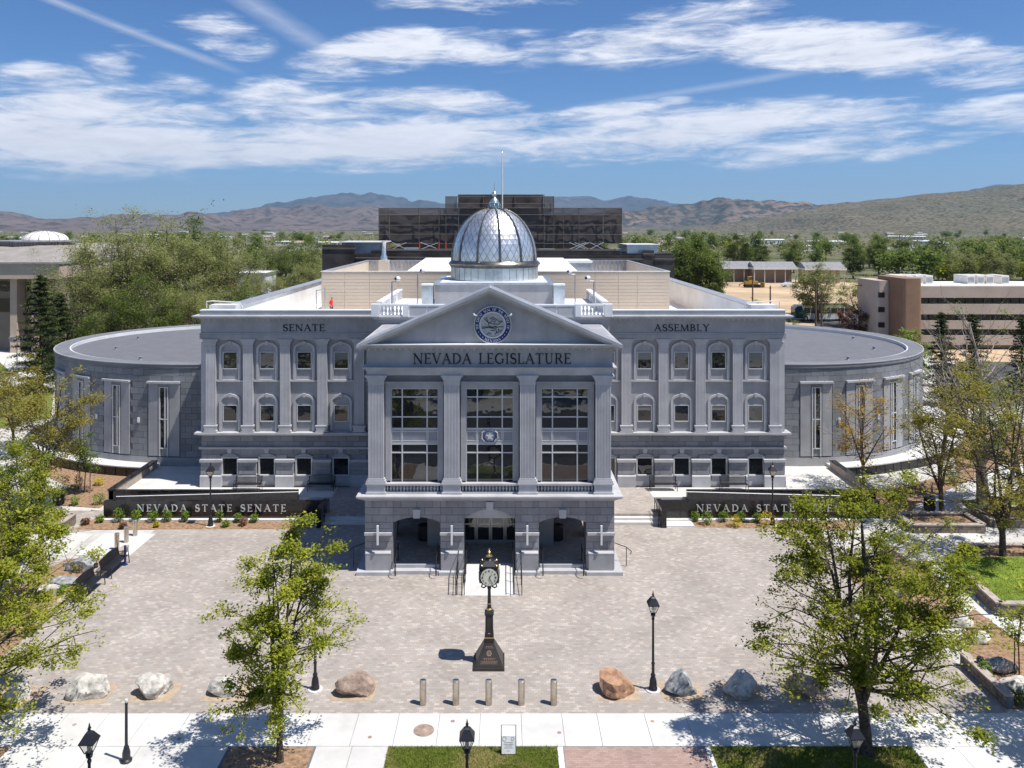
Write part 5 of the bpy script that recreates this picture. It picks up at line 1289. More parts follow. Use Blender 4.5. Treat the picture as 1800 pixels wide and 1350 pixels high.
for i, (px, py, w) in enumerate([(650,1296,'left of the manhole cover'),(796,1268,'right of the manhole cover'),(983,1288,'below the middle bollards'),(1147,1268,'below the rust coloured boulder'),(131,1274,'above the bottom left lamp'),(315,1299,'left of the young maple trunk')]):
    x, y = G(px,py); vc = thing('valve_cover', 'small round valve cover in the sidewalk '+w, 'valve cover', (x,y,.007), 'valve covers'); MB().lathe([(.075,.006),(.075,.012),(.06,.014)], x, y, 16).build('lid', 'rock_brown', vc)
# portico ramp with railings
rx0, rx1 = X(-1.28), X(1.28); ry0 = G(0,1047)[1]
struct(MB().add([(rx0,ry0,.004),(rx1,ry0,.004),(rx1,43.34,ZF-.02),(rx0,43.34,ZF-.02),(rx0,43.34,-.02),(rx1,43.34,-.02)], [(0,1,2,3),(0,3,4),(1,5,2)]).build('entrance_ramp', 'concrete'))
def railing(lab, pts, posts, lower=True):
    t = thing('railing', lab, 'railing', (pts[0][0], pts[0][1], 0), 'entrance railings')
    MB().tube(pts, .024).build('top_rail', 'black_metal', t)
    if lower: MB().tube([(a,b,c-.55) for a,b,c in pts], .018).build('lower_rail', 'black_metal', t)
    for x, y, z0, z1 in posts: MB().tube([(x,y,z0),(x,y,z1)], .022).build('post', 'black_metal', t)
for s in (-1, 1):
    nm_ = 'left' if s < 0 else 'right'
    for e, w in ((1.2,'inner'),(1.62,'outer')):
        x = X(s*e); zz = lambda y: max(0,(y-ry0)/(43.34-ry0)*ZF)
        ys = [ry0+.05, ry0+1.2, 42.3, 43.3]; railing(w+' metal railing on the '+nm_+' of the entrance ramp', [(x,ry0-.1,.85),(x,42.4,.85+zz(42.4)),(x,43.9,.9+ZF)], [(x,q,0 if e > 1.3 else zz(q),.86+zz(q)) for q in ys])
    for e, w in ((2.75,'inner'),(4.85,'outer')):
        x = X(s*e); railing(w+' curved handrail on the steps of the '+nm_+' arch', [(x,42.3,.15),(x,42.2,.5),(x,42.35,.82),(x,43.3,1.15),(x,43.9,1.2)], [(x,42.62,0,.9),(x,43.7,ZF,1.18)], False)
    x = X(s*7.25); railing('curved handrail on the '+nm_+' flank of the portico', [(X(s*6.6),44.3,1.1),(x,43.9,1.0),(x+s*.25,43.7,.85),(x+s*.2,43.7,.7)], [(x,43.85,0,.98)], False)
# ---------------------------------------------------------------- the person on the roof
def person():
    J = {'pel':(0,0,.95,.13),'wai':(0,0,1.10,.125),'che':(.0,.0,1.32,.15),'nek':(.01,0,1.50,.06),'hed':(.03,0,1.60,.085),'top':(.03,0,1.70,.075),
         'hl':(0,.09,.90,.095),'kl':(.10,.10,.50,.07),'al':(.05,.10,.09,.045),'tl':(.2,.1,.04,.035),'hr':(0,-.09,.90,.095),'kr':(-.02,-.10,.50,.07),'ar':(-.16,-.10,.10,.045),'tr':(-.03,-.1,.04,.035),
         'sl':(0,.17,1.43,.07),'el':(-.08,.24,1.15,.05),'wl':(.04,.24,.93,.036),'fl':(.08,.24,.84,.035),'sr':(0,-.17,1.43,.07),'er':(-.06,-.25,1.15,.05),'wr':(.1,-.22,.95,.036),'fr':(.15,-.2,.87,.035)}
    E_ = [('pel','wai'),('wai','che'),('che','nek'),('nek','hed'),('hed','top'),('pel','hl'),('hl','kl'),('kl','al'),('al','tl'),('pel','hr'),('hr','kr'),('kr','ar'),('ar','tr'),('che','sl'),('sl','el'),('el','wl'),('wl','fl'),('che','sr'),('sr','er'),('er','wr'),('wr','fr')]
    ks = list(J); me = bpy.data.meshes.new('person'); me.from_pydata([J[k][:3] for k in ks], [(ks.index(a), ks.index(b)) for a, b in E_], [])
    o = bpy.data.objects.new('tmp', me); COL.objects.link(o)
    md = o.modifiers.new('s', 'SKIN'); md.use_smooth_shade = True
    for i, k in enumerate(ks): me.skin_vertices[0].data[i].radius = (J[k][3],)*2
    me.skin_vertices[0].data[0].use_root = True
    sd = o.modifiers.new('d', 'SUBSURF'); sd.levels = 2; sd.render_levels = 2
    dg = bpy.context.evaluated_depsgraph_get(); em_ = bpy.data.meshes.new_from_object(o.evaluated_get(dg)); bpy.data.objects.remove(o)
    simple('skin', (.5,.3,.2), .6, var=.03); simple('red_shirt', (.72,.035,.02), .8, var=.05); simple('jeans', (.045,.075,.14), .85, var=.1); simple('dark_cap', (.02,.025,.03), .8, var=.05)
    em_.materials.clear()
    for m_ in ('skin','red_shirt','jeans','dark_cap'): em_.materials.append(M[m_])
    for p in em_.polygons:
        c = p.center; z = c.z
        if z > 1.66 or (z > 1.58 and c.x < .0): i = 3
        elif z > 1.49: i = 0
        elif abs(c.y) > .165 and z < 1.18: i = 0
        elif z > .96: i = 1
        elif z > .10: i = 2
        else: i = 3
        p.material_index = i; p.use_smooth = True
    em_.name = 'person'
    ob = link('person', em_); ob.location = (XD(582.5,73.5), 73.5, 10.02); ob.rotation_euler = (0,0,R(-15)); ob.scale = (1.03,)*3
    tag(ob, 'person in a red shirt, jeans and dark cap walking on the white roof', 'person')
    MB().box(.03,.16,-.07,.07,1.675,1.69).build('cap_brim', 'dark_cap', ob, world=False)
person()
# ---------------------------------------------------------------- trees
def leaf_object(name, cen, size, mat, parent, seed, up=.5, aspect=.62):
    """many small leaf faces: cen (n,3)"""
    g = np.random.default_rng(seed); n = len(cen)
    nrm = g.normal(0, 1, (n,3)); nrm[:,2] = np.abs(nrm[:,2])+up; nrm /= np.linalg.norm(nrm, axis=1)[:,None]
    t = g.normal(0, 1, (n,3)); t -= nrm*(t*nrm).sum(1)[:,None]; t /= np.linalg.norm(t, axis=1)[:,None]; b = np.cross(nrm, t)
    s = size*g.uniform(.6, 1.3, n)[:,None]
    v = np.stack([cen-t*s*.5, cen+b*s*.5*aspect-nrm*s*.08, cen+t*s*.55, cen-b*s*.5*aspect-nrm*s*.08], 1).reshape(-1,3)
    me = bpy.data.meshes.new(name); me.vertices.add(4*n); me.vertices.foreach_set('co', v.ravel().astype(np.float32))
    me.loops.add(4*n); me.loops.foreach_set('vertex_index', np.arange(4*n)); me.polygons.add(n)
    me.polygons.foreach_set('loop_start', np.arange(0,4*n,4)); me.polygons.foreach_set('loop_total', np.full(n,4)); me.update(); me.materials.append(M[mat])
    return link(name, me, parent)
def skeleton(seed, H, Rr, th, r0, nst, spread, nsec, env, up=.55, lean=(0,0), bare=0.0):
    """branches [(points, radii)] and leaf clump centres (point, weight)"""
    r = random.Random(seed); br = []; cl = []
    def path(p, d, L, n, wob, lift):
        pts = [Vector(p)]; d = Vector(d).normalized()
        for i in range(n):
            d = (d+Vector((r.gauss(0,wob), r.gauss(0,wob), r.gauss(0,wob)+lift))).normalized(); pts.append(pts[-1]+d*L/n)
        return pts
    tr = path((0,0,-.1), (lean[0],lean[1],1), th+.1, 5, .03, .02); br.append((tr, [r0*(1.25 if i == 0 else 1-.25*i/5) for i in range(6)]))
    top = tr[-1]
    for k in range(nst):
        az = 2*math.pi*(k+r.uniform(-.25,.25))/nst; lead = (k == 0)
        sp = 0.06 if lead else spread*r.uniform(.7,1.25)
        L = (H-th)*(1.0 if lead else r.uniform(.66,.95))
        d = Vector((math.cos(az)*sp+lean[0], math.sin(az)*sp+lean[1], 1))
        st = path(top-Vector((0,0,r.uniform(0,.25)*th)), d, L*1.0, 9, .07, .05)
        rs = [r0*(.62 if lead else .48)*(1-.9*i/9)+.008 for i in range(10)]; br.append((st, rs))
        for j in range(nsec):
            f = .08+.9*(j+r.random())/nsec; i = min(8, int(f*9)); p = st[i].lerp(st[i+1], f*9-i)
            t = max(0, min(1, (p.z-th)/(H-th))); e = env(t)*Rr
            a2 = r.uniform(0, 2*math.pi)
            out = Vector((p.x-lean[0]*p.z, p.y-lean[1]*p.z, 0)); 
            dd = Vector((math.cos(a2), math.sin(a2), 0))+(out.normalized()*.7 if out.length > .3 else Vector())
            dd.normalize(); reach = e-out.dot(dd)
            if reach < .25: continue
            L2 = reach*r.uniform(.65,1.1)
            b2 = path(p, dd+Vector((0,0,up*(.25+1.3*t)*r.uniform(.4,1.3))), L2, 5, .16, .03)
            q = max(.012, rs[i]*.45); br.append((b2, [q*(1-.85*k2/5)+.004 for k2 in range(6)]))
            leafy = r.random() > bare
            if leafy:
                for k2 in range(2, 6): cl.append((b2[k2], .6+.2*k2))
            for m in range(3):
                i3 = r.randint(1,4); b3 = path(b2[i3], (b2[i3+1]-b2[i3]).normalized()+Vector((r.gauss(0,.7), r.gauss(0,.7), r.gauss(.15,.5))), L2*r.uniform(.25,.55), 3, .2, .03)
                br.append((b3, [q*.35+.003, q*.25+.003, q*.15+.002, .003]))
                if leafy: cl += [(b3[2], 1.0), (b3[3], 1.1)]
        if bare < .9: cl += [(st[8], 1.0), (st[9], 1.0)]
    return br, cl
def env_maple(t): return max(.12, math.sin(math.pi*min(1, .18+.86*t))**.8*(1.0 if t < .5 else 1.0-.35*(t-.5)))
def env_wide(t): return max(.2, (1-abs(t-.38)/.72)**.7) if abs(t-.38) < .7 else .2
def env_pyr(t): return max(.16, min(1.0, .62+2.6*t) if t < .17 else 1.05-.86*(t-.12))
def env_vase(t): return .35+.65*math.sin(math.pi*min(1,.1+t*.8))
def make_tree(name, label, loc, seed, H, Rr, th, r0, nst, spread, nsec, nleaf, size, clump, leaf, bark='bark', env=env_maple, up=.55, lean=(0,0), bare=0.0, group=None, tri=6, cat='tree'):
    t = local(thing(name, label, cat, loc, group))
    br, cl = skeleton(seed, H, Rr, th, r0, nst, spread, nsec, env, up, lean, bare)
    mb = MB()
    for pts, rs in br: mb.tube(pts, rs, tri if rs[0] > .05 else 3 if rs[0] < .02 else 4)
    mb.build('trunk', bark, t, 60)
    g = np.random.default_rng(seed); c = np.array([tuple(p) for p, w in cl]); w = np.array([w for p, w in cl])*np.exp(g.normal(0, 1.3, len(cl))); w /= w.sum()
    idx = g.choice(len(c), nleaf, p=w); pos = c[idx]+g.normal(0, 1, (nleaf,3))*np.array((clump, clump, clump*.62))
    pos = pos[pos[:,2] > th*.6]
    leaf_object('crown', pos, size, leaf, t, seed, 1.1)
    return t
def make_conifer(name, label, loc, seed, H, Rr, nleaf, size, group=None):
    t = local(thing(name, label, 'tree', loc, group)); r = random.Random(seed); mb = MB()
    mb.tube([(0,0,-.1),(0,0,H*.5),(0,0,H)], [.02*H,.012*H,.01], 6); pts = []
    for k in range(int(H*7)):
        z = H*(.08+.9*(k/(H*7))); L = Rr*(1-z/H)**.8*r.uniform(.65,1.1)+.15; a = k*2.4+r.uniform(-.3,.3)
        d = Vector((math.cos(a), math.sin(a), 0)); mb.tube([(0,0,z), tuple(d*L*.6+Vector((0,0,z-.05*L))), tuple(d*L+Vector((0,0,z+.02*L)))], [.03,.02,.008], 3)
        for q in range(7): f = .25+.75*q/6; pts.append((tuple(d*L*f+Vector((0,0,z-.05*L*f))), (1-.6*f)*L))
    mb.build('trunk', 'bark', t)
    g = np.random.default_rng(seed); c = np.array([p for p, s in pts]); sg = np.array([.10+.13*s for p, s in pts])
    i = g.integers(0, len(c), nleaf); pos = c[i]+g.normal(0,1,(nleaf,3))*sg[i][:,None]*np.array((1,1,.35))
    leaf_object('crown', pos, size, 'needle', t, seed, .9, .3); return t
def F0(px, py): x, y = G(px, py); return (x, y, 0)
make_tree('maple_tree', 'young upright maple in the sidewalk well left of the bollards', F0(492,1338), 7, 8.5, 2.7, 1.7, .13, 5, .19, 10, 22000, .11, .15, 'leaf_maple', env=env_pyr, up=.55, bare=.08)
make_tree('maple_tree', 'large spreading maple on the verge lawn at the right', F0(1524,1326), 12, 9.5, 4.5, 1.9, .21, 7, .36, 15, 46000, .11, .16, 'leaf_maple', env=env_pyr, up=.45)
make_tree('maple_tree', 'broad maple reaching in over the plaza from the left edge', F0(-62,1332), 23, 8.8, 5.0, 1.9, .2, 7, .40, 15, 52000, .115, .165, 'leaf_maple', env=env_pyr, up=.35)
make_tree('maple_tree', 'green maple at the left edge beside the boulder bed', F0(22,1062), 31, 7.4, 2.4, 1.6, .12, 5, .3, 11, 16000, .115, .16, 'leaf_maple')
make_tree('honey_locust', 'leaning olive gold tree in front of the left round chamber', F0(72,893), 41, 8.4, 3.3, 2.4, .15, 5, .45, 13, 15000, .13, .22, 'leaf_tan', env=env_vase, lean=(.10,0), bare=.1)
make_tree('honey_locust', 'slender olive tree at the far left edge beyond the chamber walk', F0(22,800), 43, 7.0, 3.0, 1.8, .13, 5, .4, 12, 6500, .17, .26, 'leaf_tan', env=env_vase, bare=.1)
make_tree('olive_tree', 'dark multi stemmed tree at the left edge beside the waste bin', F0(40,985), 47, 6.6, 2.3, 1.3, .12, 5, .35, 11, 12000, .12, .18, 'leaf_deep')
sp = make_tree('sapling', 'staked sapling in the mulch bed below the left round chamber', F0(148,866), 51, 3.9, 1.15, 1.6, .04, 4, .3, 9, 2200, .13, .18, 'leaf_deep')
for i, dx in enumerate((-.35,.35)): MB().tube([(dx,.1,0),(dx,.1,2.0)], .035, 6).build('stake', 'wall_cap', sp, world=False)
make_tree('autumn_tree', 'sparse orange leaved tree in front of the right round chamber', F0(1520,872), 61, 7.2, 2.5, 2.3, .13, 5, .5, 12, 2600, .15, .25, 'leaf_orange', 'bark_grey', env=env_vase, bare=.25, up=.75)
make_tree('forked_tree', 'forked dark trunked tree with thin yellow green leaves by the waste bin', F0(1656,912), 63, 9.6, 3.3, 2.0, .17, 5, .42, 14, 11000, .115, .2, 'leaf_tan', 'bark', env=env_vase, bare=.3, up=.8)
make_tree('sycamore_tree', 'pale barked sycamore with mostly bare white branches at the right', F0(1728,884), 65, 12.3, 5.0, 2.6, .42, 7, .42, 16, 3600, .15, .3, 'leaf_olive', 'bark_pale', env=env_vase, bare=.75, up=.8)
make_tree('locust_tree', 'dark trunked tree growing out of the near square planter', F0(1762,990), 67, 10.3, 4.2, 1.8, .2, 6, .42, 14, 13000, .115, .2, 'leaf_tan', 'bark', env=env_vase, bare=.3, up=.7)
make_tree('locust_tree', 'olive tree rising from the planter at the far right edge', F0(1796,918), 69, 9.3, 3.6, 1.8, .17, 5, .42, 13, 5500, .14, .26, 'leaf_deep', 'bark', env=env_vase, bare=.2, up=.7)
make_tree('maple_tree', 'verge maple whose shade falls in the bottom right corner', F0(2015,1330), 71, 8.5, 3.4, 1.9, .17, 6, .4, 13, 9000, .17, .25, 'leaf_maple', env=env_wide)
st_ = make_tree('sapling', 'thin staked sapling at the right edge of the mulch bed', F0(1792,1186), 73, 3.0, .7, 1.5, .03, 3, .3, 7, 600, .12, .14, 'leaf_maple'); MB().tube([(-.2,0,0),(-.2,0,1.9)], .025, 5).build('stake', 'black_metal', st_, world=False)
# trees across the street, seen only as reflections in the windows
for i, (x, y) in enumerate(((-12,1.0),(-2.5,-1.5),(8,0.5),(16,-1))):
    if i == 0: tt = make_tree('street_tree', 'dark tree mirrored in the left portico windows', (x,y,0), 81, 8.0, 3.4, 2.0, .2, 6, .4, 12, 5000, .25, .3, 'leaf_deep', env=env_wide); tt['group'] = 'trees across the street'
    else: dup(tt, (x,y,0), i*1.3)
# --- groves behind
def bg(name, label, px, D, seed, H, Rr, leaf, nleaf=9000, size=.34, bark='bark_grey', bare=.1, th=.16, env=env_wide, nst=6, spread=.5, group='trees behind the building'):
    return make_tree(name, label, (XD(px,D), D, 0), seed, H, Rr, H*th, H*.027, nst, spread, 14, nleaf, size, H*.035, leaf, bark, env, .5, (0,0), bare, group, 5)
c1 = bg('cottonwood', 'tallest pale olive cottonwood left of centre in the left grove', 205, 112, 91, 19.3, 8.0, 'leaf_olive', 36000, .23, bare=.2, nst=8)
c2 = bg('cottonwood', 'greener cottonwood on the right side of the left grove', 330, 122, 92, 19.0, 7.0, 'leaf_deep', 20000, .32, bare=.0, nst=8)
for src, px, D, sc, rz, lab in [(c1,288,116,.97,2.1,'pale olive cottonwood in the middle of the left grove'), (c1,392,124,.84,4.0,'olive cottonwood at the right shoulder of the left grove'), (c1,140,106,.74,1.1,'leaning olive cottonwood beside the tan court building'),
      (c2,255,100,.62,3.3,'lower bright green tree beneath the grey cottonwoods'), (c2,190,98,.50,.4,'low green tree behind the rim of the left chamber'), (c1,345,104,.58,5.2,'low twiggy olive tree just above the left chamber roof'), (c2,420,112,.52,1.9,'low green tree near the left roof corner'),
      (c2,505,190,.80,2.2,'round green tree beyond the car park left of the dark screens'), (c2,550,215,.78,.7,'second green tree beside the dark screened block'), (c1,548,150,.66,2.6,'grey olive tree next to the left roof edge'), (c1,478,160,.48,1.2,'small olive tree among the parked cars')]:
    dup(src, (XD(px,D), D, 0), rz, lab, sc)
bg('willow_tree', 'bright yellow green tree by the left roof corner', 448, 108, 94, 8.6, 3.6, 'leaf_lime', 7000, .3, bare=0)
make_conifer('spruce_tree', 'dark spruce at the left in front of the tan court building', (XD(72,90),90,0), 95, 13.2, 3.8, 16000, .3)
make_conifer('spruce_tree', 'second dark conifer left of the chamber rim', (XD(105,97),97,0), 96, 10.5, 3.0, 9000, .3)
g1_ = bg('poplar_tree', 'tall green poplar right behind the dark screened block', 1216, 170, 97, 16.3, 5.2, 'leaf_deep', 15000, .4, bare=0, th=.1)
for px, D, sc, rz, lab in [(1190,176,.96,1.0,'green poplar nearest the dark screened block'), (1244,172,.9,2.4,'green poplar on the right end of its clump'), (1300,300,.98,3.0,'green tree left above the bare dirt lot'), (1335,320,.85,4.4,'green tree above the carport roofs'), (1500,290,.86,1.5,'dense green tree above the office tower'), (1545,310,.93,2.0,'bright tree behind the office tower'), (1395,330,.7,5.0,'lime tinted tree beyond the carports'), (1640,280,.72,.5,'green tree behind the office roof units'), (1770,270,.78,3.6,'dark green tree at the right edge behind the office')]:
    dup(g1_, (XD(px,D), D, 0), rz, lab, sc)
w1 = bg('olive_willow', 'round grey olive willow beside the dirt lot and bus', 1438, 158, 98, 11.2, 5.2, 'leaf_olive', 9000, .32, bare=.1)
for px, D, sc, rz, lab in [(1512,150,.86,2.0,'yellowish willow between the bus and the office tower'), (1690,240,1.05,1.0,'pale olive tree behind the rooftop units'), (1755,230,1.1,4.0,'pale olive tree at the far right skyline'), (1330,140,.5,3.0,'low olive bush above the right roof corner'), (1390,118,.42,.6,'low scrubby bush behind the right cornice end')]:
    dup(w1, (XD(px,D), D, 0), rz, lab, sc)
bg('plum_tree', 'dark red leaved tree in front of the parked bus', 1502, 128, 99, 6.2, 3.3, 'leaf_red', 3500, .28, bare=.1)
pn1 = make_conifer('pine_tree', 'tall pine in front of the office windows on the left', (XD(1655,84),84,0), 101, 9.6, 2.2, 6000, .3)
dup(pn1, (XD(1712,86),86,0), 1.0, 'second tall pine in front of the office windows', .96); dup(pn1, (XD(1796,88),88,0), 2.0, 'pine at the right edge before the office', .9)
bg('linden_tree', 'bright green rounded tree behind the right chamber rim', 1600, 92, 103, 6.6, 2.8, 'shrub_green', 5000, .3, bare=0)
# --- the wooded valley: trees a few pixels high
fp = []
for i, (lf, H, Rr, sd) in enumerate((('leaf_deep',9,4.2,111),('leaf_olive',8,4,112),('leaf_lime',7,3.4,113),('leaf_deep',11,4,114))):
    r = random.Random(sd); g = np.random.default_rng(sd); n = 900
    cc = np.array([(r.gauss(0,Rr*.42), r.gauss(0,Rr*.42), H*(.3+.6*r.random()**.8)) for _ in range(26)]); ps = cc[g.integers(0,26,n)]+g.normal(0,1,(n,3))*np.array((Rr*.26,Rr*.26,H*.09))
    ps = ps[ps[:,2] > .6]
    o = leaf_object('valley_tree', ps, .95, lf, None, sd); mb = MB().tube([(0,0,-.2),(.1,0,H*.3),(0,.1,H*.6)], [.3,.22,.1], 5); me2 = mb.mesh('t'); bm = bmesh.new(); bm.from_mesh(o.data); k0 = len(bm.faces); bm.from_mesh(me2); bm.faces.ensure_lookup_table()
    for f in bm.faces[k0:]: f.material_index = 1
    bm.to_mesh(o.data); bm.free(); o.data.materials.append(M['bark_grey']); fp.append(o)
wd_ = np.random.default_rng(66); nt_ = 3000; Dd = 330*np.exp(wd_.random(nt_)**1.1*1.95); pxx = wd_.uniform(-60,1860,nt_); keep = ~((pxx > 1240) & (pxx < 1570) & (Dd < 420)) & ~((pxx > 560) & (pxx < 1190) & (Dd < 450)); Dd = Dd[keep]; pxx = pxx[keep]
cl_ = np.array([mnoise.noise(Vector(((a-HX)*d/F/90, d/160, 3.3))) for a, d in zip(pxx, Dd)]); kk = cl_ > -.10; Dd = Dd[kk]; pxx = pxx[kk]
base_ = np.c_[(pxx-HX)*Dd/F, Dd, np.zeros(len(Dd))]; nl_ = 34; hh_ = wd_.uniform(4,8.5,len(Dd)); pos_ = np.repeat(base_, nl_, 0)+wd_.normal(0,1,(len(Dd)*nl_,3))*np.repeat(np.c_[hh_*.3,hh_*.3,hh_*.2],nl_,0)+np.repeat(np.c_[hh_*0,hh_*0,hh_*.55],nl_,0); pos_[:,2] = np.abs(pos_[:,2])+.3
wo = stuff(leaf_object('woodland', pos_, 1.7, 'leaf_wood', None, 66, .8, .8)); tag(wo, 'belt of small trees and brush covering the valley floor far behind', 'woodland')
lbl = ['dark green tree in the wooded valley far behind the building', 'grey olive tree in the wooded valley far behind the building', 'lime green tree in the wooded valley far behind the building', 'tall green tree in the wooded valley far behind the building']
used_ = [False]*4; r = random.Random(77)
for k in range(300):
    D = 260*math.exp(r.random()**1.35*2.0); px = r.uniform(-10, 1810)
    if 560 < px < 1190 and D < 500: continue
    if 1240 < px < 1570 and D < 330: continue
    i = r.choices(range(4), (4,3,1,3))[0]
    o = fp[i] if not used_[i] else fp[i].copy()
    if used_[i]: COL.objects.link(o)
    used_[i] = True; o.location = (XD(px,D), D, 0); o.rotation_euler = (0,0,r.uniform(0,6.28)); q = r.uniform(.7,1.25)*(1+.1*D/1000); o.scale = (q*1.1,q*1.1,q)
    tag(o, lbl[i], 'tree', 'valley trees')
# ---------------------------------------------------------------- shrubs
def shrub(px, py, h, w, mat, label, seed, group):
    t = local(thing('shrub', label, 'shrub', F0(px, py), group)); g = np.random.default_rng(seed); n = 260
    mb = MB()
    for k in range(7):
        a = g.uniform(0, 6.28); mb.tube([(0,0,-.02),(math.cos(a)*w*.2,math.sin(a)*w*.2,h*.5),(math.cos(a)*w*.4,math.sin(a)*w*.4,h*.85)], [.012,.008,.004], 3)
    mb.build('stems', 'bark', t)
    ps = g.normal(0,1,(n,3)); ps /= np.linalg.norm(ps,axis=1)[:,None]; ps *= g.uniform(.4,1.0,n)[:,None]**.6*np.array((w/2,w/2,h*.5)); ps[:,2] += h*.55; ps += g.normal(0,.03,(n,3))
    leaf_object('leaves', ps, .10, mat, t, seed, .6)
ords = ['first','second','third','fourth','fifth','sixth','seventh','eighth','ninth','tenth','eleventh','twelfth','thirteenth','fourteenth']
def row(lst, where, group):
    for i, (px, py, h, w, mat, adj) in enumerate(lst): shrub(px, py, h, w, mat, f'{adj} shrub, {ords[i]} from the left {where}', 200+i*7+int(px), group)
Gs, Yw, Bw = 'shrub_green', 'shrub_yellow', 'shrub_brown'
row([(150,922,.4,.55,Bw,'dry brown'),(176,918,.45,.55,Gs,'small green'),(209,917,.8,.7,Gs,'bushy green'),(216,929,.35,.45,Bw,'low reddish'),(239,916,.7,.6,Gs,'upright green'),(269,917,.65,.7,Gs,'bushy green'),(275,927,.3,.35,Yw,'pale yellow'),(294,917,.7,.6,Gs,'upright green'),(325,917,.65,.5,Gs,'upright green'),(386,918,.75,.45,Gs,'upright green'),(397,926,.4,.5,Gs,'low green'),(418,918,.55,.5,Gs,'small green'),(428,924,.5,.5,Bw,'dark red'),(447,918,.5,.5,Gs,'small green')], 'before the Senate sign', 'shrubs before the Senate sign')
row([(1222,916,.55,.55,Gs,'round green'),(1243,922,.8,.75,Gs,'bushy green'),(1272,917,.65,.6,Gs,'round green'),(1293,926,.65,.85,Yw,'bright yellow'),(1303,917,.6,.55,Gs,'round green'),(1331,918,.55,.55,Gs,'round green'),(1348,924,.85,.95,Yw,'large yellow'),(1385,920,.7,.7,Gs,'loose green'),(1402,928,.6,.9,'leaf_tan','broad olive')], 'before the Assembly sign', 'shrubs before the Assembly sign')
row([(62,838,.7,.9,'leaf_lime','olive yellow'),(110,862,1.1,1.0,Gs,'tall green'),(132,888,.6,.6,Gs,'sparse green'),(138,862,1.1,.6,'leaf_deep','dark upright'),(174,886,.7,.8,Gs,'bright green'),(174,853,.45,.7,Yw,'yellow')], 'in the left chamber bed', 'shrubs in the left chamber bed')
row([(1575,868,.7,1.3,Bw,'reddish brown'),(1612,862,.6,1.2,Bw,'low brown'),(1658,852,.9,1.1,Gs,'leafy green'),(1677,846,.7,.8,Gs,'small green'),(1732,1196,.8,.5,Gs,'upright green'),(1788,1236,.5,.7,'leaf_deep','rounded dark')], 'in the beds on the right', 'shrubs in the right beds')
row([(108,1044,.4,.6,Gs,'low green'),(139,1004,.5,.8,'leaf_tan','straw coloured')], 'in the boulder bed', 'shrubs in the boulder bed')
# ---------------------------------------------------------------- the scaffolded block behind
simple('net', (0.105,0.09,0.083), .95, var=.12, scale=.35, spec=.05, island=.12)
simple('net_dark', (0.062,0.057,0.056), .95, var=.2, scale=.4, spec=.05)
def netting():
    m, nt, b = new_mat('net_sheer'); N = nt.nodes; L = nt.links
    b.inputs['Base Color'].default_value = (.12,.105,.10,1); b.inputs['Roughness'].default_value = .95
    tr = N.new('ShaderNodeBsdfTransparent'); mx = N.new('ShaderNodeMixShader'); mx.inputs[0].default_value = .82
    L.new(tr.outputs[0], mx.inputs[1]); L.new(b.outputs[0], mx.inputs[2]); L.new(mx.outputs[0], N['Material Output'].inputs[0])
netting()
simple('scaff_pole', (0.12,0.108,0.10), .7, metal=.1, var=.1)
simple('red_paint', (0.5,0.06,0.05), .6, var=.1)
DS = 130.0
def sx_(px, D=DS): return XD(px, D)
def sz_(py, D=DS): return ZD(py, D)
sc = thing('scaffolded_building', 'tall block wrapped in dark scaffold netting rising behind the dome', 'building', (sx_(880), DS, 0))
MB().box(sx_(700), sx_(1060), DS+3, DS+22, 0, sz_(385)).build('core', 'net_dark', sc); MB().box(sx_(806), sx_(956), DS+3.1, DS+22.1, sz_(385)+.01, sz_(348)).build('core', 'net_dark', sc)
rn = random.Random(3)
def net_panel(x0, x1, z0, z1, y, mat, bulge=.25):
    n, m = 6, 6; vs = []; o = rn.uniform(0,90)
    for j in range(m+1):
        for i in range(n+1):
            u, v = i/n, j/m; vs.append((x0+(x1-x0)*u, y-bulge*mnoise.noise(Vector((u*3+o, v*2.2, o)))*math.sin(math.pi*u)-.02, z0+(z1-z0)*v))
    fs = [(j*(n+1)+i, j*(n+1)+i+1, (j+1)*(n+1)+i+1, (j+1)*(n+1)+i) for j in range(m) for i in range(n)]
    o_ = MB().add(vs, fs).build('net_panel', mat, sc, 60); return o_
xs = [667,685,737,772,806,850,905,956,990,1017,1060,1092]
for a, b in zip(xs, xs[1:]): net_panel(sx_(a)+.04, sx_(b)-.04, sz_(428), sz_(378), DS, 'net', .25); net_panel(sx_(a)+.04, sx_(b)-.04, sz_(378), sz_(366), DS, 'net_sheer', .1)
for a, b in ((805,850),(850,905),(905,955)): net_panel(sx_(a)+.03, sx_(b)-.03, sz_(366), sz_(342), DS-.3, 'net')
for a, b in ((784,804),(956,973)): net_panel(sx_(a), sx_(b), sz_(372), sz_(345), DS-.2, 'net_sheer', .1)
for px in (667,1092):   # sides
    MB().box(sx_(px)-.06, sx_(px)+.06, DS+.1, DS+20, sz_(428), sz_(367)).build('side_net', 'net', sc)
for px in xs+[784,973]:
    top = 342 if px in (805,806,850,905,956) else 345 if px in (784,973) else 365
    MB().tube([(sx_(px), DS-.45, 8), (sx_(px), DS-.45, sz_(top))], .07, 5).build('standard', 'scaff_pole', sc)
for py in (366,378,396,412,428):
    for a, b in ((667,806),(806,956),(956,1092)): MB().tube([(sx_(a), DS-.48, sz_(py)), (sx_(b), DS-.48, sz_(py)+rn.uniform(-.05,.05))], .05, 5).build('ledger', 'scaff_pole', sc)
for py in (346,358): MB().tube([(sx_(784), DS-.75, sz_(py)), (sx_(973), DS-.75, sz_(py))], .05, 5).build('ledger', 'scaff_pole', sc)
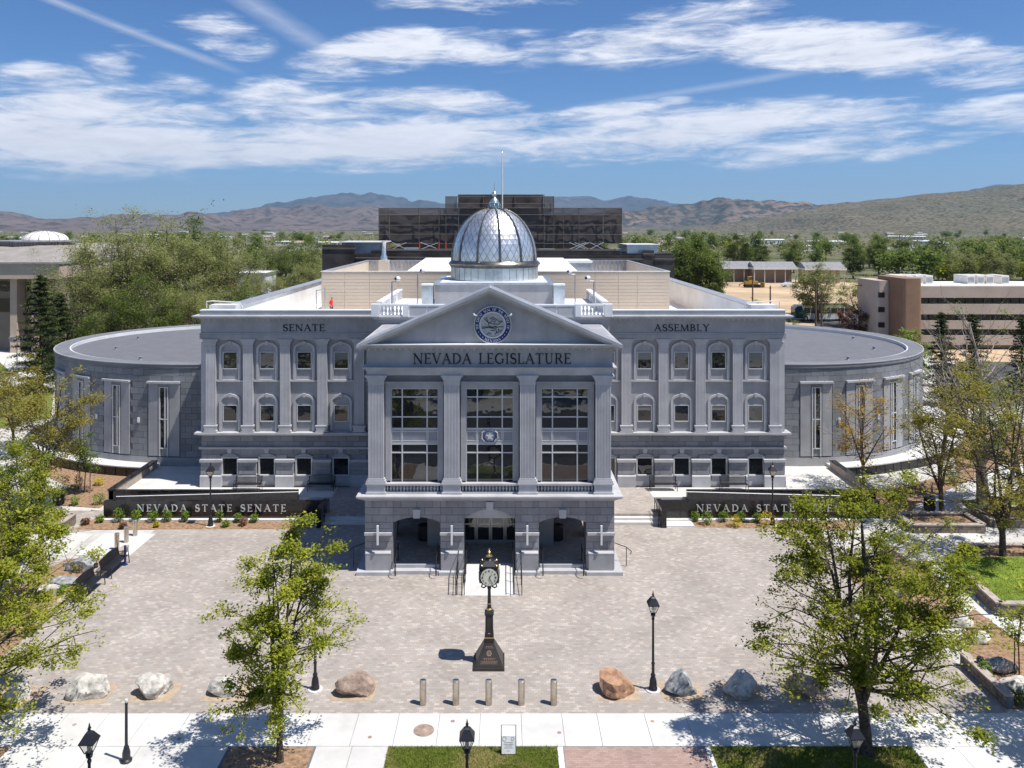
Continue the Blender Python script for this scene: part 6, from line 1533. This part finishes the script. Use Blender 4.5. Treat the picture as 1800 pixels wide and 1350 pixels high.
for a, b in ((690,715),(740,772),(1010,1035),(1036,1060),(1000,1030)):
    MB().tube([(sx_(a),DS-.6,sz_(426)),(sx_(b),DS-.6,sz_(438))], .06, 4).tube([(sx_(b),DS-.6,sz_(426)),(sx_(a),DS-.6,sz_(438))], .06, 4).build('cross_brace', 'white_metal', sc)
for px in (668,682,738,772,784): MB().tube([(sx_(px),DS-.7,sz_(438)),(sx_(px),DS-.7,sz_(425))], .14, 5).build('base_jack', 'red_paint', sc)
for a, b, c, d in ((717,740,434,443),(767,789,438,443),(945,972,436,441),(1075,1094,436,442)): MB().box(sx_(a),sx_(b),DS-5,DS-3,sz_(d)-.4,sz_(c)).build('roof_unit', 'drum_metal', sc)
fp_ = thing('flagpole', 'thin white pole standing up behind the dome against the sky', 'pole', (XD(883,127),127,0)); MB().lathe([(.14,0),(.09,ZD(300,127)),(.05,ZD(269,127))], XD(883,127), 127, 8).build('shaft', 'white_metal', fp_, 40); MB().lathe([(.02,ZD(269,127)),(.12,ZD(268,127)),(.02,ZD(266,127))], XD(883,127), 127, 8).build('ball', 'gold', fp_, 40)
# wide lower block in black sheeting
D2 = 118.0
lb = thing('sheeted_block', 'wide low block in black sheeting between the beige screen and the netted tower', 'building', (XD(876,D2), D2, 0))
MB().box(XD(566,D2), XD(1186,D2), D2+1, D2+11, 0, ZD(446,D2)).build('core', 'net_dark', lb)
MB().box(XD(650,D2), XD(1092,D2), D2+1.2, D2+30, 0.01, ZD(441,D2)).build('roof_slab', 'net_dark', lb)
for a, b, t in ((566,625,430),(625,680,447),(680,760,446),(760,960,449),(960,1130,449),(1130,1150,440),(1150,1186,449)):
    MB().box(XD(a,D2)+.03, XD(b,D2)-.03, D2, D2+.35, 0, ZD(t,D2)).build('sheeting', 'net_dark', lb); MB().tube([(XD(a,D2),D2-.1,ZD(t+6,D2)),(XD(b,D2),D2-.1,ZD(t+6.5,D2))], .06, 5).build('ledger', 'scaff_pole', lb)
MB().box(XD(596,D2), XD(665,D2), D2+2, D2+9, 10, ZD(427,D2)).build('roof_house', 'corrugated', lb); MB().box(XD(1106,D2), XD(1160,D2), D2+2, D2+9, 10, ZD(431,D2)).build('roof_house', 'drum_metal', lb)
MB().box(XD(592,D2), XD(672,D2), D2+1.5, D2+9.5, ZD(427,D2)+.01, ZD(425,D2)).build('roof_edge', 'white_metal', lb); MB().box(XD(1104,D2), XD(1164,D2), D2+1.5, D2+9.5, ZD(431,D2)+.01, ZD(430,D2)).build('roof_edge', 'white_metal', lb)
# ---------------------------------------------------------------- tan court building at the left
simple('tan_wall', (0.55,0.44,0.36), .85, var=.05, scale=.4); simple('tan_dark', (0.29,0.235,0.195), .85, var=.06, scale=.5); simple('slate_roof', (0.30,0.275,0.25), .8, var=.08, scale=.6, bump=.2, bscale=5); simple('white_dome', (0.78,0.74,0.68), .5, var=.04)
D3 = 118.0; L_ = lambda px: XD(px, D3); Zc = lambda py: ZD(py, D3)
cb = thing('court_building', 'tan building with hipped slate roof and shallow white dome at the left edge', 'building', (L_(30), D3, 0))
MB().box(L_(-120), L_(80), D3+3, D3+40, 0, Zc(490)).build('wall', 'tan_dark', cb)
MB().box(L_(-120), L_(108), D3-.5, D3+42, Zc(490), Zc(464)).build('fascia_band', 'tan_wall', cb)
MB().box(L_(-120), L_(110), D3-.8, D3+42.2, Zc(464)+.01, Zc(461)).build('gutter', 'corrugated', cb)
e = Zc(461)+.02; rz_ = Zc(434)
MB().add([(L_(-120),D3-.6,e),(L_(110),D3-.6,e),(L_(110),D3+40,e),(L_(-120),D3+40,e),(L_(-110),D3+9,rz_),(L_(72),D3+9,rz_),(L_(72),D3+32,rz_),(L_(-110),D3+32,rz_)], [(0,1,5,4),(1,2,6,5),(2,3,7,6),(3,0,4,7),(4,5,6,7)]).build('hip_roof', 'slate_roof', cb)
D4 = D3+14; dcx = XD(80,D4)
MB().lathe([(5.6,ZD(438,D4)),(5.6,ZD(425,D4)),(6.1,ZD(424.5,D4)),(6.1,ZD(422.5,D4))], dcx-1.5, D4, 16).build('lantern_ring', 'corrugated', cb)
for k in range(40):
    a = math.pi+math.pi*k/39; MB().cbox(dcx-1.5+5.62*math.cos(a), D4+5.62*math.sin(a), ZD(437,D4), .3, .12, (ZD(426,D4)-ZD(437,D4))).build('louvre', 'tan_dark', cb)
hd_ = ZD(406,D4)-ZD(422,D4); q = [(3.35*math.cos(t*math.pi/2/7), ZD(422,D4)+hd_*math.sin(t*math.pi/2/7)) for t in range(8)]; q[-1] = (.05, q[-1][1])
wd = MB().lathe(q, dcx, D4, 24).build('shallow_dome', 'white_dome', cb, 60)
for k in range(8): a = math.pi+math.pi*k/7; MB().tube([(dcx+(r_+.02)*math.cos(a), D4+(r_+.02)*math.sin(a), z_+.02) for r_, z_ in q], .05, 4).build('dome_rib', 'corrugated', wd)
for px in (20, 58, 100): MB().box(L_(px-6), L_(px+6), D3+.5, D3+2.5, 0, Zc(490)).build('column', 'tan_wall', cb)
for a, b in ((-60,12),(26,50)):
    for t, u_ in ((497,515),(528,552)): w_ = MB().box(L_(a), L_(b), D3+2.9, D3+2.99, Zc(u_), Zc(t)).build('window', 'glass_dark', cb)
for k in range(3): MB().box(L_(66), L_(92), D3+2.8, D3+2.98, Zc(498+k*22), Zc(497+k*22)).build('string_course', 'tan_wall', cb)
# ---------------------------------------------------------------- office block at the right
simple('office_wall', (0.50,0.42,0.35), .85, var=.05, scale=.4); simple('office_brown', (0.27,0.165,0.105), .85, var=.06, scale=.6)
D5 = 122.0; O_ = lambda px: XD(px, D5); Zo = lambda py: ZD(py, D5)
ob = thing('office_building', 'cream office block with rounded corners, ribbon windows and a brown stair tower', 'building', (O_(1660), D5, 0))
def rbox(x0, x1, y0, y1, z0, z1, r=1.0):
    pts = []
    for cx_, cy_, a0 in ((x0+r,y0+r,180),(x1-r,y0+r,270),(x1-r,y1-r,0),(x0+r,y1-r,90)): pts += [(cx_+r*math.cos(R(a0+15*k)), cy_+r*math.sin(R(a0+15*k))) for k in range(7)]
    return MB().prism_z(pts, z0, z1)
rbox(O_(1568), O_(1600), D5-3.5, D5+5, 0, Zo(487), .45).build('stair_tower', 'office_brown', ob, 30)
rbox(O_(1546), O_(1572), D5+1, D5+8, 0, Zo(494), .6).build('side_tower', 'office_wall', ob, 30)
for t in (515,541,568): MB().box(O_(1549), O_(1560), D5+.9, D5+.99, Zo(t+9), Zo(t)).build('window', 'glass_dark', ob)
x0, x1 = O_(1586), O_(1980)
MB().box(x0+.6, x1, D5+.6, D5+10, 0, Zo(503)).build('glazed_core', 'glass_dark', ob); MB().box(x0+1, x1, D5+.7, D5+10, Zo(503)-.5, Zo(503)+.05).build('roof', 'white_roof', ob)
for t, b in ((503,523),(534,552),(563,578),(589,606)):
    rbox(x0, x1, D5-.4, D5+11, Zo(b), Zo(t), 1.3).build('floor_band', 'office_wall', ob, 30)
for k in range(26):
    x = x0+1.5+k*1.35
    for t, b in ((523,534),(552,563),(578,589)): MB().box(x, x+.12, D5+.5, D5+.61, Zo(b)+.01, Zo(t)-.01).build('mullion', 'black_metal', ob)
for px in (1600,1616,1634,1652,1728,1745,1762,1790): 
    u = MB().box(O_(px), O_(px+13), D5+4, D5+8, Zo(503), Zo(487)).build('rooftop_unit', 'white_dome', ob)
    for k in range(5): MB().box(O_(px)+.1+k*.2, O_(px)+.18+k*.2, D5+3.95, D5+3.998, Zo(500), Zo(490)).build('grille', 'corrugated', u)
# ---------------------------------------------------------------- lot, street, bus, cars, poles
sheet('dirt_lot', PX([(1200,606),(1560,610),(1570,500),(1240,484),(1130,520)]), .004, 'dirt_lot')
sheet('back_street', [(XD(1180,170),160),(XD(1900,150),148),(XD(1900,165),165),(XD(1200,180),178)], .01, 'asphalt')
sheet('back_street', PX([(1430,580),(1440,552),(1560,560),(1560,640),(1480,640)]), .014, 'asphalt')
sheet('car_park', PX([(430,560),(560,545),(560,470),(430,480)]), .004, 'asphalt')
simple('bus_teal', (0.01,0.07,0.06), .4, var=.05); simple('car_white', (0.75,0.76,0.77), .3, var=.02); simple('car_blue', (0.05,0.09,0.2), .3, var=.02); simple('car_red', (0.35,0.03,0.03), .3, var=.02); simple('tyre', (0.02,0.02,0.02), .9, var=.05); simple('machine_yellow', (0.45,0.27,0.03), .6, var=.1); simple('wood_pole', (0.16,0.115,0.085), .9, var=.15)
def wheels(t, xs_, y0, y1, r):
    for x in xs_:
        for y in (y0, y1):
            w = MB(); n = 14
            w.prism_y([(x+r*math.cos(2*math.pi*k/n), r+r*math.sin(2*math.pi*k/n)) for k in range(n)], y-.12, y+.12); ww = w.build('wheel', 'tyre', t, world=False)
            MB().prism_y([(x+r*.55*math.cos(2*math.pi*k/n), r+r*.55*math.sin(2*math.pi*k/n)) for k in range(n)], y-.135, y+.135).build('rim', 'drum_metal', ww, world=False)
bus = local(thing('city_bus', 'white and dark green bus on the street behind the right wing', 'bus', (XD(1445,160),160,.015)))
rb = [(-5.6,.35),(5.6,.35),(5.6,2.75),(5.3,3.0),(-5.0,3.0),(-5.6,2.6)]
MB().prism_y(rb, -1.25, 1.25).build('body', 'car_white', bus, world=False); MB().prism_y([(-5.62,.5),(-3.2,.5),(-4.4,2.85),(-5.2,2.85),(-5.62,2.4)], -1.27, 1.27).build('front_livery', 'bus_teal', bus, world=False)
for k in range(7): MB().box(-3.9+1.3*k, -2.75+1.3*k, -1.275, -1.252, 1.5, 2.5).build('window', 'glass_dark', bus, world=False)
MB().box(-3.5,4.5,-.9,.9,3.001,3.25).build('roof_pod', 'bus_teal', bus, world=False); MB().box(-5.65,-5.63,-1.0,1.0,1.3,2.4).build('windscreen', 'glass_dark', bus, world=False); wheels(bus, (-3.6,3.4), -1.18, 1.18, .48)
def car(loc, mat, lab, rz=0.0):
    t = local(thing('parked_car', lab, 'car', loc, 'cars behind the building', rz))
    MB().prism_y([(-2.2,.35),(2.2,.35),(2.25,.75),(1.9,.92),(1.0,.98),(-1.9,1.0),(-2.25,.8)], -.88, .88).build('body', mat, t, world=False)
    cbn = MB().frustum(-.3,0,.985,1.45,2.7,1.66,1.7,1.4).build('cabin', mat, t, world=False)
    for s in (-1,1): MB().add([(-1.4,s*.80,1.03),(.85,s*.80,1.03),(.45,s*.725,1.39),(-1.05,s*.725,1.39)], [(0,1,2,3)]).build('window', 'glass_dark', cbn, world=False)
    for s in (-.6,.6): MB().box(2.2,2.27,s-.15,s+.15,.6,.75).build('headlight', 'lamp_glass', t, world=False)
    wheels(t, (-1.4,1.4), -.82, .82, .33); return t
car((XD(1416,163),163,.015), 'car_white', 'white car just ahead of the bus', math.pi)
car((XD(1387,250),250,.01), 'car_white', 'white car in front of the carports beyond the dirt lot')
for i, (px, py, mt, lab, rz) in enumerate([(480,488,'car_white','white car at the left in the car park behind the trees',.5),(494,492,'car_blue','dark blue car in the car park behind the trees',.5),(487,500,'car_white','second white car nearer in the car park',.5),(478,476,'car_red','red car at the back of the car park',.4)]): x, y = G(px,py); car((x,y,.01), mt, lab, rz)
bd = local(thing('bulldozer', 'yellow bulldozer working on the bare dirt lot', 'bulldozer', (XD(1322,248),248,.01)))
MB().box(-2.2,1.6,-.9,.9,.9,1.9).build('body', 'machine_yellow', bd, world=False); MB().box(-1.2,.4,-.8,.8,1.901,3.3).build('cab', 'machine_yellow', bd, world=False); MB().box(-1.1,.3,-.82,-.805,2.3,3.1).build('window', 'glass_dark', bd, world=False)
for s in (-1.1,1.1): MB().prism_y([(-2.4,.5),(-2.0,.05),(2.0,.05),(2.4,.5),(2.0,.95),(-2.0,.95)], s-.28, s+.28).build('track', 'tyre', bd, world=False)
MB().prism_x([(-1.7,.1),(1.7,.1),(1.7,1.5),(-1.7,1.5)], 3.0, 3.3).build('blade', 'machine_yellow', bd, world=False)
MB().tube([(-2.4,0,1.3),(-3.6,0,1.0),(-3.9,0,.3)], .2, 5).build('ripper', 'machine_yellow', bd, world=False); MB().tube([(1.4,-1.0,.6),(3.05,-1.0,.6)], .12, 5).tube([(1.4,1.0,.6),(3.05,1.0,.6)], .12, 5).build('push_arm', 'machine_yellow', bd, world=False)
poles = [(1263,455,172,'wooden utility pole at the left end of the dirt lot'),(1323,478,185,'wooden utility pole behind the bulldozer'),(1354,502,175,'short wooden pole in the middle of the dirt lot'),(1434,492,140,'dark utility pole left of the bus'),(1444,512,138,'thin steel street light pole beside the bus'),(1518,500,128,'utility pole with crossarm near the office tower'),(1581,412,300,'tall utility pole above the office tower on the skyline'),(480,440,230,'thin pole in the car park left of the dark screens')]
for px, py, D, lab in poles:
    x = XD(px,D); zt_ = ZD(py,D); t = thing('utility_pole', lab, 'pole', (x,D,0), 'utility poles'); MB().lathe([(.2,-.1),(.13,zt_)], x, D, 8).build('pole', 'wood_pole', t, 40)
    if 'crossarm' in lab or 'tall' in lab: MB().box(x-1.3,x+1.3,D-.08,D+.08,zt_-.25,zt_-.1).build('crossarm', 'wood_pole', t)
    else: MB().box(x-.25,x+.25,D-.06,D+.06,zt_-.6,zt_-.45).build('bracket', 'scaff_pole', t)
for h_, lab in ((.3,'upper overhead wire left of the dirt lot'),(3.0,'lower overhead wire left of the dirt lot')):
    a = Vector((XD(1263,172),172,ZD(455,172)-h_)); b = Vector((XD(1180,172),172,ZD(462,172)-h_)); tag(MB().tube([a.lerp(b,k/8)-Vector((0,0,1.0*math.sin(math.pi*k/8))) for k in range(9)], .05, 4).build('overhead_wire', 'black_metal'), lab, 'wire')
lm = thing('plaza_lamp', 'twin headed grey lamp by the path at the far left', 'lamp', (XD(30,100),100,0)); x = XD(30,100)
MB().lathe([(.15,0),(.08,.3),(.07,4.6)], x, 100, 8).build('post', 'corrugated', lm); MB().box(x-.7,x+.7,99.95,100.05,4.1,4.2).build('arm', 'corrugated', lm)
for s in (-1,1): MB().frustum(x+s*.65,100,4.2,4.75,.35,.35,.5,.5).build('lantern', 'corrugated', lm)
# carports and houses across the lot, white sheds of the town
simple('roof_grey', (0.26,0.26,0.27), .8, var=.1, rand=.2); simple('roof_tan', (0.36,0.30,0.25), .8, var=.1, rand=.15); simple('house_wall', (0.50,0.46,0.41), .85, var=.05, rand=.2); simple('shed_white', (0.74,0.74,0.73), .6, var=.04, rand=.08); simple('brick_red', (0.36,0.15,0.10), .85, var=.1)
def house(x, y, w, d, h, rh, wall, roof, lab, rz=0.0, group='houses and sheds of the town', name='house'):
    t = local(thing(name, lab, 'house', (x,y,0), group, rz))
    MB().box(-w/2,w/2,-d/2,d/2,0,h).build('wall', wall, t, world=False)
    MB().prism_x([(-d/2-.4,h+.002),(d/2+.4,h+.002),(0,h+rh)], -w/2-.4, w/2+.4).build('roof', roof, t, world=False)
    for k in range(max(2,int(w/4))): x_ = -w/2+w*(k+.5)/max(2,int(w/4)); MB().box(x_-.6,x_+.6,-d/2-.03,-d/2-.001,h*.35,h*.75).build('window', 'glass_dark', t, world=False)
    return t
for px, D, w, lab in ((1290,272,26,'left carport with white fascia beyond the dirt lot'),(1362,268,26,'long carport with white fascia behind the white car'),(1450,264,24,'carport with white fascia behind the willow')):
    t = thing('carport', lab, 'carport', (XD(px,D),D,0), 'carports'); x = XD(px,D)
    MB().box(x-w/4,x+w/4,D+3,D+7,0,4.4).build('wall', 'tan_dark', t); MB().box(x-w/3.6,x+w/3.6,D-1,D+8,4.41,5.0).build('fascia', 'shed_white', t); MB().prism_x([(D-.8,5.01),(D+8,5.01),(D+3.6,6.8)], x-w/3.7, x+w/3.7).build('roof', 'roof_grey', t)
    for k in range(5): MB().box(x-w/3.8+k*w/7.8-.12, x-w/3.8+k*w/7.8+.12, D-.8, D-.55, 0, 4.40).build('post', 'house_wall', t)
house(XD(440,210),210,14,10,6.5,.3,'brick_red','roof_grey','red brick gable of a low building left of the dark screens'); house(XD(470,225),225,16,12,5,.4,'tan_wall','shed_white','low tan building with white roof beside the car park'); house(XD(452,168),168,5.5,8,9,.2,'car_white','shed_white','white ribbed annexe standing behind the left grove')
rq = random.Random(8)
for k in range(72):
    D = 480*math.exp(rq.random()*1.9); px = rq.choice((rq.uniform(0,660), rq.uniform(1090,1800))); big = rq.random() < .3
    if big: house(XD(px,D), D, rq.uniform(14,34), rq.uniform(10,22), rq.uniform(3.5,5.5), .8, 'shed_white', 'shed_white', 'white roofed shed in the town far behind the building', rq.uniform(-.3,.3))
    else: house(XD(px,D), D, rq.uniform(11,18), rq.uniform(8,11), rq.uniform(3,5), 2, 'house_wall', rq.choice(('roof_grey','roof_tan')), 'small gabled house in the town far behind the building', rq.uniform(-.5,.5))
# ---------------------------------------------------------------- hills
def hillmat(name, c1, c2, c3, s1, s2, lo=.5, hi=.6):
    m, nt, b = new_mat(name); N = nt.nodes; L = nt.links; geo = N.new('ShaderNodeNewGeometry')
    def nz(s, d=8, r_=.65):
        n = N.new('ShaderNodeTexNoise'); n.inputs['Scale'].default_value = s; n.inputs['Detail'].default_value = d; n.inputs['Roughness'].default_value = r_; L.new(geo.outputs['Position'], n.inputs['Vector']); return n.outputs['Fac']
    def mix(f, a, b_, l, h):
        mr = N.new('ShaderNodeMapRange'); mr.inputs[1].default_value = l; mr.inputs[2].default_value = h; L.new(f, mr.inputs[0]); x = N.new('ShaderNodeMix'); x.data_type = 'RGBA'; L.new(mr.outputs[0], x.inputs[0])
        for i, v in ((6,a),(7,b_)):
            if isinstance(v, tuple): x.inputs[i].default_value = (*v,1)
            else: L.new(v, x.inputs[i])
        return x.outputs[2]
    c = mix(nz(s1,6), c1, c2, .42, .6); f2 = nz(s2,4,.6); c = mix(f2, c, c3, lo, hi)
    bp = N.new('ShaderNodeBump'); bp.inputs['Strength'].default_value = .5; bp.inputs['Distance'].default_value = .25/s2; L.new(nz(s2*.5,7,.7), bp.inputs['Height']); L.new(bp.outputs[0], b.inputs['Normal'])
    L.new(c, b.inputs['Base Color']); b.inputs['Roughness'].default_value = 1; b.inputs['Specular IOR Level'].default_value = 0
hillmat('hill_near', (0.14,0.135,0.095), (0.195,0.16,0.11), (0.06,0.068,0.045), .0016, .07, .47, .57)
hillmat('hill_mid', (0.14,0.115,0.09), (0.25,0.18,0.135), (0.05,0.06,0.05), .0011, .014, .44, .54)
hillmat('hill_left', (0.125,0.112,0.11), (0.175,0.142,0.132), (0.07,0.07,0.07), .0011, .012, .5, .6)
hillmat('mountain', (0.07,0.08,0.08), (0.11,0.115,0.105), (0.05,0.06,0.055), .0005, .004, .48, .58)
def hill(name, pts, D, depth, mat, seed, amp, base=None):
    """ridge drawn by its skyline, rising from its foot towards the viewer"""
    nx, ny = 240, 36; vs = []; x0, x1 = pts[0][0], pts[-1][0]; of = Vector((seed*13.7, seed*3.1, 0))
    def ridge(px):
        for (a, ya), (b, yb) in zip(pts, pts[1:]):
            if a <= px <= b: t = (px-a)/(b-a); t = t*t*(3-2*t); return ya+(yb-ya)*t
        return pts[-1][1]
    for j in range(ny+1):
        v = j/ny                                   # 0 foot, .75 ridge, 1 behind
        for i in range(nx+1):
            px = x0+(x1-x0)*i/nx; zr = ZD(ridge(px), D); x = XD(px, D)
            y = D-depth+depth*1.33*v
            f = math.sin(min(v/.75,1)*math.pi/2)**1.35 if v <= .75 else 1-((v-.75)/.25)**2
            q = mnoise.fractal(Vector((x, y, 0))/(depth*.55)+of, .9, 2.1, 7); q2 = abs(mnoise.fractal(Vector((x, y*.6, 0))/(depth*.28)+of, .9, 2.1, 5))
            fall = min(1, v*2.5)*(1-min(1, abs(v-.75)*0+max(0,(v-.62)/.13)) if v > .62 else 1)
            z = zr*f+amp*(q-q2)*max(fall, .10)*(1 if zr > 0 else 0)-.5*(1-f)
            vs.append((x, y, max(z, -3)))
    n = nx+1
    o = struct(MB().add(vs, [(j*n+i, j*n+i+1, (j+1)*n+i+1, (j+1)*n+i) for j in range(ny) for i in range(nx)]).build(name, mat)); o.data.polygons.foreach_set('use_smooth', [True]*len(o.data.polygons)); return o
hill('near_hill', [(1020,405),(1110,402),(1200,399),(1290,393),(1360,380),(1420,368),(1480,357),(1560,347),(1640,338),(1700,334),(1760,326),(1800,323),(1860,318),(1960,316),(2100,325)], 4400, 2100, 'hill_near', 1, 55)
hill('middle_hills', [(980,395),(1060,376),(1120,371),(1190,369),(1250,363),(1300,360),(1345,355),(1400,357),(1440,358),(1490,354),(1530,362),(1600,380),(1700,398)], 7600, 2400, 'hill_mid', 2, 110)
hill('left_hills', [(380,398),(400,380),(430,366),(470,363),(520,366),(560,361),(610,364),(660,362),(720,368),(800,372),(900,376),(1000,378),(1060,382),(1150,392)], 7200, 2200, 'hill_left', 3, 120)
hill('low_hills', [(-300,380),(-120,370),(-40,368),(10,372),(40,381),(90,386),(150,384),(210,387),(260,383),(330,379),(390,381),(440,392),(520,400)], 5600, 1800, 'hill_left', 4, 60)
hill('far_mountains', [(380,385),(450,366),(500,360),(540,353),(585,348),(625,343),(655,347),(690,347),(715,352),(740,360),(800,358),(870,352),(930,346),(975,347),(1030,345),(1062,352),(1100,346),(1135,350),(1165,356),(1200,358),(1230,364),(1300,372),(1420,378),(1500,372)], 17000, 4500, 'mountain', 5, 220)
hill('far_peak', [(1690,345),(1715,331),(1755,324),(1790,327),(1850,340)], 12000, 2500, 'mountain', 6, 60)
# ---------------------------------------------------------------- haze: the blue air over the valley
hz_ = MB().box(-16000, 16000, -300, 23000, -4.5, 1250).mesh('haze'); hm = bpy.data.materials.new('haze'); hm.use_nodes = True; nt = hm.node_tree; nt.nodes.clear()
pv = nt.nodes.new('ShaderNodeVolumePrincipled'); pv.inputs['Color'].default_value = (.45,.67,1.0,1); pv.inputs['Density'].default_value = 3.8e-5; pv.inputs['Anisotropy'].default_value = 0.2
mo = nt.nodes.new('ShaderNodeOutputMaterial'); nt.links.new(pv.outputs[0], mo.inputs['Volume']); hz_.materials.append(hm)
stuff(link('haze', hz_))
for o in list(bpy.data.objects):
    if '_o' in o: del o['_o']
